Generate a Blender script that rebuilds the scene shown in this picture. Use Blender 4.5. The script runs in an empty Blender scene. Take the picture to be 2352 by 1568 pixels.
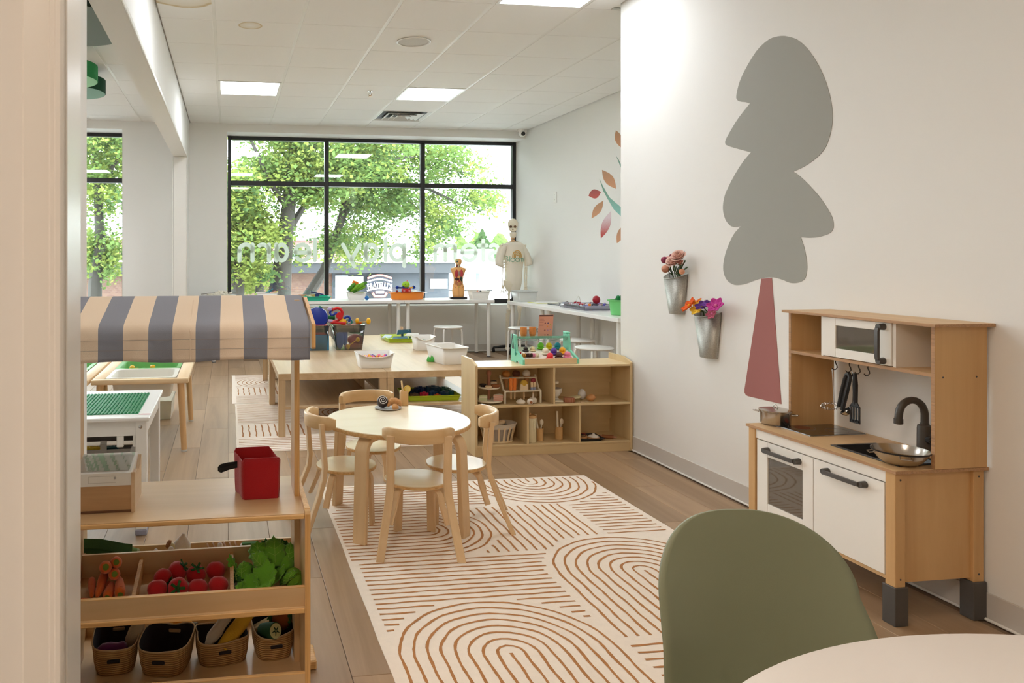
import bpy, bmesh, math, random
from mathutils import Vector, Matrix

random.seed(7)
PI = math.pi
scene = bpy.context.scene
COL = scene.collection

# ---------------------------------------------------------------- camera
EYE = 1.235
YAW = 0.14659
FPX, CX, CY = 1731.3, 780.0, 589.8
cam_data = bpy.data.cameras.new('camera')
cam_data.sensor_width = 36.0
cam_data.lens = FPX / 2352 * 36.0
cam_data.shift_x = (1176 - CX) / 2352
cam_data.shift_y = (CY - 784) / 2352
cam_data.clip_start = 0.05
cam_data.clip_end = 300
cam = bpy.data.objects.new('camera', cam_data)
cam.location = (0, 0, EYE)
cam.rotation_euler = (PI / 2, 0, -YAW)
COL.objects.link(cam)
scene.camera = cam

# ---------------------------------------------------------------- sky (bright overcast day)
world = bpy.data.worlds.new('overcast_sky')
scene.world = world
world.use_nodes = True
_wn = world.node_tree.nodes
_bg = _wn['Background']
_bg.inputs['Color'].default_value = (0.86, 0.94, 1.0, 1)
_bg.inputs['Strength'].default_value = 12.0

# ---------------------------------------------------------------- exposure
scene.view_settings.view_transform = 'Standard'
scene.view_settings.look = 'None'
scene.view_settings.gamma = 1.0
scene.view_settings.use_curve_mapping = False
scene.view_settings.exposure = 0.35
scene.cycles.use_denoising = True
scene.cycles.max_bounces = 8
scene.cycles.diffuse_bounces = 5
scene.cycles.transparent_max_bounces = 16
scene.cycles.sample_clamp_indirect = 6.0
LAMP_POWER = 13.2
LAMP_COLOUR = (0.90, 0.945, 1.0)


# ---------------------------------------------------------------- places: a pixel of the photograph on a known plane of the room
def _ray(u, v):
    xc = (u - CX) / FPX
    c, s = math.cos(YAW), math.sin(YAW)
    return Vector((xc * c + s, -xc * s + c, (CY - v) / FPX))


def onZ(u, v, z=0.0):
    d = _ray(u, v)
    return Vector((0, 0, EYE)) + d * ((z - EYE) / d.z)


def onY(u, v, y):
    d = _ray(u, v)
    return Vector((0, 0, EYE)) + d * (y / d.y)


def onX(u, v, x):
    d = _ray(u, v)
    return Vector((0, 0, EYE)) + d * (x / d.x)


# ---------------------------------------------------------------- materials
def lin(c):
    c = c / 255.0
    return c / 12.92 if c <= 0.04045 else ((c + 0.055) / 1.055) ** 2.4


def S(r, g, b):
    return (lin(r), lin(g), lin(b), 1.0)


MATS = {}


def mat(name, rgb, rough=0.6, metal=0.0, spec=0.5, bump=0.0, bscale=200.0, var=0.0, vscale=6.0, emit=0.0, trans=0.0, coat=0.0, sheen=0.0, sss=0.0):
    if name in MATS:
        return MATS[name]
    m = bpy.data.materials.new(name)
    m.use_nodes = True
    nt = m.node_tree
    b = nt.nodes['Principled BSDF']
    col = rgb if len(rgb) == 4 else (*rgb, 1)
    b.inputs['Base Color'].default_value = col
    b.inputs['Roughness'].default_value = rough
    b.inputs['Metallic'].default_value = metal
    b.inputs['Specular IOR Level'].default_value = spec
    b.inputs['Transmission Weight'].default_value = trans
    b.inputs['Coat Weight'].default_value = coat
    if sheen:
        b.inputs['Sheen Weight'].default_value = sheen
    if emit:
        b.inputs['Emission Color'].default_value = col
        b.inputs['Emission Strength'].default_value = emit
    if bump or var:
        tc = nt.nodes.new('ShaderNodeTexCoord')
    if bump:
        n = nt.nodes.new('ShaderNodeTexNoise')
        n.inputs['Scale'].default_value = bscale
        n.inputs['Detail'].default_value = 3
        nt.links.new(tc.outputs['Object'], n.inputs['Vector'])
        bp = nt.nodes.new('ShaderNodeBump')
        bp.inputs['Strength'].default_value = bump
        bp.inputs['Distance'].default_value = 0.002
        nt.links.new(n.outputs['Fac'], bp.inputs['Height'])
        nt.links.new(bp.outputs['Normal'], b.inputs['Normal'])
    if var:
        n2 = nt.nodes.new('ShaderNodeTexNoise')
        n2.inputs['Scale'].default_value = vscale
        n2.inputs['Detail'].default_value = 4
        nt.links.new(tc.outputs['Object'], n2.inputs['Vector'])
        mx = nt.nodes.new('ShaderNodeMix')
        mx.data_type = 'RGBA'
        mx.inputs[6].default_value = tuple(max(0, c * (1 - var)) for c in col[:3]) + (1,)
        mx.inputs[7].default_value = tuple(min(1, c * (1 + var)) for c in col[:3]) + (1,)
        nt.links.new(n2.outputs['Fac'], mx.inputs[0])
        nt.links.new(mx.outputs[2], b.inputs['Base Color'])
    MATS[name] = m
    return m


def wood(name, c1, c2, axis='X', rough=0.45, scale=14.0, stretch=0.06, rnd=0.0, coat=0.0):
    """grain that runs along one axis of the object"""
    if name in MATS:
        return MATS[name]
    m = bpy.data.materials.new(name)
    m.use_nodes = True
    nt = m.node_tree
    b = nt.nodes['Principled BSDF']
    b.inputs['Roughness'].default_value = rough
    b.inputs['Coat Weight'].default_value = coat
    b.inputs['Coat Roughness'].default_value = 0.25
    tc = nt.nodes.new('ShaderNodeTexCoord')
    mp = nt.nodes.new('ShaderNodeMapping')
    sc = [1.0, 1.0, 1.0]
    sc['XYZ'.index(axis)] = stretch
    mp.inputs['Scale'].default_value = sc
    nt.links.new(tc.outputs['Object'], mp.inputs['Vector'])
    info = nt.nodes.new('ShaderNodeObjectInfo')
    if rnd:
        off = nt.nodes.new('ShaderNodeVectorMath')
        off.operation = 'MULTIPLY'
        off.inputs[1].default_value = (17.0, 31.0, 5.0)
        cmb = nt.nodes.new('ShaderNodeCombineXYZ')
        for k in range(3):
            nt.links.new(info.outputs['Random'], cmb.inputs[k])
        nt.links.new(cmb.outputs[0], off.inputs[0])
        nt.links.new(off.outputs[0], mp.inputs['Location'])
    n = nt.nodes.new('ShaderNodeTexNoise')
    n.inputs['Scale'].default_value = scale
    n.inputs['Detail'].default_value = 6
    n.inputs['Roughness'].default_value = 0.62
    n.inputs['Distortion'].default_value = 0.7
    nt.links.new(mp.outputs['Vector'], n.inputs['Vector'])
    rp = nt.nodes.new('ShaderNodeValToRGB')
    rp.color_ramp.elements[0].position = 0.3
    rp.color_ramp.elements[0].color = c1
    rp.color_ramp.elements[1].position = 0.72
    rp.color_ramp.elements[1].color = c2
    nt.links.new(n.outputs['Fac'], rp.inputs['Fac'])
    out = rp.outputs['Color']
    if rnd:
        hs = nt.nodes.new('ShaderNodeHueSaturation')
        mr = nt.nodes.new('ShaderNodeMapRange')
        mr.inputs['To Min'].default_value = 1 - rnd
        mr.inputs['To Max'].default_value = 1 + rnd
        nt.links.new(info.outputs['Random'], mr.inputs['Value'])
        nt.links.new(mr.outputs['Result'], hs.inputs['Value'])
        nt.links.new(out, hs.inputs['Color'])
        out = hs.outputs['Color']
    nt.links.new(out, b.inputs['Base Color'])
    bp = nt.nodes.new('ShaderNodeBump')
    bp.inputs['Strength'].default_value = 0.08
    bp.inputs['Distance'].default_value = 0.001
    nt.links.new(n.outputs['Fac'], bp.inputs['Height'])
    nt.links.new(bp.outputs['Normal'], b.inputs['Normal'])
    MATS[name] = m
    return m


def glassy(name, tint=(1, 1, 1, 1), refl=1.0, rough=0.0, body=0.0, body_rgb=(0.5, 0.5, 0.5, 1)):
    """thin clear sheet: see-through with a Fresnel reflection (and a little body colour for plastics)"""
    if name in MATS:
        return MATS[name]
    m = bpy.data.materials.new(name)
    m.use_nodes = True
    nt = m.node_tree
    nt.nodes.clear()
    o = nt.nodes.new('ShaderNodeOutputMaterial')
    t = nt.nodes.new('ShaderNodeBsdfTransparent')
    t.inputs['Color'].default_value = tint
    g = nt.nodes.new('ShaderNodeBsdfGlossy')
    g.inputs['Roughness'].default_value = rough
    fr = nt.nodes.new('ShaderNodeFresnel')
    fr.inputs['IOR'].default_value = 1.45
    ml = nt.nodes.new('ShaderNodeMath')
    ml.operation = 'MULTIPLY'
    ml.inputs[1].default_value = refl
    nt.links.new(fr.outputs[0], ml.inputs[0])
    first = t.outputs[0]
    if body:
        d = nt.nodes.new('ShaderNodeBsdfDiffuse')
        d.inputs['Color'].default_value = body_rgb
        mb = nt.nodes.new('ShaderNodeMixShader')
        mb.inputs[0].default_value = body
        nt.links.new(t.outputs[0], mb.inputs[1])
        nt.links.new(d.outputs[0], mb.inputs[2])
        first = mb.outputs[0]
    mx = nt.nodes.new('ShaderNodeMixShader')
    nt.links.new(ml.outputs[0], mx.inputs[0])
    nt.links.new(first, mx.inputs[1])
    nt.links.new(g.outputs[0], mx.inputs[2])
    nt.links.new(mx.outputs[0], o.inputs['Surface'])
    MATS[name] = m
    return m


# ---------------------------------------------------------------- mesh building
def frame_of(d):
    d = d.normalized()
    up = Vector((0, 0, 1)) if abs(d.z) < 0.95 else Vector((1, 0, 0))
    x = d.cross(up).normalized()
    return x, x.cross(d).normalized()


class MB:
    def __init__(self):
        self.bm = bmesh.new()
        self.mi = 0

    def _tag(self, faces):
        for f in faces:
            f.material_index = self.mi

    def box(self, c, s, bevel=0.0, rot=None, seg=1):
        r = bmesh.ops.create_cube(self.bm, size=1.0)
        vs = r['verts']
        bmesh.ops.scale(self.bm, vec=Vector(s), verts=vs)
        faces = list({f for v in vs for f in v.link_faces})
        if bevel:
            es = list({e for v in vs for e in v.link_edges})
            b = bmesh.ops.bevel(self.bm, geom=es, offset=min(bevel, min(s) * 0.45), segments=seg, affect='EDGES', profile=0.5)
            vs = list({v for f in b['faces'] for v in f.verts} | {v for v in vs if v.is_valid})
            faces = list({f for v in vs for f in v.link_faces})
        m = Matrix.Translation(Vector(c))
        if rot is not None:
            m = m @ rot.to_4x4()
        bmesh.ops.transform(self.bm, matrix=m, verts=vs)
        self._tag(faces)
        return self

    def span(self, a, b, bevel=0.0, seg=1):
        a, b = Vector(a), Vector(b)
        lo = Vector((min(a.x, b.x), min(a.y, b.y), min(a.z, b.z)))
        hi = Vector((max(a.x, b.x), max(a.y, b.y), max(a.z, b.z)))
        return self.box((lo + hi) / 2, hi - lo, bevel, None, seg)

    def rings(self, rings, closed_ends=True, closed=True):
        vs = [[self.bm.verts.new(p) for p in r] for r in rings]
        fs = []
        for i in range(len(vs) - 1):
            n = len(vs[i])
            for k in range(n if closed else n - 1):
                k2 = (k + 1) % n
                try:
                    fs.append(self.bm.faces.new((vs[i][k], vs[i][k2], vs[i + 1][k2], vs[i + 1][k])))
                except ValueError:
                    pass
        if closed_ends and closed:
            for r, rev in ((vs[0], True), (vs[-1], False)):
                try:
                    fs.append(self.bm.faces.new(list(reversed(r)) if rev else r))
                except ValueError:
                    pass
        self._tag(fs)
        return self

    def tube(self, pts, r, n=8, closed=False, flat=None):
        """round bar along a path; r a number or one per point; flat=(a, b) makes it an oval of a along the side axis, b along the other"""
        pts = [Vector(p) for p in pts]
        N = len(pts)
        rs = r if isinstance(r, (list, tuple)) else [r] * N
        x = None
        rings = []
        for i, p in enumerate(pts):
            if closed:
                d = pts[(i + 1) % N] - pts[i - 1]
            else:
                d = pts[min(i + 1, N - 1)] - pts[max(i - 1, 0)]
            d = d.normalized()
            if x is None:
                x, y = frame_of(d)
            else:
                x = (x - d * x.dot(d))
                if x.length < 1e-6:
                    x, _ = frame_of(d)
                x = x.normalized()
                y = x.cross(d).normalized()
            fa, fb = flat or (1, 1)
            rings.append([p + (x * math.cos(2 * PI * k / n) * fa + y * math.sin(2 * PI * k / n) * fb) * rs[i] for k in range(n)])
        if closed:
            rings.append(rings[0])
            return self.rings(rings, closed_ends=False)
        return self.rings(rings)

    def cyl(self, a, b, r0, r1=None, n=16):
        r1 = r0 if r1 is None else r1
        return self.tube([a, b], [r0, r1], n)

    def lathe(self, prof, c=(0, 0, 0), n=24, axis=None, sx=1.0, sy=1.0):
        c = Vector(c)
        q = None
        if axis is not None:
            q = Vector((0, 0, 1)).rotation_difference(Vector(axis).normalized())
        rings = []
        for r, z in prof:
            ring = []
            for k in range(n):
                a = 2 * PI * k / n
                p = Vector((max(r, 1e-5) * math.cos(a) * sx, max(r, 1e-5) * math.sin(a) * sy, z))
                if q is not None:
                    p = q @ p
                ring.append(c + p)
            rings.append(ring)
        return self.rings(rings, closed_ends=False)

    def ball(self, c, r, n=14, m=9, rot=None):
        rr = Vector(r) if not isinstance(r, (int, float)) else Vector((r, r, r))
        rings = []
        for i in range(m + 1):
            t = PI * i / m - PI / 2
            ring = []
            for k in range(n):
                a = 2 * PI * k / n
                p = Vector((max(math.cos(t), 1e-4) * math.cos(a) * rr.x, max(math.cos(t), 1e-4) * math.sin(a) * rr.y, math.sin(t) * rr.z))
                if rot is not None:
                    p = rot @ p
                ring.append(Vector(c) + p)
            rings.append(ring)
        return self.rings(rings)

    def prism(self, poly, d, f):
        """poly: 2-D outline; f(a, b, t) places a point; t runs 0..d"""
        lo = [self.bm.verts.new(f(a, b, 0.0)) for a, b in poly]
        hi = [self.bm.verts.new(f(a, b, d)) for a, b in poly]
        n = len(poly)
        fs = [self.bm.faces.new(lo), self.bm.faces.new(list(reversed(hi)))]
        for k in range(n):
            k2 = (k + 1) % n
            fs.append(self.bm.faces.new((lo[k], hi[k], hi[k2], lo[k2])))
        self._tag(fs)
        return self

    def sheet(self, f, nu, nv, mi=None):
        vs = [[self.bm.verts.new(f(i / nu, j / nv)) for j in range(nv + 1)] for i in range(nu + 1)]
        fs = []
        for i in range(nu):
            for j in range(nv):
                fc = self.bm.faces.new((vs[i][j], vs[i + 1][j], vs[i + 1][j + 1], vs[i][j + 1]))
                fc.material_index = mi(i / nu, j / nv) if mi else self.mi
                fs.append(fc)
        return self

    def done(self, name, m, parent=None, smooth=40, solid=0.0, kind=None, label=None, sub=0, offset=-1):
        me = bpy.data.meshes.new(name)
        bmesh.ops.recalc_face_normals(self.bm, faces=self.bm.faces[:])
        self.bm.to_mesh(me)
        self.bm.free()
        for x in (m if isinstance(m, (list, tuple)) else [m]):
            me.materials.append(x)
        if smooth:
            me.shade_smooth()
            me.set_sharp_from_angle(angle=math.radians(smooth))
        o = bpy.data.objects.new(name, me)
        COL.objects.link(o)
        if parent is not None:
            o.parent = parent
        if solid:
            md = o.modifiers.new('thickness', 'SOLIDIFY')
            md.thickness = solid
            md.offset = offset
        if sub:
            md = o.modifiers.new('smooth', 'SUBSURF')
            md.levels = sub
            md.render_levels = sub
        if kind:
            o['kind'] = kind
        if label:
            o['label'] = label
        return o


def tag(o, label, cat, group=None):
    o['label'] = label
    o['category'] = cat
    if group:
        o['group'] = group
    return o


def thing(name, label, cat, loc=(0, 0, 0), rotz=0.0, group=None):
    o = bpy.data.objects.new(name, None)
    COL.objects.link(o)
    o.location = loc
    o.rotation_euler = (0, 0, rotz)
    return tag(o, label, cat, group)


def struct(name):
    o = bpy.data.objects.new(name, None)
    COL.objects.link(o)
    o['kind'] = 'structure'
    return o


def dup(root, loc, rotz, label, group=None):
    r = root.copy()
    COL.objects.link(r)
    r.location = loc
    r.rotation_euler = (0, 0, rotz)
    r['label'] = label
    if group:
        r['group'] = group
    for ch in list(root.children):
        c = ch.copy()
        COL.objects.link(c)
        c.parent = r
        for g in list(ch.children):
            d = g.copy()
            COL.objects.link(d)
            d.parent = c
    return r


def link_copy(o, loc, parent=None, rot=None, scale=None):
    c = o.copy()
    COL.objects.link(c)
    c.location = loc
    if rot is not None:
        c.rotation_euler = rot
    if scale is not None:
        c.scale = scale
    if parent is not None:
        c.parent = parent
    return c


def arc(cx, cz, r, a0, a1, n):
    return [(cx + r * math.cos(math.radians(a0 + (a1 - a0) * k / n)), cz + r * math.sin(math.radians(a0 + (a1 - a0) * k / n))) for k in range(n + 1)]


def rotz(a):
    return Matrix.Rotation(a, 3, 'Z')


def rotx(a):
    return Matrix.Rotation(a, 3, 'X')


def roty(a):
    return Matrix.Rotation(a, 3, 'Y')


# ---- shared colours
BIRCH = wood('birch_ply', S(226, 194, 146), S(240, 214, 172), 'X', 0.42, 10, 0.08)
BIRCH_Y = wood('birch_ply_y', S(226, 194, 146), S(240, 214, 172), 'Y', 0.42, 10, 0.08)
BIRCH_Z = wood('birch_ply_z', S(222, 188, 138), S(238, 210, 166), 'Z', 0.42, 10, 0.08)
PLY_EDGE = wood('ply_edge', S(196, 150, 92), S(236, 198, 140), 'X', 0.5, 130, 0.02)
PLY_EDGE_Z = wood('ply_edge_z', S(196, 150, 92), S(236, 198, 140), 'Z', 0.5, 130, 0.02)
OAK = wood('light_oak_foil', S(190, 158, 118), S(212, 184, 146), 'Y', 0.33, 16, 0.05)
OAK_Z = wood('light_oak_foil_z', S(186, 154, 114), S(208, 180, 142), 'Z', 0.4, 16, 0.05)
PINE = wood('pine', S(226, 190, 140), S(244, 218, 178), 'X', 0.5, 12, 0.06)
PINE_Z = wood('pine_z', S(212, 168, 116), S(232, 196, 146), 'Z', 0.5, 12, 0.06)
WHITE = mat('white_plastic', S(240, 238, 232), 0.4)
WHITE_MELA = mat('white_melamine', S(244, 243, 240), 0.28)
WHITE_METAL = mat('white_metal', S(236, 234, 228), 0.4)
BLACK = mat('black_plastic', S(26, 26, 28), 0.45)
CHROME = mat('chrome', S(200, 200, 200), 0.18, 1.0)
STEEL = mat('stainless_steel', S(196, 190, 182), 0.22, 1.0)
FELT_RED = mat('red_felt', S(172, 8, 20), 0.95, bump=0.6, bscale=500, sheen=0.3)

# ================================================================ THE ROOM
CEIL = 2.8975
BACK = 9.51
GLASS_Y = 9.87
XR, XFAR = 2.56, 3.89
PAINT = mat('white_wall_paint', S(238, 237, 233), 0.75, bump=0.05, bscale=350)
PAINT_TRIM = mat('white_enamel_trim', S(238, 236, 230), 0.3)
BASE_VINYL = mat('grey_vinyl_baseboard', S(206, 200, 192), 0.5)

# floor: base slab and vinyl planks that run towards the window
FLOOR_WOOD = wood('vinyl_plank', S(148, 120, 90), S(178, 148, 116), 'Y', 0.38, 11, 0.05, rnd=0.10)
floor = MB().span((-4.2, -3.2, -0.12), (XFAR + 0.1, GLASS_Y + 0.1, -0.006)).done('floor', mat('plank_joint', S(136, 112, 88), 0.8), smooth=0)
floor['kind'] = 'structure'
PW, PL = 0.18, 1.22
plank0 = MB().box((0, 0, 0), (PW - 0.0016, PL - 0.0016, 0.008), 0.0012).done('plank', FLOOR_WOOD, floor, smooth=0)
first = True
kx0, kx1 = -8, 21
for i in range(kx0, kx1 + 1):
    x = 0.09 + PW * i
    y = 1.75 + ((i * 0.43) % 1.0) * PL - PL
    while y < GLASS_Y - 0.62:
        if y > 0.9 and not (y < 4.3 and x > XR) and not (x + 0.09 > XFAR):
            if not (x < -0.35 and y < 2.2):
                if first:
                    plank0.location = (x, y, -0.004)
                    first = False
                else:
                    link_copy(plank0, (x, y, -0.004), floor)
        y += PL

# ceiling: slab, lay-in tiles, runner bars
TILE = mat('ceiling_tile', S(240, 238, 234), 0.95, bump=0.35, bscale=160)
BAR = mat('ceiling_bar', S(232, 230, 224), 0.5)


def stained(name, cx, cy, r, squash):
    m = mat(name, S(240, 238, 234), 0.95)
    nt = m.node_tree
    b = nt.nodes['Principled BSDF']
    tc = nt.nodes.new('ShaderNodeTexCoord')
    mp = nt.nodes.new('ShaderNodeMapping')
    mp.inputs['Location'].default_value = (-cx / r, -cy / (r * squash), 0)
    mp.inputs['Scale'].default_value = (1 / r, 1 / (r * squash), 0.0)
    gr = nt.nodes.new('ShaderNodeVectorMath')
    gr.operation = 'LENGTH'
    ns = nt.nodes.new('ShaderNodeTexNoise')
    ns.inputs['Scale'].default_value = 9
    ad = nt.nodes.new('ShaderNodeMath')
    ad.operation = 'MULTIPLY_ADD'
    ad.inputs[1].default_value = 0.18
    nt.links.new(tc.outputs['Object'], mp.inputs['Vector'])
    nt.links.new(mp.outputs['Vector'], gr.inputs[0])
    nt.links.new(tc.outputs['Object'], ns.inputs['Vector'])
    nt.links.new(ns.outputs['Fac'], ad.inputs[0])
    nt.links.new(gr.outputs['Value'], ad.inputs[2])
    rp = nt.nodes.new('ShaderNodeValToRGB')
    e = rp.color_ramp.elements
    e[0].position, e[0].color = 0.0, S(240, 238, 234)
    e[1].position, e[1].color = 1.0, S(240, 238, 234)
    for p, c in ((0.80, S(228, 220, 204)), (0.90, S(205, 184, 146)), (0.95, S(214, 198, 166)), (0.985, S(240, 238, 234))):
        k = e.new(p)
        k.color = c
    nt.links.new(ad.outputs[0], rp.inputs['Fac'])
    nt.links.new(rp.outputs['Color'], b.inputs['Base Color'])
    return m


ceiling = MB().span((-4.2, -3.2, CEIL + 0.02), (XFAR + 0.1, GLASS_Y + 0.1, CEIL + 0.14)).done('ceiling', TILE, smooth=0)
ceiling['kind'] = 'structure'
T = 0.6096
GX, GY = -0.0987, 5.3643
LIGHT_CELLS = {(0, 3), (3, 3), (3, -2), (0, -2), (0, -7)}  # the cell nearest the doorway is an unseen lamp added to light the awning
VENT_CELL = (3, 5)
tile_meshes = {}


def lay_tile(x0, x1, y0, y1, m=TILE):
    key = (round(x1 - x0, 3), round(y1 - y0, 3), m.name)
    if key not in tile_meshes:
        o = MB().box((0, 0, 0), (x1 - x0 - 0.022, y1 - y0 - 0.005, 0.014), 0.002).done('ceiling_tile', m, ceiling, smooth=0)
        tile_meshes[key] = o
        o.location = ((x0 + x1) / 2, (y0 + y1) / 2, CEIL + 0.007)
    else:
        link_copy(tile_meshes[key], ((x0 + x1) / 2, (y0 + y1) / 2, CEIL + 0.007), ceiling)


STAIN_A = stained('stained_tile_large', 0.0, -0.15, 0.26, 0.95)
STAIN_B = stained('stained_tile_small', -0.05, -0.213, 0.1, 0.95)
for i in range(-1, 7):
    for r in range(-14, 7):
        x0, x1 = GX + T * i, GX + T * (i + 1)
        y0, y1 = GY + T * r, GY + T * (r + 1)
        x0, x1 = max(x0, -0.476), min(x1, XFAR)
        y1 = min(y1, BACK)
        if y0 < 4.62 and x0 > XR - 0.1:
            continue
        if y0 < 4.62 and x1 > XR:
            x1 = XR
        if (i, r) in LIGHT_CELLS or (i, r) == VENT_CELL:
            continue
        lay_tile(x0, x1, y0, y1, STAIN_A if (i, r) == (-1, -1) else STAIN_B if (i, r) == (0, 0) else TILE)
for i in range(0, 7):
    x = GX + T * i
    y0 = 4.66 if x > XR else -3.0
    MB().span((x - 0.012, y0, CEIL + 0.003), (x + 0.012, BACK, CEIL + 0.018)).done('ceiling_runner_bar', BAR, ceiling, smooth=0)
# the other room's grid
LX, LY = -1.046, 6.727
LEFT_LIGHTS = {(-4, 2), (-4, -1), (-3, 1), (-3, -4), (-5, -2)}  # includes unseen lamps added to brighten the far left end
for i in range(-5, 1):
    for r in range(-7, 5):
        x0, x1 = LX + T * i, LX + T * (i + 1)
        x1 = min(x1, -0.629)
        y0, y1 = LY + T * r, min(LY + T * (r + 1), BACK + 0.04)
        if (i, r) in LEFT_LIGHTS or y1 - y0 < 0.05:
            continue
        lay_tile(x0, x1, y0, y1)
for i in range(-4, 1):
    x = LX + T * i
    MB().span((x - 0.012, 2.5, CEIL + 0.003), (x + 0.012, BACK, CEIL + 0.018)).done('ceiling_runner_bar', BAR, ceiling, smooth=0)

# walls
w = MB()
w.span((XR, -3.2, 0), (XR + 0.12, 4.645, CEIL + 0.02))
w.span((XR + 0.12, 4.525, 0), (XFAR + 0.12, 4.645, CEIL + 0.02))
wall_right = w.done('wall_right', PAINT, smooth=0)
wall_right['kind'] = 'structure'
w = MB().span((XFAR, 4.645, 0), (XFAR + 0.12, GLASS_Y + 0.1, CEIL + 0.02)).done('wall_far_right', PAINT, smooth=0)
w['kind'] = 'structure'
SILL, HEAD = 0.606, 2.798
w = MB()
w.span((-4.2, BACK, HEAD), (XFAR, GLASS_Y + 0.1, CEIL + 0.02))
w.span((-4.2, BACK, 0), (XFAR, GLASS_Y + 0.1, SILL))
w.span((-1.283, BACK, SILL), (-0.012, GLASS_Y + 0.1, HEAD))
w = w.done('wall_back', PAINT, smooth=0)
w['kind'] = 'structure'
# divider between the two rooms: near end, header beam, far end
w = MB()
w.span((-0.62, 1.52, 0), (-0.476, 2.66, CEIL + 0.02))
w.span((-0.62, 2.66, 2.383), (-0.476, 8.81, CEIL + 0.02))
w.span((-0.62, 8.81, 0), (-0.476, BACK, CEIL + 0.02))
w = w.done('wall_divider', PAINT, smooth=0)
w['kind'] = 'structure'
tr = struct('trim_1')
for k, (z, d) in enumerate(((2.383, 0.010), (2.402, 0.006), (2.416, 0.004))):
    MB().span((-0.476, 2.66, z), (-0.476 + d, 8.81, z + 0.009), 0.002).done('trim_strip', PAINT_TRIM, tr, smooth=0)
MB().span((-0.476, 8.802, 0), (-0.464, 8.835, 2.383), 0.003).done('trim_strip', PAINT_TRIM, tr, smooth=0)
MB().span((-0.634, 8.802, 0), (-0.622, 8.86, 2.383), 0.003).done('trim_strip', PAINT_TRIM, tr, smooth=0)
MB().span((-0.62, 8.795, 0), (-0.476, 8.809, 2.380), 0.002).done('trim_strip', PAINT_TRIM, tr, smooth=0)
w = MB().span((-4.2, 1.52, 0), (-4.08, GLASS_Y + 0.1, CEIL + 0.02)).done('wall_left', PAINT, smooth=0)
w['kind'] = 'structure'
# doorway the picture is taken through: wall, casing and jamb on the left
JX = -0.283
w = MB().span((-4.2, 1.405, 0), (JX - 0.012, 1.52, CEIL + 0.02)).done('wall_front', PAINT, smooth=0)
w['kind'] = 'structure'
tr = struct('trim_2')
cs = MB()
cs.span((JX - 0.076, 1.392, 0), (JX - 0.012, 1.405, 2.6), 0.003)
cs.span((JX - 0.030, 1.386, 0), (JX - 0.004, 1.394, 2.6), 0.003)
cs.span((JX - 0.020, 1.381, 0), (JX - 0.006, 1.388, 2.6), 0.003)
cs.done('door_casing', PAINT_TRIM, tr, smooth=0)
MB().span((JX - 0.012, 1.395, 0), (JX, 1.52, 2.6), 0.002).done('door_jamb', PAINT_TRIM, tr, smooth=0)
w = MB()
w.span((-4.2, -3.2, 0), (XR, -3.08, CEIL + 0.02))
w.span((-4.2, -3.2, 0), (-4.08, 1.45, CEIL + 0.02))
w = w.done('wall_rear', PAINT, smooth=0)
w['kind'] = 'structure'


def baseboard(name, a, b, n):
    """a strip from a to b (floor points); n points into the room"""
    o = struct(name)
    a, b, n = Vector(a), Vector(b), Vector(n)
    MB().span(a, b + n * 0.008 + Vector((0, 0, 0.094)), 0.002).done('baseboard_strip', BASE_VINYL, o, smooth=0)
    MB().span(a + n * 0.008, b + n * 0.017 + Vector((0, 0, 0.010)), 0.003).done('shoe_strip', PAINT_TRIM, o, smooth=0)
    return o


baseboard('baseboard_right', (XR, -3.0, 0), (XR, 4.645, 0), (-1, 0, 0))
baseboard('baseboard_far_right', (XFAR, 4.66, 0), (XFAR, BACK, 0), (-1, 0, 0))
baseboard('baseboard_back', (-0.46, BACK, 0), (XFAR, BACK, 0), (0, -1, 0))
baseboard('baseboard_left', (-4.0, BACK, 0), (-0.62, BACK, 0), (0, -1, 0))

# windows
FRAME = mat('black_window_frame', S(30, 30, 32), 0.4)
PANE = glassy('window_glass', (0.97, 0.99, 0.98, 1), 1.6)


def window(name, x0, x1, mull, zmid, ztop, zbot):
    o = struct(name)
    d0, d1 = GLASS_Y - 0.03, GLASS_Y + 0.06
    fw = 0.045

    def bar(a, b, nm='frame_bar'):
        MB().span(a, b, 0.004).done(nm, FRAME, o, smooth=0)
    bar((x0, d0, zbot), (x0 + fw, d1, ztop))
    bar((x1 - fw, d0, zbot), (x1, d1, ztop))
    bar((x0 + fw, d0, ztop - fw), (x1 - fw, d1, ztop))
    bar((x0 + fw, d0, zbot), (x1 - fw, d1, zbot + 0.06))
    xs = [x0 + fw] + [q for m_ in mull for q in (m_ - 0.027, m_ + 0.027)] + [x1 - fw]
    for m_ in mull:
        bar((m_ - 0.027, d0, zbot + 0.06), (m_ + 0.027, d1, ztop - fw))
    for k in range(0, len(xs), 2):
        bar((xs[k], d0, zmid - 0.03), (xs[k + 1], d1, zmid + 0.03))
        for za, zb in ((zbot + 0.06, zmid - 0.03), (zmid + 0.03, ztop - fw)):
            MB().span((xs[k], GLASS_Y + 0.012, za), (xs[k + 1], GLASS_Y + 0.014, zb)).done('glass_pane', PANE, o, smooth=0)
    return o


m1 = onY(750, 425, GLASS_Y).x
m2 = onY(970.5, 428, GLASS_Y).x
zm = onY(523, 420, GLASS_Y).z
window('window_1', -0.008, XFAR + 0.0, [m1, m2], zm, HEAD, SILL)
window('window_2', -4.08, -1.285, [-2.7], zm + 0.01, HEAD, SILL)


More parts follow.
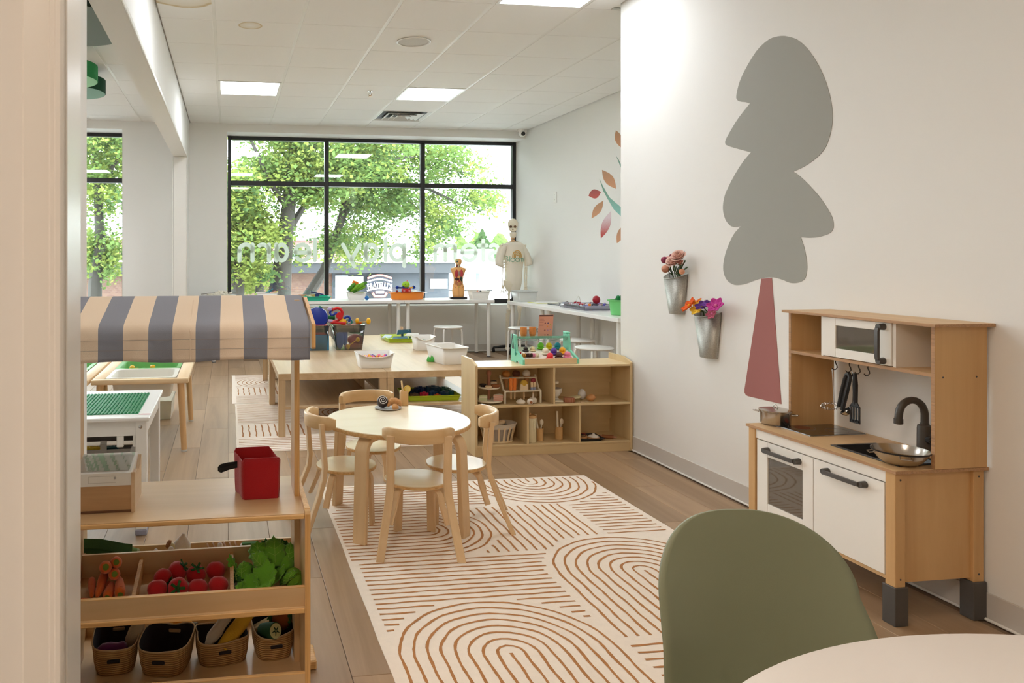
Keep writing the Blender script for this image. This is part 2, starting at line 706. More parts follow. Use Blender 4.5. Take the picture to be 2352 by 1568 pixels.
# ---- frosted vinyl lettering, read from the street side
def stroke(mb, pts, r, y, n=10, d=0.0015):
    """flat round-ended stroke through points (x, z) on a plane of constant y"""
    pts = [Vector((p[0], p[1])) for p in pts]
    N = len(pts)
    loop = (pts[0] - pts[-1]).length < 1e-4
    le, ri = [], []
    for i, p in enumerate(pts):
        if loop and i in (0, N - 1):
            t = pts[1] - pts[-2]
        else:
            t = pts[min(i + 1, N - 1)] - pts[max(i - 1, 0)]
        t.normalize()
        nn = Vector((-t.y, t.x)) * r
        le.append(p + nn)
        ri.append(p - nn)
    V = lambda q: mb.bm.verts.new((q.x, y - d, q.y))
    L_, R_ = [V(q) for q in le], [V(q) for q in ri]
    for i in range(N - 1):
        mb.bm.faces.new((L_[i], R_[i], R_[i + 1], L_[i + 1]))
    if not loop:
        for c, e, a, b in ((pts[0], le[0], L_[0], R_[0]), (pts[-1], ri[-1], R_[-1], L_[-1])):
            a0 = math.atan2(e.y - c.y, e.x - c.x)
            mb.bm.faces.new([a] + [V(c + Vector((math.cos(a0 + PI * k / n), math.sin(a0 + PI * k / n))) * r) for k in range(1, n)] + [b])


def glyph(ch):
    """strokes in units of the x-height, as read normally; width"""
    A = lambda cx, cy, rx, a0, a1, n=14, ry=None: [(cx + rx * math.cos(math.radians(a0 + (a1 - a0) * k / n)), cy + (ry or rx) * math.sin(math.radians(a0 + (a1 - a0) * k / n))) for k in range(n + 1)]
    g = {
        'l': ([[(0.0, 0), (0, 1.35)]], 0.0),
        'e': ([[(0.03, 0.5), (0.97, 0.5)], A(0.5, 0.5, 0.5, 0, 318, 22)], 1.0),
        'a': ([A(0.45, 0.5, 0.45, 0, 360, 24, 0.5), [(0.9, 1), (0.9, 0)]], 0.9),
        'r': ([[(0, 0), (0, 1)], A(0.42, 0.55, 0.42, 180, 60, 8, 0.45)], 0.6),
        'n': ([[(0, 0), (0, 1)], A(0.4, 0.6, 0.4, 180, 0, 14), [(0.8, 0.6), (0.8, 0)]], 0.8),
        'p': ([A(0.45, 0.5, 0.45, 0, 360, 24, 0.5), [(0, 1), (0, -0.36)]], 0.9),
        'y': ([[(0, 1), (0.45, 0.05)], [(0.9, 1), (0.3, -0.36)]], 0.9),
        's': ([A(0.35, 0.76, 0.3, 40, 250, 12, 0.25) + A(0.35, 0.25, 0.34, 80, -140, 12, 0.26)], 0.7),
        't': ([[(0.3, 1.3), (0.3, 0)], [(0.05, 0.98), (0.6, 0.98)]], 0.5),
        'm': ([[(0, 0), (0, 1)], A(0.33, 0.65, 0.33, 180, 0, 12), [(0.66, 0.65), (0.66, 0)], A(0.99, 0.65, 0.33, 180, 0, 12), [(1.32, 0.65), (1.32, 0)]], 1.32),
    }
    return g[ch]


VINYL = mat('frosted_vinyl', S(206, 212, 200), 0.9, spec=0.1)
_nt = VINYL.node_tree
_tl = _nt.nodes.new('ShaderNodeBsdfTranslucent')
_tl.inputs['Color'].default_value = S(200, 206, 192)
_mx = _nt.nodes.new('ShaderNodeMixShader')
_mx.inputs[0].default_value = 0.6
_nt.links.new(_nt.nodes['Principled BSDF'].outputs[0], _mx.inputs[1])
_nt.links.new(_tl.outputs[0], _mx.inputs[2])
_nt.links.new(_mx.outputs[0], _nt.nodes['Material Output'].inputs['Surface'])
xh = onY(600, 556.5 + 5, GLASS_Y).z - onY(600, 603 - 5, GLASS_Y).z
zb = onY(600, 598, GLASS_Y).z
ly = GLASS_Y - 0.0005 + 0.012
for word, spots in (('learn', [('l', 723.5, 723.5), ('e', 678, 711), ('a', 635, 659), ('r', 597, 618), ('n', 550, 580)]),
                    ('play', [('p', 898, 929), ('l', 886, 886), ('a', 840, 866), ('y', 788, 827)]),
                    ('stem', [('s', 1124, 1146), ('t', 1104, 1120), ('e', 1062, 1094), ('m', 1000, 1046)])):
    t = thing('window_lettering', {'learn': 'frosted vinyl word learn seen mirrored on the window glass', 'play': 'frosted vinyl word play seen mirrored on the window glass',
                                   'stem': 'frosted vinyl word stem seen mirrored on the window beside the skeleton'}[word], 'lettering', group='frosted window words')
    for ch, ul, ur in spots:
        st, wd = glyph(ch)
        xl, xr_ = onY(ul, 590, GLASS_Y).x, onY(ur, 590, GLASS_Y).x
        k = (xr_ - xl) / wd if wd else 1
        mb = MB()
        for q, s_ in enumerate(st):
            stroke(mb, [(xr_ - p[0] * k, zb + p[1] * xh) for p in s_], 0.027, ly - .0008 * q)
        mb.done('letter', VINYL, t, smooth=0)

# ---- lay-in ceiling lights, the seen ones and added unseen ones
DIFF = mat('light_diffuser', (*LAMP_COLOUR, 1), 0.5, emit=LAMP_POWER)
DIFF_W = mat('added_warm_light_diffuser', (1, .83, .68, 1), 0.5, emit=LAMP_POWER * 2.4)  # for the added lamps behind the camera
DIFF_D = mat('added_door_light_diffuser', (1, .88, .76, 1), 0.5, emit=LAMP_POWER * .8)  # for the added lamp in front of the awning
def ceiling_light(x, y, label, group='lay-in ceiling lights'):
    t = thing('ceiling_light', label, 'light', (x, y, CEIL), 0, group)
    h = T / 2 - 0.006
    fr = MB()
    for sx in (-1, 1):
        fr.span((sx * h, -h, -0.004), (sx * (h - 0.02), h, 0.016))
        fr.span((-h + 0.02, sx * h, -0.004), (h - 0.02, sx * (h - 0.02), 0.016))
    fr.done('frame', WHITE_METAL, t, smooth=0)
    MB().span((-h + 0.02, -h + 0.02, 0.0), (h - 0.02, h - 0.02, 0.012)).done('diffuser', DIFF if y > 2 else DIFF_D if y > 0 else DIFF_W, t, smooth=0)
    return t


lamp_label = {(0, 3): 'square ceiling light over the low play tables nearer the header beam', (3, 3): 'square ceiling light beside the sprinkler near the air vent',
              (3, -2): 'square ceiling light next to the wall with the grey tree'}
for (i, r) in sorted(LIGHT_CELLS):
    ceiling_light(GX + T * (i + 0.5), GY + T * (r + 0.5), lamp_label.get((i, r), 'unseen square ceiling light on the doorway side'))
for (i, r) in sorted(LEFT_LIGHTS):
    ceiling_light(LX + T * (i + 0.5), LY + T * (r + 0.5), 'unseen square ceiling light in the other room')

for x, y in ((-1.3, -.9), (-2.3, -.9)):  # added unseen warm lamps that brighten the door casing
    ceiling_light(x, y, 'added unseen ceiling light behind the camera, for the door casing')

# ---- ceiling fittings
vx, vy = GX + T * 3.5, GY + T * 5.5
t = thing('air_vent', 'square white ceiling air diffuser with stepped louvres', 'vent', (vx, vy, CEIL))
VENT_M = mat('vent_metal', S(214, 212, 206), 0.45)
for k, (h, z) in enumerate(((0.292, 0.0), (0.215, -0.008), (0.150, -0.014), (0.088, -0.018))):
    fr = MB()
    wd_ = 0.05
    for a in range(4):
        R = rotz(a * PI / 2)
        q = [R @ Vector(p) for p in ((-h, -h, z), (h, -h, z), (h - wd_, -h + wd_, z + 0.026), (-h + wd_, -h + wd_, z + 0.026))]
        vs = [fr.bm.verts.new(p) for p in q]
        fr.bm.faces.new(vs)
    fr.done('louvre', VENT_M, t, smooth=0, solid=0.003)
MB().span((-0.28, -0.28, 0.014), (0.28, 0.28, 0.018)).done('vent_throat', mat('vent_dark', S(70, 72, 74), 0.7), t, smooth=0)
sp = onZ(950, 95, CEIL)
t = thing('ceiling_speaker', 'round white perforated speaker set flush in the ceiling', 'speaker', (sp.x, sp.y, CEIL))
MB().lathe([(0.118, 0.0), (0.132, -0.003), (0.134, -0.008), (0.126, -0.010), (0.118, -0.006)], n=40).done('rim', WHITE_METAL, t)
MB().lathe([(0.0, -0.006), (0.06, -0.007), (0.119, -0.004), (0.119, 0.0), (0, 0)], n=40).done('grille', mat('speaker_grille', S(206, 200, 190), 0.7, bump=0.8, bscale=900), t)
sp = onZ(850, 210, CEIL)
t = thing('fire_sprinkler', 'small brass sprinkler head hanging from a ceiling tile', 'sprinkler', (sp.x, sp.y, CEIL))
MB().lathe([(0.03, 0.0), (0.03, -0.004), (0.012, -0.006), (0.008, -0.02), (0.008, -0.026), (0, -0.026)], n=16).done('escutcheon', CHROME, t)
f = MB()
f.tube([(-0.008, 0, -0.02), (-0.013, 0, -0.034), (0, 0, -0.046)], 0.0025, 6)
f.tube([(0.008, 0, -0.02), (0.013, 0, -0.034), (0, 0, -0.046)], 0.0025, 6)
f.done('frame_arm', mat('brass', S(150, 112, 80), 0.35, 0.9), t)
MB().lathe([(0, -0.046), (0.016, -0.046), (0.016, -0.049), (0, -0.049)], n=14).done('deflector', mat('brass', S(150, 112, 80), 0.35, 0.9), t)
t = thing('security_camera', 'white dome security camera in the ceiling corner by the window', 'camera', (3.80, 9.40, CEIL - 0.001))
MB().lathe([(0.0, 0), (0.062, 0), (0.064, -0.02), (0.058, -0.034), (0, -0.034)], n=24).done('mount', WHITE, t)
MB().ball((-0.004, -0.02, -0.045), 0.05, 18, 12).done('ball_housing', WHITE, t)
MB().lathe([(0.0, 0), (0.026, 0.0), (0.026, 0.012), (0, 0.014)], (-0.010, -0.062, -0.060), 18, axis=(-0.2, -0.9, -0.35)).done('lens', BLACK, t)

# ---- wall switch plate on the far right wall
a = onX(1272, 441, XFAR); b = onX(1279, 465, XFAR)
t = thing('wall_plate', 'white blank wall plate on the wall past the window', 'wall plate', (XFAR, (a.y + b.y) / 2, (a.z + b.z) / 2))
MB().box((-0.004, 0, 0), (0.008, abs(a.y - b.y), abs(a.z - b.z)), 0.002).done('plate', WHITE, t, smooth=0)
for s in (-1, 1):
    MB().lathe([(0, 0), (0.004, 0), (0.003, 0.002), (0, 0.002)], (-0.008, 0, s * 0.03), 8, axis=(-1, 0, 0)).done('screw', CHROME, t)

# ================================================================ RUGS
RUG = mat('cream_rug', S(244, 231, 215), 0.95, bump=0.5, bscale=300, var=0.05, vscale=40)
RUG_LINE = mat('rust_rug_yarn', S(178, 122, 70), 0.95, bump=0.5, bscale=300, var=0.18, vscale=60)


def settle(root, loc):
    """give a thing its base point; its parts stay where they were built"""
    root.location = loc
    inv = Matrix.Translation(Vector(loc)).inverted()
    for ch in root.children:
        ch.matrix_parent_inverse = inv
    return root


def rug(label, x0, x1, y0, y1, lines, group=None):
    t = thing('area_rug', label, 'rug', group=group)
    mb = MB()
    n = 60
    rg = random.Random(3)
    poly = []
    for a, b in (((x0, y0), (x1, y0)), ((x1, y0), (x1, y1)), ((x1, y1), (x0, y1)), ((x0, y1), (x0, y0))):
        for k in range(12):
            f_ = k / 12
            poly.append((a[0] + (b[0] - a[0]) * f_ + rg.uniform(-.003, .003), a[1] + (b[1] - a[1]) * f_ + rg.uniform(-.003, .003)))
    mb.prism(poly, 0.004, lambda a, b, s: Vector((a, b, 0.0003 + s)))
    mb.done('pile', RUG, t, smooth=0)
    lm = MB()
    for pts, keep in lines:
        run = []
        out = []
        for p in pts:
            if x0 + 0.012 < p[0] < x1 - 0.012 and y0 + 0.012 < p[1] < y1 - 0.012 and keep(p):
                run.append(p)
            else:
                if len(run) > 1:
                    out.append(run)
                run = []
        if len(run) > 1:
            out.append(run)
        for run in out:
            vs = []
            ph = rg.uniform(0, 9)
            m_ = len(run)
            for i, p in enumerate(run):
                a, b = run[max(i - 1, 0)], run[min(i + 1, m_ - 1)]
                d = Vector((b[0] - a[0], b[1] - a[1])).normalized()
                nn = Vector((-d.y, d.x))
                wv = 0.0048 + rg.uniform(-.0011, .0011)
                sh = 0.0016 * math.sin(ph + i * 0.9) + rg.uniform(-.0007, .0007)
                c = Vector(p) + nn * sh
                vs.append((lm.bm.verts.new((c.x + nn.x * wv, c.y + nn.y * wv, 0.0050)), lm.bm.verts.new((c.x - nn.x * wv, c.y - nn.y * wv, 0.0050))))
            for q, r in zip(vs, vs[1:]):
                lm.bm.faces.new((q[0], q[1], r[1], r[0]))
    lm.done('woven_lines', RUG_LINE, t, smooth=0, kind='stuff')
    settle(t, ((x0 + x1) / 2, (y0 + y1) / 2, 0))
    return t


def hline(y, xa, xb, st=0.025):
    n = max(2, int(abs(xb - xa) / st))
    return [(xa + (xb - xa) * k / n, y) for k in range(n + 1)]


def vline(x, ya, yb, st=0.025):
    n = max(2, int(abs(yb - ya) / st))
    return [(x, ya + (yb - ya) * k / n) for k in range(n + 1)]


def ushape(cx, cy, r, ang, leg):
    """U whose legs point along ang (degrees)"""
    if r < 0.01:
        pts = [(k * 0.02, 0.0) for k in range(int(leg / 0.02))]
    else:
        n = max(6, int(PI * r / 0.022))
        m_ = max(2, int(leg / 0.025))
        pts = [(leg * (1 - k / m_), r) for k in range(m_)]
        pts += [(-r * math.sin(PI * k / n), r * math.cos(PI * k / n)) for k in range(n + 1)]
        pts += [(leg * k / m_, -r) for k in range(1, m_ + 1)]
    c, s = math.cos(math.radians(ang)), math.sin(math.radians(ang))
    return [(cx + p[0] * c - p[1] * s, cy + p[0] * s + p[1] * c) for p in pts]


def inU(p, cx, cy, R, ang):
    c, s = math.cos(math.radians(ang)), math.sin(math.radians(ang))
    dx, dy = p[0] - cx, p[1] - cy
    a, b = dx * c + dy * s, -dx * s + dy * c
    return (a >= 0 and abs(b) < R) or (a < 0 and a * a + b * b < R * R)


A_, B_, C_, D_ = (0.870, 2.240, -90), (1.620, 2.755, -90), (0.885, 3.300, 180), (1.630, 3.930, 90)
L = []
anyp = lambda p: True
for k in range(9):
    L.append((ushape(*A_[:2], 0.345 - 0.043 * k, A_[2], 1.2), lambda p: p[0] < 1.232))
    L.append((ushape(*B_[:2], 0.345 - 0.043 * k, B_[2], 0.50 - 0.0 * k), lambda p: p[1] > 2.255))
    L.append((ushape(*D_[:2], 0.345 - 0.043 * k, D_[2], 0.3), anyp))
for k in range(8):
    L.append((ushape(*C_[:2], 0.282 - 0.0375 * k, C_[2], 0.6), anyp))
y = 2.97
while y > 1.6:
    L.append((hline(y, 0.49, 1.33), lambda p: not inU(p, A_[0], A_[1], 0.375, -90) and not inU(p, B_[0], B_[1], 0.375, -90) and not inU(p, C_[0], C_[1], 0.30, 180)))
    y -= 0.0385
y = 2.225
while y > 1.5:
    L.append((hline(y, 1.235, 1.98), lambda p: p[0] > 1.24))
    y -= 0.042
x = 1.075
while x < 1.66:
    L.append((vline(x, 3.012, 3.56), lambda p: not inU(p, C_[0], C_[1], 0.305, 180) and not inU(p, B_[0], B_[1], 0.375, -90) and not inU(p, D_[0], D_[1], 0.365, 90)))
    x += 0.042
y = 3.15
while y < 3.75:
    L.append((hline(y, 1.672, 1.98), lambda p: not inU(p, B_[0], B_[1], 0.375, -90) and not inU(p, D_[0], D_[1], 0.372, 90)))
    y += 0.0385
y = 3.62
while y < 4.0:
    L.append((hline(y, 0.49, 1.30), lambda p: not inU(p, D_[0], D_[1], 0.372, 90)))
    y += 0.0385
rug('cream rug with rust arches and stripes under the round table', 0.478, 1.985, 1.55, 4.003, L)

L = []
y = 4.81
while y < 5.14:
    L.append((hline(y, 0.07, 2.4), anyp)); y += 0.045
x = 0.10
while x < 0.55:
    L.append((vline(x, 5.19, 5.56), anyp)); x += 0.047
y = 5.60
while y < 6.36:
    L.append((hline(y, 0.07, 0.62), lambda p: not inU(p, 0.95, 5.9, 0.37, 0))); y += 0.040
for k in range(9):
    L.append((ushape(0.95, 5.9, 0.345 - 0.043 * k, 0, 0.5), anyp))
for k in range(9):
    L.append((ushape(1.85, 5.7, 0.345 - 0.043 * k, 180, 0.4), anyp))
rug('cream rug with rust arches under the front low play tables', 0.055, 2.35, 4.79, 6.365, L, 'rugs under the low tables')
L = []
y = 6.42
while y < 6.72:
    L.append((hline(y, 0.07, 2.3), anyp)); y += 0.042
x = 0.09
while x < 0.75:
    L.append((vline(x, 6.76, 7.14), anyp)); x += 0.0495
y = 7.2
while y < 7.89:
    L.append((hline(y, 0.07, 0.9), lambda p: not inU(p, 0.42, 7.4, 0.36, 0))); y += 0.040
for k in range(8):
    L.append((ushape(0.42, 7.42, 0.33 - 0.043 * k, 0, 0.6), anyp))
rug('cream rug with rust stripes under the rear low play tables', 0.035, 2.35, 6.385, 7.9, L, 'rugs under the low tables')

# ================================================================ PLAY KITCHEN
WP = mat('white_painted_board', S(240, 236, 228), 0.42)
GREYM = mat('dark_grey_handle', S(76, 72, 68), 0.45)
KT = wood('birch_ply_golden', S(196, 152, 98), S(214, 174, 120), 'Z', 0.42, 9, 0.08)
KT_Y = wood('birch_ply_golden_y', S(204, 164, 114), S(222, 186, 138), 'Y', 0.42, 9, 0.08)
KEDGE = wood('kitchen_ply_edge', S(150, 112, 76), S(196, 152, 108), 'Y', 0.55, 150, 0.02)
t = thing('play_kitchen', 'toy kitchen of birch plywood and white doors against the wall', 'play kitchen')
X0, X1, YA, YB = 2.20, 2.556, 2.213, 2.948
m = MB()
hx0, hx1, hy0, hy1 = 2.268, 2.44, 2.272, 2.542
for a, b in (((X0, YA, .510), (hx0, YB, .521)), ((hx1, YA, .510), (X1, YB, .521)), ((hx0, YA, .510), (hx1, hy0, .521)), ((hx0, hy1, .510), (hx1, YB, .521))):
    m.span(a, b)
m.done('worktop', KT_Y, t, smooth=0)
m = MB()
m.span((X0 - 0.0015, YA - 0.0005, .5105), (X0, YB, .5205))
m.span((X0, YA - 0.0015, .5105), (X1, YA, .5205))
m.done('worktop_edge', KEDGE, t, smooth=0)
for (x, y) in ((2.205, 2.221), (2.205, 2.899), (2.508, 2.221), (2.508, 2.899)):
    lg = MB().span((x, y, .10), (x + .04, y + .04, .510), 0.002).done('leg', KT, t, smooth=0)
    MB().span((x - .006, y - .006, 0), (x + .046, y + .046, .130), 0.002).done('leg_sleeve', GREYM, lg, smooth=0)
MB().span((2.245, 2.232, .14), (2.508, 2.243, .508)).done('side_panel', KT, t, smooth=0)
MB().span((2.245, 2.917, .14), (2.508, 2.928, .508)).done('side_panel', KT, t, smooth=0)
MB().span((2.222, 2.243, .137), (2.54, 2.917, .150)).done('bottom_panel', KT_Y, t, smooth=0)
MB().span((2.53, 2.262, .15), (2.538, 2.90, .508)).done('back_panel', WP, t, smooth=0)
MB().span((2.36, 2.574, .15), (2.53, 2.583, .47)).done('divider', WP, t, smooth=0)
MB().span((2.210, 2.262, .470), (2.222, 2.899, .509), .001).done('front_rail', WP, t, smooth=0)


def grip(mb, a, b, out):
    """square-section bar between two round feet; out is the direction away from the door"""
    a, b, out = Vector(a), Vector(b), Vector(out)
    d = (b - a).normalized()
    for p in (a, b):
        mb.cyl(p, p + out * 0.024, 0.0125, 0.011, 16)
    side = d.cross(out).normalized()
    o = out * 0.026
    path = [a + out * .012, a + o * 0.9 + d * 0.004, a + o + d * 0.016, b + o - d * 0.016, b + o * 0.9 - d * 0.004, b + out * .012]
    rings = []
    for p in path:
        rings.append([p + side * 0.007 + out * .006, p - side * 0.007 + out * .006, p - side * 0.007 - out * .004, p + side * 0.007 - out * .004])
    mb.rings(rings)


od = MB()
od.span((2.210, 2.585, .155), (2.222, 2.638, .466), .001)
od.span((2.210, 2.831, .155), (2.222, 2.893, .466), .001)
od.span((2.2105, 2.638, .155), (2.222, 2.831, .212), .001)
od.span((2.2105, 2.638, .405), (2.222, 2.831, .466), .001)
od = od.done('oven_door', WP, t, smooth=0)
MB().span((2.215, 2.638, .212), (2.217, 2.831, .405)).done('oven_pane', glassy('smoked_pane', (0.62, 0.60, 0.57, 1), 2.2, .03, .55, S(126, 114, 98)), od, smooth=0)
h = MB(); grip(h, (2.210, 2.655, .435), (2.210, 2.826, .435), (-1, 0, 0)); h.done('handle', GREYM, od)
r = MB()
for k in range(7):
    y = 2.60 + k * 0.045
    r.cyl((2.23, y, .298), (2.52, y, .298), .002, n=6)
for x in (2.232, 2.52):
    r.cyl((x, 2.585, .296), (x, 2.90, .296), .003, n=6)
r.done('oven_rack', WHITE_METAL, t)
cd = MB().span((2.210, 2.268, .155), (2.222, 2.581, .466), .001).done('cupboard_door', WP, t, smooth=0)
h = MB(); grip(h, (2.210, 2.346, .437), (2.210, 2.512, .437), (-1, 0, 0)); h.done('handle', GREYM, cd)
# upper shelf unit
MB().span((2.345, 2.209, .522), (2.548, 2.222, 1.000), .001).done('upper_side_panel', KT, t, smooth=0)
MB().span((2.345, 2.862, .522), (2.548, 2.875, 1.000), .001).done('upper_side_panel', KT, t, smooth=0)
MB().span((2.326, 2.190, 1.000), (2.557, 2.892, 1.011), .001).done('top_board', KT_Y, t, smooth=0)
m = MB()
m.span((2.3245, 2.190, 1.0005), (2.326, 2.892, 1.0105)); m.span((2.326, 2.1885, 1.0005), (2.557, 2.190, 1.0105))
m.span((2.3435, 2.209, .522), (2.345, 2.222, 1.0)); m.span((2.3435, 2.222, .8305), (2.345, 2.862, .8415)); m.span((2.3435, 2.862, .522), (2.345, 2.875, 1.0))
m.done('upper_ply_edge', KEDGE, t, smooth=0)
MB().span((2.345, 2.222, .830), (2.548, 2.862, .842)).done('middle_shelf', KT_Y, t, smooth=0)
MB().span((2.346, 2.690, .842), (2.546, 2.701, 1.0)).done('microwave_side', WP, t, smooth=0)
MB().span((2.346, 2.360, .842), (2.546, 2.371, 1.0)).done('microwave_side', WP, t, smooth=0)
MB().span((2.540, 2.371, .842), (2.546, 2.69, 1.0)).done('microwave_back', WP, t, smooth=0)
md = MB()
md.span((2.340, 2.374, .845), (2.352, 2.440, .998), .001)
md.span((2.340, 2.624, .845), (2.352, 2.688, .998), .001)
md.span((2.3405, 2.440, .845), (2.352, 2.624, .879), .001)
md.span((2.3405, 2.440, .968), (2.352, 2.624, .998), .001)
md = md.done('microwave_door', WP, t, smooth=0)
MB().span((2.345, 2.440, .879), (2.347, 2.624, .968)).done('microwave_pane', glassy('smoked_pane', (0.62, 0.60, 0.57, 1), 2.2, .03, .55, S(126, 114, 98)), md, smooth=0)
h = MB(); grip(h, (2.340, 2.405, .860), (2.340, 2.405, .983), (-1, 0, 0)); h.done('handle', GREYM, md)
hooky = [2.708, 2.640, 2.596, 2.553]
for y in hooky:
    MB().tube([(2.42, y, .832), (2.42, y, .822), (2.414, y - .002, .815), (2.414, y - .003, .808), (2.42, y - .002, .800), (2.424, y, .790), (2.420, y + .004, .782), (2.412, y + .006, .781), (2.406, y + .006, .788)], .0022, 6).done('hook', GREYM, t)
# hob, sink, tap
hob = MB().span((2.284, 2.686, .521), (2.536, 2.882, .5245), .001).done('hob_frame', CHROME, t, smooth=0)
MB().span((2.287, 2.689, .5245), (2.533, 2.879, .5258)).done('hob_glass', mat('black_glass', S(16, 14, 14), 0.06, coat=0.5), hob, smooth=0)
RING = mat('burner_print', S(120, 110, 104), 0.4)
GLOW = mat('burner_red_print', S(112, 34, 16), 0.25)
b = MB()
for (x, y, rr) in ((2.36, 2.82, .050), (2.46, 2.75, .042)):
    b.lathe([(rr - .0012, .5258), (rr - .0012, .5262), (rr, .5262), (rr, .5258)], (x, y, 0), 36)
b.done('burner_ring', RING, hob)
b = MB()
b.lathe([(.0, .5258), (.030, .5258), (.030, .5262), (0, .5262)], (2.36, 2.82, 0), 30)
b.done('burner_print', GLOW, hob)
SINKM = mat('dark_grey_sink', S(38, 37, 37), 0.35)
s = MB()
s.span((2.256, 2.260, .5212), (2.270, 2.554, .5245), .001); s.span((2.438, 2.260, .5212), (2.452, 2.554, .5245), .001)
s.span((2.270, 2.260, .5212), (2.438, 2.274, .5245), .001); s.span((2.270, 2.540, .5212), (2.438, 2.554, .5245), .001)
sk = s.done('sink', SINKM, t, smooth=0)
s = MB()
s.rings([[(2.269, 2.273, .5215), (2.439, 2.273, .5215), (2.439, 2.541, .5215), (2.269, 2.541, .5215)], [(2.285, 2.289, .46), (2.423, 2.289, .46), (2.423, 2.525, .46), (2.285, 2.525, .46)]], closed_ends=False)
s.bm.faces.new([s.bm.verts.new(p) for p in ((2.285, 2.289, .46), (2.423, 2.289, .46), (2.423, 2.525, .46), (2.285, 2.525, .46))])
s.done('sink_basin', SINKM, sk, smooth=0)
TAP = mat('bronze_grey_tap', S(74, 68, 62), 0.38)
f = MB()
fx, fy = 2.506, 2.402
f.lathe([(0, .521), (.030, .521), (.031, .530), (.024, .536), (.0235, .61), (.022, .622), (.0145, .626), (.0145, .63)], (fx, fy, 0), 20)
pts = [(fx, fy, .60), (fx, fy, .66)] + [(fx - .05 + .05 * math.cos(math.radians(18 * k)), fy + .006 * k / 10, .665 + .05 * math.sin(math.radians(18 * k))) for k in range(11)] + [(fx - .1, fy + .008, .648), (fx - .1, fy + .008, .632)]
f.tube(pts, .0125, 12)
f.lathe([(.0145, .648), (.0145, .63), (.010, .628), (0, .634)], (fx - .1, fy + .008, 0), 16)
tp = f.done('tap', TAP, t)
f = MB()
f.cyl((fx - .006, fy - .02, .575), (fx - .012, fy - .048, .58), .012, .016, 12)
for k in range(4):
    a = k * PI / 2
    f.cyl((fx - .011, fy - .040, .58), (fx - .011 + .024 * math.cos(a), fy - .044, .58 + .024 * math.sin(a)), .006, .007, 8)
f.done('tap_knob', SINKM, tp)
sc = MB()
for (x, y, z) in ((2.225, 2.2205, .488), (2.225, 2.2205, .155), (2.528, 2.2205, .488), (2.528, 2.2205, .155), (2.375, 2.2085, .83), (2.505, 2.2085, .83)):
    sc.lathe([(0, 0), (.0035, 0), (.003, .001), (0, .0012)], (x, y, z), 8, axis=(0, -1, 0))
sc.done('screw_heads', GREYM, t, kind='stuff')
settle(t, (2.38, 2.58, 0))

# pots and utensils on the kitchen
t = thing('saucepan', 'small lidded stainless steel pot at the hob corner', 'pot')
px, py = 2.305, 2.905
m = MB(); m.lathe([(0, .5275), (.054, .5275), (.057, .531), (.058, .577), (.062, .579), (.062, .581), (.055, .581), (.055, .531), (0, .531)], (px, py, 0), 28)
m.done('pan_body', STEEL, t)
m = MB(); m.lathe([(.064, .581), (.064, .585), (.052, .588), (.02, .594), (0, .595), (0, .592), (.05, .584), (.06, .581)], (px, py, 0), 28)
ld = m.done('lid', STEEL, t)
MB().tube([(px - .004, py - .018, .592), (px - .004, py - .014, .603), (px, py, .608), (px + .004, py + .014, .603), (px + .004, py + .018, .592)], .0022, 6).done('lid_handle', STEEL, ld)
for s_ in (-1, 1):
    MB().tube([(px + .058 * s_ * .5, py - .052 * s_ - .006, .570), (px + .085 * s_ * .5, py - .072 * s_ - .004, .572), (px + .085 * s_ * .62, py - .068 * s_, .572), (px + .058 * s_ * .75, py - .044 * s_, .570)], .0025, 6).done('loop_handle', STEEL, t)
settle(t, (px, py, .5258))
t = thing('metal_bowl', 'wide stainless steel bowl with side loops by the sink', 'bowl')
px, py = 2.292, 2.288
m = MB(); m.lathe([(0, .5255), (.048, .5255), (.062, .535), (.078, .556), (.084, .570), (.0865, .572), (.0835, .573), (.076, .558), (.06, .538), (.046, .530), (0, .530)], (px, py, 0), 40)
m.done('bowl_body', STEEL, t)
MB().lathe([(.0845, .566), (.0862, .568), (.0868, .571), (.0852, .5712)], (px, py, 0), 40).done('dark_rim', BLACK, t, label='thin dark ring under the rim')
for a in (150, 235):
    c, s_ = math.cos(math.radians(a)), math.sin(math.radians(a))
    q = [(px + c * .079 - s_ * .016, py + s_ * .079 + c * .016, .560), (px + c * .094 - s_ * .015, py + s_ * .094 + c * .015, .557), (px + c * .094 + s_ * .015, py + s_ * .094 - c * .015, .557), (px + c * .079 + s_ * .016, py + s_ * .079 - c * .016, .560)]
    MB().tube(q, .002, 6).done('loop_handle', STEEL, t)
settle(t, (px, py, .5245))
ux = 2.405
t = thing('whisk', 'small wire whisk hanging from the first hook', 'whisk')
m = MB(); m.tube([(ux, 2.712, .784), (ux, 2.705, .70), (ux, 2.702, .642)], .0022, 6); m.tube([(ux, 2.714, .783), (ux, 2.709, .76), (ux, 2.707, .72)], .0018, 6)
m.done('wire_handle', CHROME, t)
m = MB()
m.tube([(ux + .024 * math.sin(2 * PI * k / 20), 2.718 + .036 * math.cos(2 * PI * k / 20), .634 + .008 * math.sin(2 * PI * k / 20)) for k in range(20)], .0012, 5, closed=True)
sp_ = []
for k in range(161):
    a = 2 * PI * k / 160
    b_ = a * 20
    sp_.append((ux + (.024 + .006 * math.cos(b_)) * math.sin(a), 2.718 + (.036 + .006 * math.cos(b_)) * math.cos(a), .634 + .008 * math.sin(a) + .006 * math.sin(b_)))
m.tube(sp_, .0011, 4)
m.done('coil', CHROME, t)
settle(t, (ux, 2.71, .62))
t = thing('tongs', 'black plastic kitchen tongs hanging from a hook', 'tongs')
m = MB()
m.tube([(ux, 2.628, .778), (ux, 2.640, .772), (ux, 2.648, .755), (ux, 2.664, .70), (ux, 2.678, .640)], .0078, 8)
m.done('arm', BLACK, t)
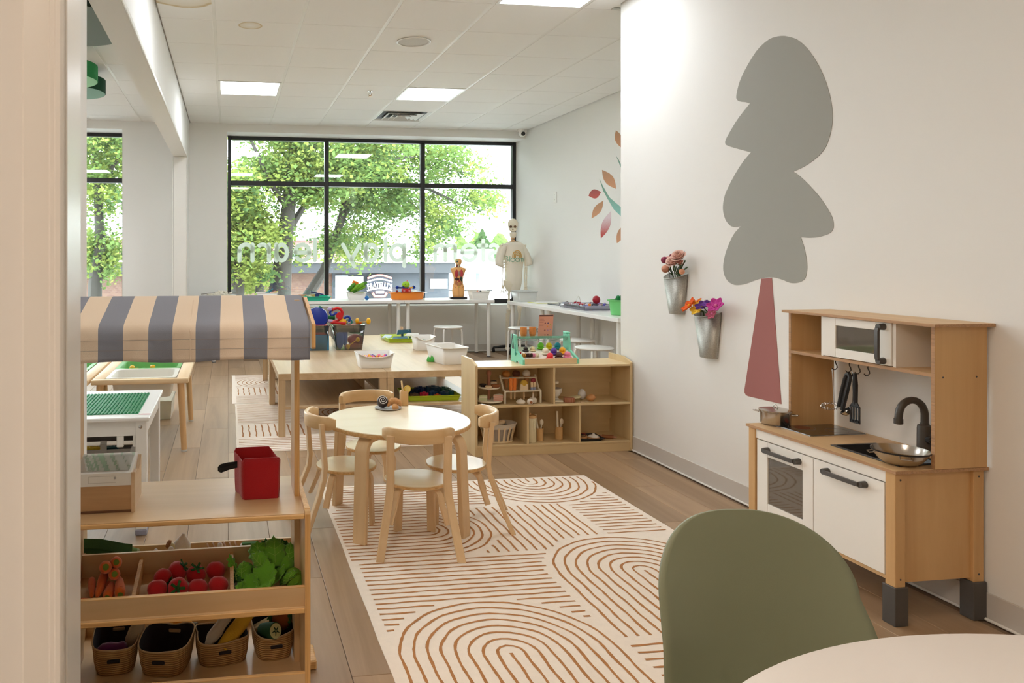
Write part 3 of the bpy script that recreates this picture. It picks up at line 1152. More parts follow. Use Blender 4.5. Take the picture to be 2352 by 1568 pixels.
m = MB(); m.tube([(ux - .004, 2.626, .778), (ux - .006, 2.618, .765), (ux - .008, 2.627, .72), (ux - .010, 2.650, .632)], .0078, 8); m.done('arm', BLACK, t)
settle(t, (ux, 2.65, .63))
t = thing('ladle', 'steel soup ladle hanging behind the black spatula', 'ladle')
m = MB(); m.tube([(ux + .012, 2.628, .786), (ux + .010, 2.618, .73), (ux + .004, 2.614, .65)], .0026, 6, flat=(1.6, .7)); m.done('handle', CHROME, t)
m = MB(); m.lathe([(0, -.016), (.014, -.013), (.022, -.004), (.024, .004), (.022, .004), (.013, -.010), (0, -.013)], (ux - .008, 2.632, .632), 18, axis=(-.5, .3, .8)); m.done('cup', CHROME, t)
settle(t, (ux, 2.62, .62))
t = thing('spatula', 'black slotted spatula hanging from the third hook', 'spatula')
m = MB(); m.tube([(ux - .004, 2.596, .785), (ux - .005, 2.594, .74), (ux - .006, 2.592, .665)], [.006, .0095, .0075], 8); m.done('handle', BLACK, t)
m = MB()
bl = [(-.014, .664), (.014, .664), (.026, .640), (.026, .604), (.018, .594), (-.018, .594), (-.026, .604), (-.026, .640)]
for s_ in (-1.0, -.33, .33, 1.0):
    m.box((ux - .010, 2.590 + s_ * .020, .628), (.004, .0085, .062), .001)
m.prism([(p[0], p[1]) for p in [(-.012, .672), (.012, .672), (.025, .654), (-.025, .654)]], .004, lambda a, b, s: Vector((ux - .012 + s, 2.590 + a, b)))
m.box((ux - .010, 2.590, .600), (.004, .049, .014), .001)
m.done('blade', BLACK, t)
settle(t, (ux, 2.59, .6))

# ================================================================ ROUND TABLE, CHAIRS
TC = Vector((0.788, 3.462, 0))
TOPV = wood('birch_table_top', S(238, 220, 186), S(247, 233, 205), 'X', 0.3, 8, 0.1, coat=0.2)
BW = wood('bent_birch', S(218, 182, 136), S(234, 204, 160), 'Z', 0.4, 12, 0.06, coat=0.15)


def plank_path(mb, pts, w, th, side):
    """flat plank following pts; side: direction of its width"""
    pts = [Vector(p) for p in pts]
    side = Vector(side).normalized()
    rings = []
    for i, p in enumerate(pts):
        d = (pts[min(i + 1, len(pts) - 1)] - pts[max(i - 1, 0)]).normalized()
        n = side.cross(d).normalized()
        c = min(.003, th * .2)
        a, b = w / 2, th / 2
        ring = [(a - c, b), (a, b - c), (a, -b + c), (a - c, -b), (-a + c, -b), (-a, -b + c), (-a, b - c), (-a + c, b)]
        rings.append([p + side * u + n * v for u, v in ring])
    mb.rings(rings)
    return mb


def bent_leg(dirv, r_in, r_top, r_foot, z_top, z_bend, w, th):
    """plank that starts flat under a top, bends and runs down to the floor"""
    d = Vector((dirv[0], dirv[1], 0)).normalized()
    side = Vector((-d.y, d.x, 0))
    R = z_top - z_bend
    pts = [d * r_in + Vector((0, 0, z_top - th / 2))]
    for k in range(9):
        a = k / 8 * PI / 2
        pts.append(d * (r_top - R + R * math.sin(a)) + Vector((0, 0, z_bend - th / 2 + R * math.cos(a))))
    pts.append(d * ((r_top + r_foot) / 2) + Vector((0, 0, z_bend * .5)))
    pts.append(d * r_foot)
    mb = MB()
    return plank_path(mb, pts, w, th, side)


t = thing('round_table', 'low round birch table with bent wood legs on the rug', 'table', TC)
m = MB(); m.lathe([(0, .453), (.334, .453), (.338, .456), (.338, .472), (.335, .475), (0, .475)], n=72)
m.done('tabletop', TOPV, t)
MB().lathe([(.3382, .4555), (.3388, .4565), (.3388, .4715), (.3382, .4725)], n=72).done('ply_edge', PLY_EDGE, t)
for a in (40, 135, 230, 313):
    bent_leg((math.cos(math.radians(a)), math.sin(math.radians(a))), .16, .338, .355, .453, .395, .062, .024).done('leg', BW, t)

SEATS = {'birch': wood('seat_birch', S(222, 198, 156), S(236, 216, 178), 'X', 0.35, 9, 0.1, coat=0.2)}


def make_chair(label, group):
    t = thing('childs_chair', label, 'chair', group=group)
    m = MB(); m.lathe([(0, .256), (.136, .256), (.140, .259), (.140, .270), (.138, .273), (0, .273)], n=44); m.done('seat', SEATS['birch'], t)
    MB().lathe([(.1401, .2585), (.1406, .2595), (.1406, .2695), (.1401, .2705)], n=44).done('seat_edge', PLY_EDGE, t)
    for s in (-1, 1):
        bent_leg((s * .42, .55), .03, .118, .125, .256, .215, .042, .017).done('leg', BW, t)
        m = MB()
        pts = [(s * .165, -.248, 0), (s * .135, -.175, .17), (s * .122, -.148, .245), (s * .119, -.142, .30), (s * .119, -.150, .40), (s * .119, -.158, .49)]
        plank_path(m, pts, .034, .020, (1, 0, 0))
        m.done('leg', BW, t)
        bent_leg((s * .7, -.62), .03, .145, .172, .256, .215, .036, .014)
        m2 = MB()
        d = Vector((s * .66, -.75, 0)).normalized()
        pp = [d * .05 + Vector((0, 0, .249))] + [d * (.10 + .045 * math.sin(k / 6 * PI / 2)) + Vector((0, 0, .204 + .045 * math.cos(k / 6 * PI / 2))) for k in range(7)] + [d * .185 + Vector((0, 0, .115))]
        plank_path(m2, pp, .030, .013, (-d.y, d.x, 0))
        m2.done('leg_bracket', BW, t)
    m = MB()
    rings = []
    N = 22
    for k in range(N + 1):
        a = math.radians(-158 + 136 * k / N)
        rr = .155
        c = Vector((rr * math.cos(a), -.045 + rr * math.sin(a) * .92, 0))
        nrm = Vector((math.cos(a), math.sin(a), 0))
        zt, zb_, th = .522, .462, .010
        e = min(k, N - k)
        if e < 2:
            zt -= (2 - e) * .005; zb_ += (2 - e) * .005
        ring = [c + nrm * th + Vector((0, 0, zb_ + .004)), c + nrm * th + Vector((0, 0, zt - .004)), c + nrm * (th - .004) + Vector((0, 0, zt)), c - nrm * (th - .004) + Vector((0, 0, zt)),
                c - nrm * th + Vector((0, 0, zt - .004)), c - nrm * th + Vector((0, 0, zb_ + .004)), c - nrm * (th - .004) + Vector((0, 0, zb_)), c + nrm * (th - .004) + Vector((0, 0, zb_))]
        rings.append(ring)
    m.rings(rings)
    m.done('backrest', wood('bent_birch_x', S(216, 178, 126), S(234, 202, 152), 'X', 0.4, 12, 0.06, coat=0.15), t, smooth=50)
    return t


CH = 'birch chairs around the round table'
ch = make_chair('birch chair nearest the camera, its curved back turned to us', CH)
ch.location = (.812, 3.205, 0); ch.rotation_euler = (0, 0, math.radians(-10))
dup(ch, (.545, 3.475, 0), math.radians(-80), 'birch chair between the round table and the striped market stall', CH)
dup(ch, (1.058, 3.425, 0), math.radians(75), 'birch chair between the round table and the cubby shelf', CH)
dup(ch, (.735, 3.80, 0), math.radians(188), 'birch chair behind the round table, by the low play tables', CH)

# on the table: plate with pastries, drink
ZT = .4755
t = thing('toy_plate', 'grey toy plate at the back of the round table', 'plate')
pc = (.792, 3.70)
MB().lathe([(0, ZT), (.05, ZT), (.066, ZT + .004), (.068, ZT + .0065), (.05, ZT + .004), (0, ZT + .004)], (*pc, 0), 32).done('plate_body', mat('grey_plate', S(172, 170, 168), 0.5), t)
settle(t, (*pc, ZT))


def spiral_roll(name, label, cat, c, r, h, m1, m2, tilt, turns=2.6, loc=None):
    t = thing(name, label, cat)
    c = Vector(c)
    body = MB()
    ax = Vector((tilt[0], tilt[1], tilt[2])).normalized()
    q = Vector((0, 0, 1)).rotation_difference(ax)
    body.lathe([(0, -h / 2), (r * .86, -h / 2), (r, -h * .25), (r, h * .25), (r * .86, h / 2), (0, h / 2 + r * .1)], c, 24, axis=ax)
    body.done('dough', m1, t)
    pts = []
    for k in range(60):
        f = k / 59
        a = f * turns * 2 * PI
        rr = r * (.10 + .78 * f)
        pts.append(c + q @ Vector((rr * math.cos(a), rr * math.sin(a), h / 2 + r * .1 * (1 - f) + .0005)))
    MB().tube(pts, r * .055, 5).done('swirl', m2, t)
    settle(t, tuple(loc or (c - ax * h / 2)))
    return t


DOUGH = mat('baked_dough', S(206, 152, 96), 0.7, var=.1)
ICING = mat('white_icing', S(240, 236, 230), 0.5)
CHOC = mat('dark_chocolate', S(42, 26, 22), 0.4)
BROWN = mat('brown_crust', S(150, 92, 50), 0.7)
spiral_roll('swirl_bun', 'dark chocolate toy bun with a white swirl, leaning on the grey plate', 'bun', (.765, 3.705, ZT + .034), .028, .036, CHOC, ICING, (-.1, -.75, .55), 2.4)
t = thing('croissant', 'brown ridged toy croissant lying on the grey plate', 'croissant')
m = MB()
pts, rr = [], []
for k in range(25):
    f = k / 24
    a = math.radians(200 * f - 10)
    pts.append((.822 + .030 * math.cos(a), 3.69 + .012 * math.sin(a), ZT + .014 + .020 * math.sin(PI * f)))
    rr.append((.007 + .013 * math.sin(PI * f)) * (1.0 if k % 4 else .84))
m.tube(pts, rr, 12)
m.done('dough', DOUGH, t)
MB().lathe([(0, 0), (.016, .001), (.018, .006), (.012, .012), (0, .014)], (.819, 3.662, ZT + .012), 16, axis=(0, -.8, .5)).done('rolled_end', DOUGH, t)
settle(t, (.82, 3.69, ZT + .004))
t = thing('toy_drink', 'wooden toy drink with a straw and a lemon slice', 'toy drink')
dc = onZ(929, 931, ZT)
dc = Vector((dc.x, dc.y + .012, 0))
DW = wood('toy_wood', S(206, 162, 104), S(224, 184, 128), 'Z', 0.5, 20, 0.08)
MB().lathe([(0, ZT), (.0215, ZT), (.0225, ZT + .003), (.0225, ZT + .072), (.020, ZT + .075), (0, ZT + .072)], (dc.x, dc.y, 0), 24).done('tumbler', DW, t)
m = MB(); m.cyl((dc.x - .006, dc.y, ZT + .07), (dc.x - .013, dc.y, ZT + .125), .005, n=10); m.done('straw', mat('pale_straw', S(232, 208, 158), .6), t)
lm = MB(); lm.lathe([(0, -.003), (.019, -.003), (.019, .003), (0, .003)], (dc.x + .017, dc.y - .004, ZT + .083), 22, axis=(.25, -1, .1))
ls = lm.done('lemon_slice', mat('lemon_rind', S(222, 186, 70), .6), t)
MB().lathe([(0, 0), (.015, 0), (.015, .0006), (0, .0006)], (dc.x + .0175 - .00, dc.y - .0075, ZT + .083), 20, axis=(.25, -1, .1)).done('lemon_flesh', mat('lemon_flesh', S(240, 216, 130), .6), ls)
settle(t, (dc.x, dc.y, ZT))

# ================================================================ CUBBY SHELF BY THE WALL
t = thing('cubby_shelf', 'low birch cubby shelf with five openings by the wall corner', 'shelf')
sx0, sx1, sy0, sy1 = 1.507, 2.549, 4.480, 4.758
SH = wood('shelf_birch', S(212, 184, 136), S(228, 204, 158), 'X', 0.42, 9, 0.08)
SHZ = wood('shelf_birch_z', S(210, 182, 134), S(226, 202, 156), 'Z', 0.42, 9, 0.08)
for xa in (sx0, sx1 - .016):
    MB().prism([(sy0, 0), (sy1, 0), (sy1, .592), (sy0 + .10, .592), (sy0 + .004, .566), (sy0, .560)], .016, lambda a, b, s: Vector((xa + s, a, b))).done('side_panel', SHZ, t, smooth=0)
ia, ib = sx0 + .016, sx1 - .016
MB().span((ia, sy0 + .002, .540), (ib, sy1, .554), .001).done('top_board', SH, t, smooth=0)
MB().span((ia, sy0 + .002, .298), (ib, sy1 - .014, .311), .001).done('middle_board', SH, t, smooth=0)
MB().span((ia, sy0 + .002, .053), (ib, sy1 - .014, .066), .001).done('bottom_board', SH, t, smooth=0)
MB().span((ia, sy0 + .006, 0), (ib, sy0 + .02, .053)).done('kick_board', SH, t, smooth=0)
MB().span((ia, sy1 - .014, .0), (ib, sy1, .540)).done('back_panel', SH, t, smooth=0)
MB().span((ia, sy1 - .030, .400), (ib, sy1 - .0141, .540)).done('back_rail', SH, t, smooth=0)
MB().span((ia, sy1 - .030, .160), (ib, sy1 - .0141, .298)).done('back_rail', SH, t, smooth=0)
MB().span((2.018, sy0 + .004, .311), (2.031, sy1 - .031, .540)).done('divider', SHZ, t, smooth=0)
MB().span((1.845, sy0 + .004, .066), (1.858, sy1 - .031, .298)).done('divider', SHZ, t, smooth=0)
MB().span((2.189, sy0 + .004, .066), (2.202, sy1 - .031, .298)).done('divider', SHZ, t, smooth=0)
settle(t, ((sx0 + sx1) / 2, 4.62, 0))

UZ, LZ = .3115, .0665
PALE = wood('pale_toy_wood', S(222, 196, 156), S(234, 212, 176), 'Z', 0.55, 14, 0.1)
ROSE = mat('rose_wood', S(176, 118, 92), 0.6)
CREAM = mat('cream_paint', S(232, 222, 200), 0.5)
# tiered cake stand
t = thing('cake_stand', 'two-tier wooden toy cake stand in the upper left cubby', 'cake stand', (1.633, 4.585, UZ))
MB().lathe([(0, 0), (.035, 0), (.03, .012), (0, .014)], n=20).done('foot', PALE, t)
MB().lathe([(0, .012), (.082, .012), (.084, .017), (.082, .022), (0, .022)], n=36).done('lower_tier', CREAM, t)
MB().lathe([(0, .095), (.066, .095), (.068, .100), (.066, .104), (0, .104)], n=36).done('upper_tier', CREAM, t)
MB().lathe([(0, .022), (.009, .022), (.008, .09), (.011, .105), (.009, .17), (.016, .182), (.016, .196), (.009, .206), (0, .207)], n=16).done('post', ROSE, t)


def wedge(name, label, cat, loc, rz, h, layers, r=.045, ang=48):
    t = thing(name, label, cat, loc, rz)
    z = 0
    for k, (th, m_) in enumerate(layers):
        poly = [(0, 0)] + [(r * math.cos(math.radians(-ang / 2 + ang * j / 6)), r * math.sin(math.radians(-ang / 2 + ang * j / 6))) for j in range(7)]
        MB().prism(poly, th, lambda a, b, s: Vector((a, b, z + s))).done('cake_layer', m_, t, smooth=0)
        z += th
    return t


PINKC = mat('pink_cream', S(214, 160, 140), 0.6)
MINTC = mat('pale_green_cream', S(206, 208, 164), 0.6)
wedge('cake_slice', 'layered pink and cream toy cake slice on the lower cake tier', 'toy cake', (1.645, 4.535, UZ + .0225), .1, .03, [(.009, PINKC), (.004, CREAM), (.009, PINKC), (.004, CREAM), (.008, PINKC), (.004, CREAM)], .058)
wedge('cake_slice', 'pale green toy cake slice on the lower cake tier', 'toy cake', (1.556, 4.545, UZ + .0225), .3, .03, [(.018, MINTC), (.004, CREAM), (.010, MINTC)], .05)
t = thing('toy_donut', 'brown toy doughnut on the upper cake tier', 'toy doughnut', (1.662, 4.545, UZ + .1045))
MB().tube([(.018 * math.cos(2 * PI * k / 20), .018 * math.sin(2 * PI * k / 20), .010) for k in range(20)], .0105, 10, closed=True).done('dough', BROWN, t)
t = thing('toy_cookie', 'pale round toy biscuit on the upper cake tier', 'toy biscuit', (1.612, 4.535, UZ + .1045))
MB().lathe([(0, 0), (.021, 0), (.023, .006), (.021, .012), (0, .013)], n=20).done('biscuit', PALE, t)
t = thing('toy_tart', 'dark chocolate toy tart on the upper cake tier', 'toy tart', (1.590, 4.575, UZ + .1045))
MB().lathe([(0, 0), (.016, 0), (.022, .014), (.020, .018), (0, .016)], n=20).done('crust', CHOC, t)
wedge('cake_slice', 'chocolate-topped toy cake slice at the back of the upper tier', 'toy cake', (1.652, 4.612, UZ + .1045), .1, .03, [(.012, PALE), (.004, CREAM), (.010, PALE), (.004, CHOC)], .04)
t = thing('toy_mushroom', 'pale toy mushroom at the left end of the upper cubby', 'toy mushroom', (1.546, 4.66, UZ))
MB().lathe([(0, 0), (.014, 0), (.012, .10), (0, .10)], n=14).done('stem', PALE, t)
MB().lathe([(0, .125), (.018, .12), (.03, .105), (.028, .098), (0, .10)], n=20).done('cap', CREAM, t)
# ice-cream rack
t = thing('ice_cream_rack', 'cream wooden rack holding toy cones and ice lollies', 'rack', (1.84, 4.60, UZ))
for s in (-1, 1):
    m = MB()
    pr = [(.03, 0), (.03, .075)] + [(.03 + .012 * math.sin(k / 6 * PI / 2), .075 + .05 * k / 6) for k in range(7)] + [(.036, .163)]
    plank_path(m, [(s * .118, -(.06 - .09 * (p[1] / .163) ** 1.5) if p[1] > .075 else -.06, p[1]) for p in pr], .011, .013, (1, 0, 0))
    m.done('side_rail', CREAM, t)
MB().span((-.118, .005, .145), (.118, .055, .153), .001).done('upper_rack_board', CREAM, t, smooth=0)
MB().span((-.118, -.066, .072), (.118, -.03, .080), .001).done('lower_rack_board', CREAM, t, smooth=0)
CONE = mat('toy_cone', S(196, 138, 84), 0.6, bump=.4, bscale=120)
for dx, m_, lb in ((-.075, mat('caramel_scoop', S(196, 132, 62), .5), 'caramel toy ice cream cone in the rack'), (-.008, mat('choc_scoop', S(96, 56, 40), .5), 'chocolate toy ice cream cone in the rack'), (.060, mat('vanilla_scoop', S(236, 228, 212), .5), 'white vanilla toy ice cream cone in the rack')):
    t = thing('toy_ice_cream', lb, 'toy ice cream', (1.84 + dx, 4.63, UZ), 0, 'cones in the ice cream rack')
    MB().lathe([(0, .088), (.006, .088), (.021, .155), (.019, .157), (0, .157)], n=18).done('cone', CONE, t)
    MB().ball((0, 0, .173), (.026, .026, .024), 16, 10).done('scoop', m_, t)
LSTICK = mat('lolly_stick', S(222, 186, 140), .6)
lx = {'orange': (-.073, -.050)}
for dx, lb in ((-.074, 'orange toy ice lolly at the left of the rack'), (-.049, 'orange toy ice lolly beside the first orange one')):
    t = thing('toy_ice_lolly', lb, 'toy lolly', (1.84 + dx, 4.552, UZ), 0, 'lollies in the ice cream rack')
    MB().box((0, 0, .118), (.021, .013, .080), .006, seg=3).done('ice', mat('orange_lolly', S(232, 128, 48), .45), t)
    MB().span((-.004, -.003, .024), (.004, .003, .085), .001).done('stick', LSTICK, t, smooth=0)
t = thing('toy_ice_lolly', 'cream toy lolly with yellow sprinkled top in the rack', 'toy lolly', (1.84 + .012, 4.552, UZ), 0, 'lollies in the ice cream rack')
m = MB(); m.prism([(-.026, .080), (.026, .080), (.026, .118), (-.024, .118)], .014, lambda a, b, s: Vector((a, -.007 + s, b))); m.done('ice', PALE, t, smooth=0)
MB().ball((.001, 0, .122), (.024, .009, .024), 14, 8).done('sprinkled_top', mat('yellow_sprinkles', S(196, 158, 52), .7, var=.5, vscale=250), t)
MB().span((-.004, -.003, .024), (.004, .003, .082), .001).done('stick', LSTICK, t, smooth=0)
t = thing('toy_ice_lolly', 'red, cream and blue toy lolly at the right of the rack', 'toy lolly', (1.84 + .074, 4.552, UZ), 0, 'lollies in the ice cream rack')
for s in (-1, 1):
    MB().span((s * .0095 - .008, -.006, .080), (s * .0095 + .008, .006, .098), .002).done('blue_band', mat('lolly_blue', S(150, 160, 190), .5), t, smooth=0)
    MB().span((s * .0095 - .008, -.006, .098), (s * .0095 + .008, .006, .132), .002).done('cream_band', PALE, t, smooth=0)
MB().ball((0, 0, .14), (.017, .008, .016), 12, 8).done('red_top', mat('berry_red', S(138, 30, 38), .5), t)
MB().span((-.003, -.003, .024), (.003, .003, .082), .001).done('stick', LSTICK, t, smooth=0)
# garlic-like wooden pieces at the front
GAR = mat('garlic_white', S(226, 214, 196), .65, var=.06, vscale=30)
t = thing('toy_garlic', 'flat pale toy garlic bulb at the front of the upper cubby', 'toy garlic', (1.817, 4.516, UZ))
MB().lathe([(0, 0), (.024, .003), (.030, .014), (.022, .024), (.006, .029), (.004, .036), (0, .036)], n=20).done('bulb', GAR, t)
t = thing('toy_garlic', 'toy garlic bulb standing at the right of the lolly rack', 'toy garlic', (1.903, 4.528, UZ))
for a in range(5):
    MB().ball((.012 * math.cos(a * 1.256), .012 * math.sin(a * 1.256), .018), (.013, .013, .019), 10, 8).done('clove', GAR, t)
MB().lathe([(.010, .03), (.005, .044), (.004, .060), (0, .062)], n=10).done('stalk', GAR, t)
t = thing('toy_mushroom', 'pale toy mushroom lying on its side between two garlic bulbs', 'toy mushroom', (1.862, 4.500, UZ))
MB().lathe([(0, 0), (.017, .001), (.0195, .006), (.0195, .016), (.012, .026), (0, .028)], (0, -.012, .0195), 20, axis=(.05, -1, 0.1)).done('cap', GAR, t)
MB().lathe([(0, 0), (.008, 0), (.008, .02), (0, .02)], (0, -.042, .0195), 14, axis=(.05, 1, 0)).done('stem', BROWN, t)

# second upper cubby
t = thing('toy_mixer', 'cream toy stand mixer with a bowl in the upper right cubby', 'toy mixer', (2.067, 4.575, UZ))
MB().box((0, 0, .007), (.075, .11, .014), .005).done('base', CREAM, t)
MB().lathe([(0, .014), (.024, .014), (.026, .020), (.016, .026), (.030, .036), (.043, .058), (.047, .084), (.044, .084), (.036, .050), (0, .04)], n=26).done('bowl', mat('ivory_bowl', S(228, 222, 210), .5), t)
MB().lathe([(0, .115), (.026, .115), (.027, .122), (.024, .129), (0, .13)], n=20).done('motor_collar', CREAM, t)
m = MB(); plank_path(m, [(-.004, .005, .13), (-.006, .008, .155), (-.010, .012, .175), (-.02, .018, .186)], .015, .012, (0, 1, 0)); m.done('arm', CREAM, t)
m = MB(); m.cyl((0, 0, .115), (0, 0, .07), .005, n=8); m.cyl((-.012, .01, .115), (-.012, .012, .06), .006, n=8); m.done('beater', ROSE, t)
t = thing('toy_waffle', 'brown toy wafer block lying beside the mixer', 'toy wafer', (2.145, 4.530, UZ), -.1)
MB().box((0, 0, .015), (.062, .036, .030), .003).done('wafer', ROSE, t, smooth=0)
m = MB()
for k in range(4):
    m.box((-.022 + .015 * k, -.0185, .015), (.004, .002, .026))
m.done('scored_lines', BROWN, t, smooth=0, kind='stuff')
t = thing('toy_pancake', 'pale oval toy dough disc beside the wafer block', 'toy dough', (2.198, 4.560, UZ + .014))
MB().ball((0, 0, .010), (.042, .03, .010), 22, 8, roty(-.12)).done('disc', mat('pale_dough', S(212, 202, 160), .7), t)
t = thing('toy_cookie_cutter', 'thin wooden toy star lying in the upper cubby', 'toy biscuit', (2.225, 4.508, UZ))
m = MB(); m.prism([((.018 if k % 2 == 0 else .008) * math.cos(PI * k / 5), (.018 if k % 2 == 0 else .008) * math.sin(PI * k / 5)) for k in range(10)], .004, lambda a, b, s: Vector((a, b, s))); m.done('star', PALE, t, smooth=0)
t = thing('toy_cookie_cutter', 'thin wooden toy strip lying beside the toy eggs', 'toy biscuit', (2.252, 4.52, UZ), .3)
MB().box((0, 0, .002), (.03, .012, .004), .001).done('strip', PALE, t, smooth=0)
t = thing('toy_egg', 'white toy egg standing behind the brown egg', 'toy egg', (2.265, 4.600, UZ))
MB().lathe([(0, 0), (.012, .004), (.022, .016), (.026, .032), (.022, .052), (.012, .066), (0, .070)], n=20).done('shell', mat('egg_white', S(226, 222, 218), .5), t)
t = thing('toy_egg', 'brown toy egg lying in front of the white egg', 'toy egg', (2.300, 4.545, UZ))
MB().lathe([(0, -.03), (.012, -.027), (.020, -.012), (.0225, .004), (.018, .020), (.009, .030), (0, .033)], (0, 0, .0225), 20, axis=(1, .3, .05)).done('shell', mat('egg_brown', S(206, 150, 96), .5), t)

# lower cubbies
t = thing('toy_bread_basket', 'oval toy basket with cloth lining and wooden slats', 'basket', (1.690, 4.585, LZ))
bw, bd = .105, .075
MB().lathe([(0, 0), (.095, 0), (.098, .006), (.095, .012), (0, .012)], n=36, sy=.7).done('base', PALE, t)
MB().lathe([(.112, .088), (.122, .112), (.126, .118), (.120, .120), (.106, .090)], n=36, sy=.7).done('rim', mat('cream_cloth', S(214, 204, 188), .9, bump=.3, bscale=300), t)
MB().lathe([(.078, .012), (.100, .095), (.096, .095), (.074, .014)], n=36, sy=.7).done('lining', mat('grey_cloth', S(178, 168, 156), .9, bump=.3, bscale=300), t)
for k in range(18):
    a = 2 * PI * k / 18
    m = MB(); plank_path(m, [(.091 * math.cos(a), .091 * .7 * math.sin(a), .010), (.114 * math.cos(a), .114 * .7 * math.sin(a), .100)], .012, .005, (-math.sin(a), math.cos(a) * .7, 0)); m.done('slat', PALE, t, smooth=0)
for k, (dx, dy, m_, lb) in enumerate(((-.05, .0, ROSE, 'dark toy loaf lying in the cloth-lined basket'), (.012, -.012, PALE, 'pale toy baguette slice lying in the cloth-lined basket'), (-.012, .012, BROWN, 'brown toy roll lying in the cloth-lined basket'))):
    t = thing('toy_bread', lb, 'toy bread', (1.690 + dx, 4.585 + dy, LZ + .108), .5, 'toy breads in the basket')
    MB().tube([(-.042, 0, .0), (-.03, 0, .004), (0, 0, .008), (.03, 0, .010), (.042, 0, .012)], [.010, .016, .018, .016, .010], 12).done('loaf', m_, t)
t = thing('toy_jug', 'cream toy pitcher with a wooden lid in the lower cubby', 'toy jug', (1.894, 4.540, LZ))
MB().lathe([(0, 0), (.031, 0), (.033, .003), (.033, .150), (.031, .153), (0, .153)], n=30).done('body', mat('ivory_jug', S(232, 222, 186), .5), t)
MB().lathe([(0, .153), (.034, .153), (.036, .160), (.034, .167), (0, .168)], n=30).done('lid', DW, t)
MB().ball((-.008, -.004, .175), .009, 12, 8).done('lid_knob', DW, t)
MB().box((.008, -.036, .105), (.008, .010, .075), .003).done('spout_strip', mat('ivory_jug', S(232, 222, 186), .5), t)
for (x, y, lb, tools) in ((1.962, 4.565, 'wooden toy cup with a spoon and a knife beside the cream jug', ((-.012, .0, -.016, .1), (.010, .0, .004, .075))), (2.100, 4.583, 'wooden toy cup with two utensils in the middle lower cubby', ((-.008, .0, -.004, .11), (.011, .0, .008, .07)))):
    t = thing('toy_cup', lb, 'toy cup', (x, y, LZ), 0, 'wooden utensil cups')
    MB().lathe([(0, 0), (.023, 0), (.0245, .004), (.0245, .078), (.022, .080), (.0205, .070), (0, .068)], n=24).done('tumbler', DW, t)
    for q, (dx, dy, tx, hh) in enumerate(tools):
        u = thing('toy_cutlery', 'pale wooden toy ' + ('knife' if q == 0 else 'spoon') + ' standing in the cup ' + ('beside the cream jug' if x < 2 else 'in the middle cubby'), 'toy cutlery', (x + dx, y + dy, LZ + .0685))
        if q == 0:
            m = MB(); plank_path(m, [(0, 0, 0), (tx, 0, hh)], .012, .007, (1, 0, 0)); m.done('blade', CREAM, u, smooth=0)
        else:
            m = MB(); m.cyl((0, 0, 0), (tx * .6, 0, hh * .5), .004, n=8); m.done('handle', CREAM, u)
            MB().ball((tx, 0, hh * .62), (.013, .006, .020), 12, 8).done('spoon_bowl', CREAM, u)
t = thing('toy_baking_tray', 'black toy baking tray in the lower right cubby', 'baking tray', (2.282, 4.560, LZ), -.06)
m = MB(); m.rings([[(-.068, -.055, .003), (.068, -.055, .003), (.068, .055, .003), (-.068, .055, .003)], [(-.086, -.070, .016), (.086, -.070, .016), (.086, .070, .016), (-.086, .070, .016)]], closed_ends=False)
m.done('tray_wall', mat('black_tray', S(40, 40, 42), .5), t, smooth=0, solid=.003)
MB().span((-.069, -.056, .0), (.069, .056, .003)).done('tray_floor', mat('black_tray', S(40, 40, 42), .5), t, smooth=0)
spiral_roll('swirl_bun', 'brown toy swirl bun at the left of the black tray', 'bun', (2.244, 4.555, LZ + .0145), .034, .020, DOUGH, CHOC, (0, -.1, 1), 2.5)
t = thing('toy_jam_tart', 'red jam toy tart at the back of the black tray', 'toy tart', (2.272, 4.598, LZ + .0035))
MB().lathe([(0, 0), (.022, 0), (.028, .014), (.024, .018), (0, .016)], n=20).done('crust', CHOC, t)
MB().ball((0, 0, .016), (.018, .018, .008), 14, 6).done('jam', mat('berry_red', S(138, 30, 38), .5), t)
t = thing('toy_iced_bun', 'toy bun with white icing at the right of the black tray', 'bun', (2.312, 4.535, LZ + .0035))
MB().lathe([(0, 0), (.030, 0), (.038, .008), (.036, .016), (0, .02)], n=24).done('dough', DOUGH, t)
MB().lathe([(0, .034), (.006, .036), (.012, .028), (.028, .024), (.036, .016), (.034, .014), (0, .016)], n=24).done('icing', ICING, t)
t = thing('toy_rolling_pin', 'small brown toy rolling pin beside the black tray', 'rolling pin', (2.420, 4.545, LZ), -.55)
m = MB(); m.cyl((-.038, 0, .012), (.030, 0, .012), .012, n=16); m.done('roller', BROWN, t)
m = MB(); m.cyl((-.062, 0, .012), (-.038, 0, .012), .004, .006, 10); m.cyl((.03, 0, .012), (.05, 0, .012), .006, .004, 10); m.done('handles', ROSE, t)

# ================================================================ ICE CREAM COUNTER TOY
SZ = .5545
t = thing('ice_cream_counter', 'mint green toy ice cream stand on top of the cubby shelf', 'toy stand')
MINT = mat('mint_paint', S(134, 216, 186), .42)
c0 = onZ(1150 + 585 / 10.455, 700 + 1440 / 10.455, SZ)
c1 = onZ(1150 + 1830 / 10.455, 700 + 1410 / 10.455, SZ)
yf = (c0.y + c1.y) / 2
xa, xb = c0.x, c1.x
prof = [(0, 0), (.06, 0), (.065, .012), (.11, .012), (.115, 0), (.205, 0), (.205, .168), (.198, .176), (.135, .176), (.128, .168), (.112, .075), (.012, .038), (0, .03)]
for x in (xa - .014, xb):
    MB().prism(prof, .014, lambda a, b, s: Vector((x + s, yf + a, SZ + b))).done('side_panel', MINT, t, smooth=0)
MB().span((xa, yf + .002, SZ + .002), (xb, yf + .012, SZ + .036)).done('front_board', BIRCH, t, smooth=0)
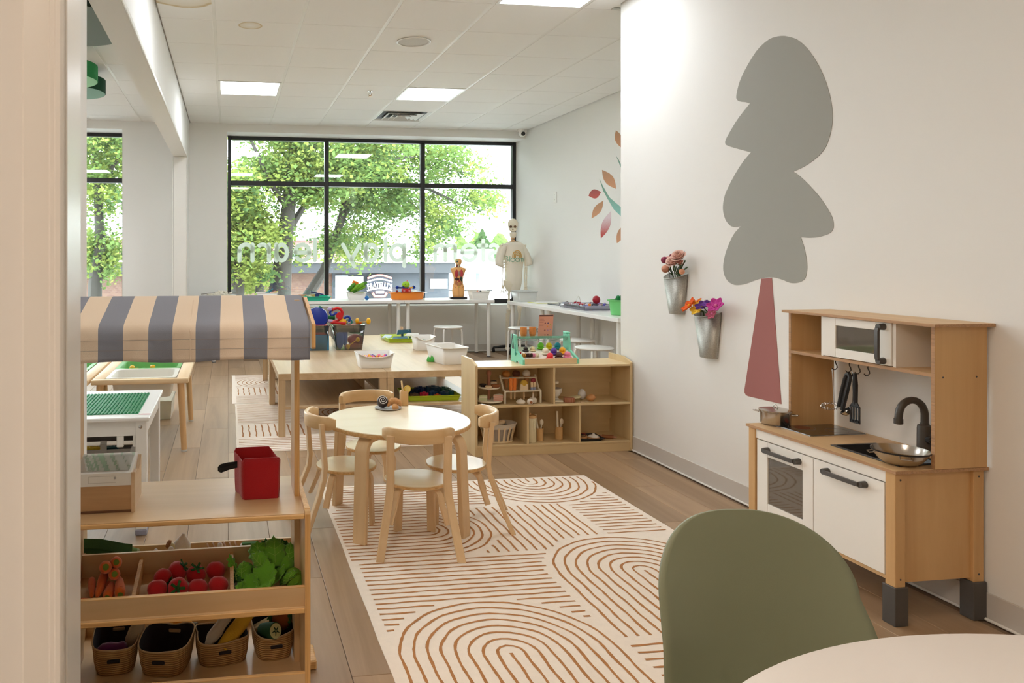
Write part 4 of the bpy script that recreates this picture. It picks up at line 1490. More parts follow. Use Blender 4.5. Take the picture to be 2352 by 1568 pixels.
m = MB(); m.prism([(.012, .012), (.19, .083), (.19, .089), (.012, .018)], xb - xa, lambda a, b, s: Vector((xa + s, yf + a, SZ + b))); m.done('sloping_tray', mat('tray_paper', S(232, 222, 208), .6), t, smooth=0)
m = MB(); m.prism([(.012, .018), (.19, .089), (.19, .103), (.012, .032)], .005, lambda a, b, s: Vector((xa + .185 + s, yf + a, SZ + b))); m.done('divider', WP, t, smooth=0)
sh = MB(); sh.span((xa, yf + .13, SZ + .150), (xb, yf + .20, SZ + .155)); sh.span((xa, yf + .126, SZ + .150), (xb, yf + .131, SZ + .166))
sh.done('clear_top_shelf', glassy('mint_acrylic', (.72, .92, .85, 1), 1.5, body=.35, body_rgb=S(150, 222, 196)), t, smooth=0)
m = MB()
for k in range(5):
    x = xa + (xb - xa) * (k + .5) / 5
    w_ = (xb - xa) / 10
    m.tube([(x - w_ * math.cos(PI * j / 8), yf + .128, SZ + .150 - .014 * math.sin(PI * j / 8)) for j in range(9)], .0016, 6)
m.done('scalloped_trim', glassy('mint_acrylic', (.72, .92, .85, 1), 1.5, body=.35, body_rgb=S(150, 222, 196)), t)
MB().box((xb + .007, yf + .165, SZ + .182), (.030, .05, .012), .003).done('post_cap', MINT, t, smooth=0)
settle(t, ((xa + xb) / 2, yf + .1, SZ))


def scoop(name, label, rgb, u, v, r=.021, group='toy ice cream scoops on the mint stand'):
    """a ball with a ruffled foot; (u, v) its middle"""
    f = None
    best = None
    for k in range(40):
        y = yf + .02 + k * .004
        p = onY(u, v, y)
        zt = SZ + .018 + (y - yf - .012) * .40
        e = abs(p.z - (zt + r * .85))
        if best is None or e < best[0]:
            best = (e, p, zt)
    p, zt = best[1], best[2]
    t = thing(name, label, 'toy scoop', (p.x, p.y, zt), 0, group)
    m_ = mat('scoop_' + label.split()[0] + label.split()[1], rgb, .45)
    MB().ball((0, 0, r * 1.05), (r, r, r), 18, 12).done('ball', m_, t)
    m = MB()
    n = 28
    rings = []
    for (rr, z) in ((.6, .0), (1.22, .0), (1.30, .22), (1.16, .5), (.8, .55)):
        rings.append([Vector(((rr * r * (1 + .05 * math.sin(7 * 2 * PI * k / n))) * math.cos(2 * PI * k / n), (rr * r * (1 + .05 * math.sin(7 * 2 * PI * k / n))) * math.sin(2 * PI * k / n), z * r)) for k in range(n)])
    m.rings(rings)
    m.done('ruffle', m_, t)
    return t


def s10(x, y):
    return 1150 + x / 10.455, 700 + y / 10.455


for lb, c, x, y in (('bright green toy scoop in the back row of the mint stand', S(110, 200, 40), 960, 985), ('lemon yellow toy scoop in the back row of the mint stand', S(232, 212, 20), 1160, 990), ('teal blue toy scoop in the back row of the mint stand', S(28, 150, 172), 1365, 985),
                    ('cream white toy scoop in the middle row of the mint stand', S(240, 232, 208), 1075, 1115), ('deep purple toy scoop in the middle row of the mint stand', S(92, 56, 158), 1275, 1120), ('amber orange toy scoop in the middle row of the mint stand', S(246, 176, 20), 1480, 1105),
                    ('coral red toy scoop in the front row of the mint stand', S(232, 60, 70), 1185, 1235), ('chocolate brown toy scoop in the front row of the mint stand', S(84, 52, 42), 1400, 1215), ('rose pink toy scoop in the front row of the mint stand', S(236, 132, 160), 1605, 1205),
                    ('dark cocoa toy scoop in the left bin of the mint stand', S(48, 34, 32), 600, 1065), ('vanilla beige toy scoop in the left bin of the mint stand', S(234, 218, 170), 765, 1055)):
    scoop('toy_scoop', lb, c, *s10(x, y), r=.0205 if 'left bin' not in lb else .015)
# toppings row (discs on edge)
dc_ = [S(200, 140, 60), S(206, 150, 70), S(92, 54, 34), S(70, 44, 34), S(90, 52, 36), S(74, 46, 36), S(96, 60, 40), S(236, 150, 180), S(240, 160, 186), S(244, 226, 200), S(240, 232, 206), S(244, 236, 214)]
dl = ['caramel', 'caramel', 'chocolate', 'chocolate', 'chocolate', 'chocolate', 'chocolate', 'pink', 'pink', 'cream', 'cream', 'cream']
for k, c in enumerate(dc_):
    p = onY(*s10(540 + 33 * k, 1160), yf + .062)
    t = thing('toy_topping', ['first', 'second', 'third', 'fourth', 'fifth'][dl[:k].count(dl[k])] + ' ' + dl[k] + ' toy biscuit disc from the left in the row on the mint stand', 'toy topping', (p.x, yf + .062, SZ + .0385), 0, dl[k] + ' topping discs')
    MB().lathe([(0, -.0024), (.012, -.0024), (.0135, 0), (.012, .0024), (0, .0024)], (0, 0, .0135), 18, axis=(1, .12, .1)).done('disc', mat('topping_%d' % k, c, .6), t)
p = onY(*s10(465, 1065), yf + .10)
t = thing('toy_cherry', 'red toy cherry at the left end of the mint stand', 'toy cherry', (p.x, yf + .10, SZ + .0535))
MB().ball((0, 0, .009), .009, 12, 8).done('berry', mat('cherry_red', S(176, 30, 44), .35), t)
MB().tube([(0, 0, .017), (.003, 0, .024)], .0012, 6).done('stalk', BROWN, t)
# cones, menu, scoop tool
for x, lb in ((545, 'stacked toy waffle cups at the left of the clear shelf'), (765, 'stacked toy waffle cups next to the menu card')):
    p = onY(*s10(x, 640), yf + .165)
    t = thing('toy_cone_cup', lb, 'toy cones', (p.x, yf + .165, SZ + .1555), 0, 'stacked toy waffle cups')
    for q, z in enumerate((0, .017, .030)):
        MB().lathe([(0, z), (.0155, z), (.0185, z + .018), (.0215, z + .020), (.0225, z + .036), (.020, z + .036), (.017, z + .02), (0, z + .018)], n=22).done('waffle_cup', mat('waffle_cup', S(218, 140, 72), .6, bump=.4, bscale=150), t)
a_, b_ = onY(*s10(895, 610), yf + .17), onY(*s10(1235, 610), yf + .17)
c_, d_ = onY(*s10(925, 240), yf + .18), onY(*s10(1270, 235), yf + .18)
t = thing('toy_menu_card', 'pink toy menu card with pictures of ice creams', 'menu card')
m = MB()
qs = [a_, b_, d_, c_]
for q in qs[:2]:
    q.z = SZ + .1556
lo = [m.bm.verts.new(q) for q in qs]; hi = [m.bm.verts.new(q + Vector((0, .002, 0))) for q in qs]
m.bm.faces.new(lo); m.bm.faces.new(list(reversed(hi)))
for k in range(4):
    m.bm.faces.new((lo[k], hi[k], hi[(k + 1) % 4], lo[(k + 1) % 4]))
m.done('card', mat('menu_pink', S(214, 150, 124), .6), t, smooth=0)


def on_card(u, v, e=.0006):
    lo_ = a_ + (b_ - a_) * u
    hi_ = c_ + (d_ - c_) * u
    return lo_ + (hi_ - lo_) * v + Vector((0, -e, 0))


def card_patch(mb, u0, u1, v0, v1):
    mb.bm.faces.new([mb.bm.verts.new(on_card(u, v)) for u, v in ((u0, v0), (u1, v0), (u1, v1), (u0, v1))])


m = MB(); card_patch(m, .03, .97, .93, .99); m.done('dark_heading', mat('menu_brown', S(74, 44, 40), .6), t, smooth=0)
m = MB()
for k in range(5):
    card_patch(m, .06, .34 + .06 * (k % 2), .80 - k * .075, .815 - k * .075)
m.done('printed_lines', mat('menu_line', S(168, 104, 92), .6), t, smooth=0)
for j, (u, v, c) in enumerate(((.45, .60, S(112, 60, 70)), (.65, .60, S(70, 60, 110)), (.82, .52, S(170, 170, 60)), (.62, .45, S(224, 140, 60)), (.45, .28, S(112, 60, 60)), (.65, .28, S(170, 120, 160)), (.84, .30, S(150, 140, 170)), (.48, .07, S(104, 56, 56)), (.68, .07, S(110, 60, 60)))):
    m = MB(); m.bm.faces.new([m.bm.verts.new(on_card(u + .055 * math.cos(PI * k / 7), v + .05 * math.sin(PI * k / 7))) for k in range(8)]); m.done('printed_scoop', mat('menu_c%d' % j, c, .6), t, smooth=0)
settle(t, tuple((a_ + b_) / 2))
p = onY(*s10(1650, 850), yf + .12)
t = thing('toy_ice_cream_scoop_tool', 'red-handled toy scoop tool hung on the right of the mint stand', 'toy scoop tool')
hx = xb + .022
MB().box((hx, yf + .15, SZ + .125), (.009, .012, .070), .003).done('handle', mat('tool_red', S(196, 30, 34), .45), t)
m = MB(); m.cyl((hx, yf + .15, SZ + .09), (hx + .004, yf + .148, SZ + .062), .004, n=8); m.lathe([(0, 0), (.012, .004), (.014, .014), (.012, .014), (0, .006)], (hx + .006, yf + .147, SZ + .050), 14, axis=(.3, -.5, .6)); m.done('head', CHROME, t)
settle(t, (hx, yf + .15, SZ + .05))
hx = xa - .020
t = thing('toy_tongs', 'grey toy tongs hung on the left side of the mint stand', 'toy tongs')
m = MB(); m.tube([(hx, yf + .16, SZ + .18), (hx - .002, yf + .145, SZ + .13), (hx, yf + .135, SZ + .085)], .0025, 6); m.tube([(hx, yf + .162, SZ + .18), (hx - .002, yf + .168, SZ + .13), (hx, yf + .16, SZ + .085)], .0025, 6)
m.done('arms', mat('toy_grey', S(96, 104, 104), .5), t)
settle(t, (hx, yf + .15, SZ + .08))
t = thing('toy_spoon', 'teal toy spoon hung on the left side of the mint stand', 'toy spoon')
m = MB(); m.tube([(hx, yf + .115, SZ + .115), (hx - .001, yf + .11, SZ + .07)], .003, 6); m.done('handle', mat('toy_teal', S(74, 180, 160), .5), t)
MB().ball((hx - .001, yf + .108, SZ + .058), (.004, .009, .014), 10, 8).done('spoon_bowl', mat('toy_teal', S(74, 180, 160), .5), t)
settle(t, (hx, yf + .11, SZ + .04))

# ================================================================ MARKET STALL
SXL, SXR = -0.418, 0.197
SF = 1.95
SW = wood('stall_ply', S(204, 170, 124), S(222, 190, 146), 'X', 0.38, 8, 0.08, coat=.25)
SWZ = wood('stall_ply_z', S(200, 164, 116), S(220, 186, 140), 'Z', 0.42, 8, 0.08)
SEDGE = wood('stall_ply_edge', S(196, 146, 84), S(236, 194, 130), 'X', 0.45, 140, 0.02)
SEDGE_Z = wood('stall_ply_edge_z', S(196, 146, 84), S(236, 194, 130), 'Z', 0.45, 140, 0.02)
t = thing('market_stall', 'birch toy market stall with a striped blue and cream awning', 'market stall')
TOPZ = .567
for x in (SXL - .015, SXR):
    m = MB(); m.prism([(SF, 0), (2.345, 0), (2.345, .577), (SF + .012, .577), (SF + .004, .573), (SF, .565)], .0145, lambda a, b, s: Vector((x + s, a, b)))
    sp = m.done('side_panel', SWZ, t, smooth=0)
    e = MB(); e.span((x + .0005, SF - .0012, .002), (x + .014, SF, .566)); e.span((x + .0005, SF + .012, .577), (x + .014, 2.345, .5784))
    e.done('panel_edge', SEDGE_Z, sp, smooth=0)
MB().span((SXL, SF + .006, TOPZ - .013), (SXR, 2.30, TOPZ)).done('counter_board', SW, t, smooth=0)
MB().span((SXL, SF, TOPZ - .013), (SXR, SF + .006, TOPZ - .001), .002).done('counter_edge', SEDGE, t, smooth=0)
for x in (SXL + .0, SXR - .0145):
    p_ = MB().span((x, 2.10, 0.02), (x + .0145, 2.21, TOPZ - .0131)).done('post', SWZ, t, smooth=0)
    p_ = MB().span((x, 2.10, TOPZ), (x + .0145, 2.21, 1.115)).done('post', SWZ, t, smooth=0)
    MB().span((x + .0004, 2.0988, TOPZ), (x + .0141, 2.10, 1.05)).done('post_edge', SEDGE_Z, p_, smooth=0)
# tray with compartments
fl = MB(); fl.prism([(SF, .311), (2.335, .338), (2.335, .349), (SF + .0, .3245)], SXR - SXL, lambda a, b, s: Vector((SXL + s, a, b)))
fl.done('tray_floor', SW, t, smooth=0)
fl = MB(); fl.span((SXL, SF - .004, .311), (SXR, SF, .3245), .003); fl.done('tray_edge', SEDGE, t, smooth=0)
fr = MB(); fr.prism([(SF + .008, .325), (SF + .021, .325), (SF + .013, .377), (SF + .0, .377)], SXR - SXL, lambda a, b, s: Vector((SXL + s, a, b))); fr.done('front_rail', SW, t, smooth=0)
fr = MB(); fr.span((SXL, SF + .0, .3771), (SXR, SF + .013, .3786)); fr.done('front_rail_edge', SEDGE, t, smooth=0)
MB().span((SXL, 2.185, .339), (SXR, 2.194, .402)).done('tray_back', SW, t, smooth=0)
MB().span((SXL, 2.327, .347), (SXR, 2.336, .367)).done('rear_tray_back', SW, t, smooth=0)
for x in (-.246, .0045):
    m = MB(); m.prism([(SF + .014, .326), (2.185, .342), (2.185, .388), (SF + .014, .362)], .010, lambda a, b, s: Vector((x + s, a, b)))
    m.done('tray_divider', SEDGE_Z, t, smooth=0)
# bottom shelf
MB().span((SXL, SF + .012, .093), (SXR, 2.33, .105)).done('bottom_board', SW, t, smooth=0)
MB().span((SXL, SF, .0), (SXR, SF + .012, .1535)).done('bottom_front_board', SW, t, smooth=0)
MB().span((SXL, SF - .0002, .1535), (SXR, SF + .012, .155)).done('bottom_front_edge', SEDGE, t, smooth=0)
MB().span((SXL, 2.33, .06), (SXR, 2.342, .140)).done('bottom_back_board', SW, t, smooth=0)
MB().span((.2116, 2.24, .0), (.262, 2.34, .028), .004).done('foot', SEDGE, t, smooth=0)
# awning
for x in (SXL - .013, .2116):
    pr = [(1.916, 1.004), (1.922, .999), (1.955, .999), (1.958, 1.045), (2.10, 1.082), (2.10, 1.0), (2.205, 1.0), (2.205, 1.118), (2.135, 1.120), (1.916, 1.062)]
    b_ = MB().prism(pr, .0095, lambda a, b, s: Vector((x + s, a, b))).done('awning_bracket', SWZ, t, smooth=0)
    e = MB(); e.span((x + .0004, 1.9148, 1.004), (x + .0091, 1.916, 1.062))
    q0, q1 = Vector((0, 1.916, 1.062)), Vector((0, 2.135, 1.120))
    e.prism([(q0.y, q0.z), (q1.y, q1.z), (q1.y, q1.z + .0014), (q0.y, q0.z + .0014)], .0087, lambda a, b, s: Vector((x + .0004 + s, a, b)))
    e.done('bracket_edge', SEDGE_Z, b_, smooth=0)
CANV_B = mat('blue_grey_canvas', S(144, 149, 163), .95, bump=.5, bscale=900)
CANV_C = mat('cream_canvas', S(242, 224, 202), .95, bump=.5, bscale=900)
bounds = [onY(u, 780, 1.92).x for u in (226.4, 283.8, 341.2, 397, 449.6, 505.4, 559.6, 613.8, 668, 711)]
bounds = [SXL - .014, bounds[0] - (bounds[1] - bounds[0])] + bounds
xs = []
for a, b in zip(bounds, bounds[1:]):
    xs += [a + (b - a) * k / 6 for k in range(6)]
xs.append(bounds[-1])
prof = [(2.30, 1.085), (2.26, 1.108), (2.21, 1.122), (2.16, 1.1255), (2.135, 1.123), (2.08, 1.109), (2.02, 1.092), (1.96, 1.077), (1.925, 1.067), (1.912, 1.058), (1.909, 1.045), (1.909, 1.02), (1.910, 1.0), (1.911, .985), (1.911, .975)]
m = MB()
vs = []
for i, x in enumerate(xs):
    col = []
    for j, (y, z) in enumerate(prof):
        wob = .0022 * math.sin(x * 57 + j * .7) + .0012 * math.sin(x * 131 + j)
        zz = z + (.0028 * math.sin(x * 21 + 1) if j > 10 else 0) * ((j - 10) / 4) - (.006 * math.exp(-((x - .02) / .12) ** 2) if 4 < j < 8 else 0)
        col.append(m.bm.verts.new((x, y + (wob if j > 3 else 0), zz)))
    vs.append(col)
for i in range(len(xs) - 1):
    s_ = i // 6
    for j in range(len(prof) - 1):
        f = m.bm.faces.new((vs[i][j], vs[i + 1][j], vs[i + 1][j + 1], vs[i][j + 1]))
        f.material_index = 0 if s_ % 2 == 0 else 1
aw = m.done('awning', [CANV_B, CANV_C], t, smooth=60, solid=.0018)
m = MB()
for z in (1.030, 1.005):
    for i in range(len(xs) * 3):
        x = SXL + (SXR - SXL + .01) * i / (len(xs) * 3)
        wob = .0022 * math.sin(x * 57 + 11 * .7)
        m.box((x, 1.907 + wob, z), (.0026, .0008, .0008))
m.done('stitching', mat('seam_thread', S(150, 138, 126), .9), aw, smooth=0, kind='stuff')
m = MB(); m.tube([(-.094, 2.10, 1.1165), (-.094, 1.99, 1.088), (-.0935, 1.907, 1.05), (-.0935, 1.908, .978)], .0014, 5); m.done('centre_seam', CANV_C, aw)
settle(t, (-.10, 2.14, 0))

# ---- red felt basket
t = thing('felt_basket', 'red felt shopping basket standing on the stall counter', 'basket')
BZ = TOPZ + .0005
A = onZ(558, 1148, BZ); B = onZ(643, 1143, BZ)
ex = (B - A).normalized(); ey = Vector((-ex.y, ex.x, 0))
C_ = onZ(540, 1127, BZ) - A
W, D = (B - A).length, C_.length * 1.05
ey = C_.normalized()
H = onY(560, 1058, A.y).z - BZ
hull = []
for z, k in ((0, 1.0), (.03, 1.03), (.08, 1.04), (H, 1.06)):
    ring = []
    cen = A + ex * W / 2 + ey * D / 2
    for (u, v) in ((-.5, -.42), (-.44, -.5), (-.2, -.51), (.2, -.51), (.44, -.5), (.5, -.42), (.51, 0), (.5, .42), (.44, .5), (0, .51), (-.44, .5), (-.5, .42), (-.46, .1), (-.47, -.1)):
        dz = .0
        if z == H:
            dz = .006 * (1 if abs(v) > .45 else -.4) + (.008 if v > .3 else 0)
        ring.append(cen + ex * u * W * k + ey * v * D * k + Vector((0, 0, z + dz)))
    hull.append(ring)
m = MB(); m.rings(hull, closed_ends=False); m.bm.faces.new(m.bm.verts[:14]); m.done('felt_body', FELT_RED, t, smooth=50, solid=.003)
m = MB()
q = cen - ex * W * .53 + ey * D * .05
for dz in (0,):
    pts = [q + Vector((0, 0, .088)), q - ex * .025 + Vector((0, 0, .086)), q - ex * .045 + Vector((0, 0, .081)) + ey * .004, q - ex * .052 + Vector((0, 0, .074)) + ey * .004, q - ex * .045 + Vector((0, 0, .070)), q - ex * .022 + Vector((0, 0, .078)), q + Vector((0, 0, .082))]
    plank_path(m, pts, .014, .0022, (0, -.35, 1))
m.done('strap', mat('black_felt', S(36, 38, 40), .95), t, label='black felt strap')
m = MB()
for k in (0, 1):
    q = cen + ex * W * .52 + ey * D * (.05 - .28 * k) + Vector((0, 0, H - .030))
    m.lathe([(0, 0), (.0055, 0), (.0055, .0008), (0, .0008)], q - ex * .006, 14, axis=-ex, sx=.7)
m.done('eyelet', mat('eyelet_pale', S(226, 206, 196), .6), t)
settle(t, tuple(cen + Vector((0, 0, BZ - cen.z))))

# ---- toy till
t = thing('toy_till', 'wooden toy cash register with a white top on the stall counter', 'toy till')
tx1, ty0 = -.243, 2.035
TW = wood('till_wood', S(172, 130, 86), S(206, 164, 118), 'X', .5, 16, .06)
MB().span((SXL + .02, ty0, BZ), (tx1 - .008, ty0 + .15, BZ + .070)).done('drawer_front', TW, t, smooth=0)
MB().span((SXL + .02, ty0 - .002, BZ), (tx1 - .008, ty0, BZ + .006)).done('dark_base_edge', mat('till_edge', S(110, 74, 48), .6), t, smooth=0)
m = MB(); m.prism([(ty0 - .001, BZ + .070), (ty0 + .15, BZ + .070), (ty0 + .15, BZ + .118), (ty0 + .01, BZ + .104), (ty0 - .001, BZ + .103)], tx1 - .009 - SXL - .02, lambda a, b, s: Vector((SXL + .02 + s, a, b)))
m.done('white_top', WHITE, t, smooth=0)
m = MB(); m.prism([(ty0 - .003, BZ), (ty0 + .155, BZ), (ty0 + .155, BZ + .110), (ty0 + .10, BZ + .085), (ty0 + .06, BZ + .096), (ty0 + .03, BZ + .094), (ty0 - .003, BZ + .104)], .0085, lambda a, b, s: Vector((tx1 - .0085 + s, a, b)))
m.done('side_panel', wood('till_side', S(214, 182, 142), S(230, 202, 164), 'Y', .5, 12, .08), t, smooth=0)
m = MB()
for (x0, x1_, z0, z1_) in ((-.36, -.29, .078, .0788), (-.36, -.29, .095, .0958), (-.36, -.3592, .078, .0958)):
    m.span((x0, ty0 - .0016, BZ + z0), (x1_, ty0 - .0009, BZ + z1_))
m.done('slot_outline', mat('till_line', S(196, 190, 182), .6), t, smooth=0)
MB().lathe([(0, 0), (.0035, 0), (.003, .0012), (0, .0014)], (-.293, ty0 - .001, BZ + .090), 12, axis=(0, -1, 0)).done('screw', CHROME, t)
MB().sheet(lambda a, b: Vector((SXL + .02 + a * .14, ty0 + .012 + b * .13, BZ + .1065 + b * .013 + .001 * math.sin(a * 31 + b * 9))), 16, 8).done('clear_film', glassy('clear_film', (.96, .97, .97, 1), 2.5, rough=.08), t)
settle(t, ((SXL + tx1) / 2, ty0 + .075, BZ))

# ---- vegetables
def vz(y):
    return .3245 + (y - SF) * .0636 + .0005


CAR = mat('felt_carrot', S(224, 106, 26), .9, bump=.5, bscale=400, sheen=.3)
CGR = mat('felt_carrot_top', S(112, 132, 44), .9, bump=.4, bscale=400)
CLN = mat('carrot_crease', S(176, 74, 18), .9)


def carrot(label, tip, top, r):
    t = thing('felt_carrot', label, 'felt carrot', group='felt carrots in the stall tray')
    tip, top = Vector(tip), Vector(top)
    d = top - tip
    pts = [tip + d * f for f in (0, .04, .15, .35, .6, .82, .95, 1.0)]
    MB().tube(pts, [r * q for q in (.22, .42, .62, .8, .95, 1.0, .88, .55)], 14).done('root', CAR, t)
    dn = d.normalized()
    MB().lathe([(0, 0), (r * .5, .0), (r * .48, .0016), (0, .002)], top + dn * .0002, 14, axis=dn).done('green_top', CGR, t)
    m = MB()
    x, y = frame_of(dn)
    rg = random.Random(len(label))
    for k in range(6):
        f = rg.uniform(.3, .85); a = rg.uniform(0, 6.28)
        rr = r * (.72 + .3 * f)
        p = tip + d * f
        m.tube([p + (x * math.cos(a + q) + y * math.sin(a + q)) * rr for q in (-.22, 0, .22)], .0006, 4)
    m.done('crease', CLN, t, kind='stuff')
    z = min(tip.z, top.z) - r * .5
    settle(t, ((tip.x + top.x) / 2, (tip.y + top.y) / 2, z))


def cpt(u, v, y):
    return onY(u, v, y)


carrot('felt carrot lying leftmost behind the tray rail, only its tip showing', (-.352, 2.03, vz(2.03) + .012), (-.382, 2.02, vz(2.02) + .013), .012)
carrot('slim felt carrot standing at the left of the carrot heap', cpt(211, 1371, 2.03), cpt(211, 1330, 2.13), .0105)
carrot('long felt carrot slanting down the left of the heap', cpt(223, 1370, 2.02), cpt(240, 1318, 2.13), .0125)
carrot('dark shaded felt carrot at the back of the heap', cpt(240, 1366, 2.06), cpt(250, 1340, 2.15), .011)
carrot('felt carrot leaning in the middle of the heap front', cpt(258, 1338, 2.10), cpt(246, 1372, 2.015), .0135)
carrot('fat felt carrot at the right, its green end pointing down', cpt(274, 1326, 2.11), cpt(276, 1366, 2.01), .0145)
carrot('felt carrot pointing its cut end at us, left on the heap', cpt(241, 1304, 2.17), cpt(243, 1302, 2.055), .0165)
carrot('felt carrot pointing its cut end at us, lowest on the heap', cpt(262, 1320, 2.16), cpt(263, 1318, 2.06), .0155)
carrot('felt carrot pointing its cut end at us, topmost on the heap', cpt(266, 1293, 2.18), cpt(267, 1291, 2.075), .0155)
TOM = mat('felt_tomato', S(196, 16, 30), .85, bump=.4, bscale=400, sheen=.3)
TLF = mat('felt_tomato_leaf', S(44, 92, 40), .9)


def tomato(label, u, v, y, r, leaf):
    t = thing('felt_tomato', label, 'felt tomato', group='felt tomatoes in the stall tray')
    c = onY(u, v, y)
    c.z = max(c.z, vz(y) + r * .9)
    ax = Vector(leaf if leaf else (0, .4, 1)).normalized()
    prof = [(0, -.88), (.45, -.82), (.8, -.52), (.98, -.08), (.95, .3), (.72, .66), (.4, .86), (.12, .84), (0, .78)]
    m = MB()
    q = Vector((0, 0, 1)).rotation_difference(ax)
    rings = []
    for pr, pz in prof:
        rings.append([c + q @ Vector((max(pr, .001) * r * (1 + .02 * math.cos(5 * 2 * PI * k / 25)) * math.cos(2 * PI * k / 25), max(pr, .001) * r * (1 + .02 * math.cos(5 * 2 * PI * k / 25)) * math.sin(2 * PI * k / 25), pz * r * .98)) for k in range(25)])
    m.rings(rings); m.done('fruit', TOM, t)
    if leaf:
        m = MB()
        for k in range(5):
            a = 2 * PI * k / 5
            pts = [c + q @ Vector((rr * r * math.cos(a), rr * r * math.sin(a), hh * r)) for rr, hh in ((.05, .84), (.28, .93), (.50, .93), (.72, 1.0))]
            plank_path(m, pts, .007, .002, q @ Vector((-math.sin(a), math.cos(a), 0)))
        m.tube([c + ax * r * .8, c + ax * r * 1.02, c + ax * r * 1.2 + Vector((.002, 0, 0))], .0025, 6)
        m.done('calyx', TLF, t, smooth=0)
    settle(t, (c.x, c.y, c.z - r))


R_ = .0272
tomato('felt tomato at the front left of the tomato heap', 361, 1353, 2.035, R_, None)
tomato('felt tomato behind the front left one, leaf facing right and down', 374, 1328, 2.095, R_, (.75, -.6, -.3))
tomato('topmost felt tomato, tilted with its dark leaf to the right', 407, 1312, 2.12, R_, (.75, -.1, .65))
tomato('felt tomato with its leaf upright, right of the topmost one', 450, 1327, 2.11, R_, (.15, -.35, .9))
tomato('felt tomato with a green star leaf facing the camera', 409, 1350, 2.03, R_, (.0, -.9, .35))
tomato('felt tomato at the middle of the front row without a leaf', 454, 1351, 2.035, R_, None)
tomato('felt tomato at the back right with a stitched groove', 495, 1313, 2.13, R_, None)
tomato('felt tomato at the front right beside the lettuce divider', 501, 1346, 2.045, R_, None)
LET = mat('felt_lettuce', S(96, 158, 34), .9, bump=.4, bscale=350, sheen=.2)
LET2 = mat('felt_lettuce_dark', S(54, 104, 40), .9, bump=.4, bscale=350)
LETV = mat('lettuce_vein', S(140, 186, 76), .9)


def leaf_part(parent, base, tip, side, w, bend, m_, name='leaf', ruffle=.10, vein=True):
    base, tip, side = Vector(base), Vector(tip), Vector(side).normalized()
    d = tip - base
    nrm = side.cross(d.normalized())
    N, M = 16, 8

    def f(u, v):
        a = u
        ww = w * (math.sin(PI * min(1, .12 + a * .86)) ** .55)
        ww *= 1 + ruffle * math.sin(a * 23) * (1 if abs(v - .5) > .2 else .3)
        s_ = (v - .5) * 2
        p = base + d * a + side * s_ * ww * .5
        p += nrm * (bend * math.sin(PI * a) - abs(s_) ** 2 * w * .22 + (abs(s_) > .6) * .0035 * math.sin(a * 26 + (3 if s_ > 0 else 0)))
        if a > .93:
            p -= d * (abs(s_) * .12)
        return p
    mb = MB(); mb.sheet(f, N, M)
    o = mb.done(name, m_, parent, solid=.0016)
    if vein:
        vb = MB()
        vb.tube([f(k / 10, .5) + nrm * .0012 for k in range(1, 10)], .0008, 4)
        for k in (3, 5, 7):
            for s_ in (.2, .8):
                vb.tube([f(k / 10, .5) + nrm * .0012, f(min(.95, k / 10 + .14), s_) + nrm * .0014], .0006, 4)
        vb.done('vein', LETV, o)
    return o


def lp(u, v, y):
    return onY(u, v, y)


t = thing('felt_lettuce', 'large felt lettuce with ruffled leaves in the right tray', 'felt lettuce')
MB().ball(lp(650, 1300, 2.12), (.035, .035, .038), 16, 10).done('heart', LET, t)
for (b, tp_, sd, w_, bd, m_) in (((600, 1300, 2.10), (590, 1240, 2.12), (1, -.2, .1), .062, .006, LET), ((632, 1300, 2.08), (628, 1228, 2.14), (1, .1, 0), .066, .010, LET), ((655, 1305, 2.10), (668, 1243, 2.14), (1, .1, -.1), .062, .012, LET),
                              ((610, 1305, 2.05), (578, 1270, 2.08), (.5, -.2, .8), .050, .006, LET), ((665, 1290, 2.12), (690, 1255, 2.16), (.4, -.2, -.9), .04, .006, LET), ((640, 1308, 2.06), (612, 1356, 1.985), (.9, .3, .2), .060, .012, LET),
                              ((600, 1300, 2.05), (622, 1352, 1.975), (.8, .2, .5), .066, .012, LET), ((618, 1290, 2.16), (610, 1234, 2.17), (1, 0, 0), .04, .004, LET2), ((650, 1280, 2.17), (648, 1236, 2.18), (1, 0, 0), .045, .004, LET2)):
    leaf_part(t, lp(*b), lp(*tp_), sd, w_, bd, m_)
c = lp(650, 1300, 2.12)
settle(t, (c.x, c.y, vz(2.1)))
t = thing('felt_lettuce', 'low felt lettuce lying at the left of the right tray', 'felt lettuce')
MB().ball((.045, 2.11, vz(2.11) + .018), (.026, .03, .018), 14, 8).done('heart', LET2, t)
for (b, tp_, sd, w_, bd, m_) in (((548, 1325, 2.10), (526, 1270, 2.13), (.5, .8, .2), .034, .003, LET), ((555, 1330, 2.07), (560, 1286, 2.10), (.9, -.3, .2), .048, .006, LET), ((570, 1345, 2.04), (541, 1352, 2.0), (.2, .2, .9), .034, .006, LET), ((560, 1330, 2.03), (598, 1352, 1.995), (.4, .3, .9), .046, .008, LET),
                              ((545, 1335, 2.06), (538, 1310, 2.10), (.9, -.2, .1), .03, .003, LET2), ((575, 1320, 2.09), (566, 1290, 2.12), (.9, -.2, .1), .04, .006, LET)):
    leaf_part(t, lp(*b), lp(*tp_), sd, w_, bd, m_)
settle(t, (.045, 2.10, vz(2.1)))
t = thing('felt_lettuce', 'round felt cabbage at the right end of the tray', 'felt cabbage')
c = lp(674, 1328, 2.06)
MB().ball(c, (.025, .028, .029), 16, 10).done('heart', mat('felt_cabbage', S(108, 160, 36), .9, bump=.4, bscale=350), t)
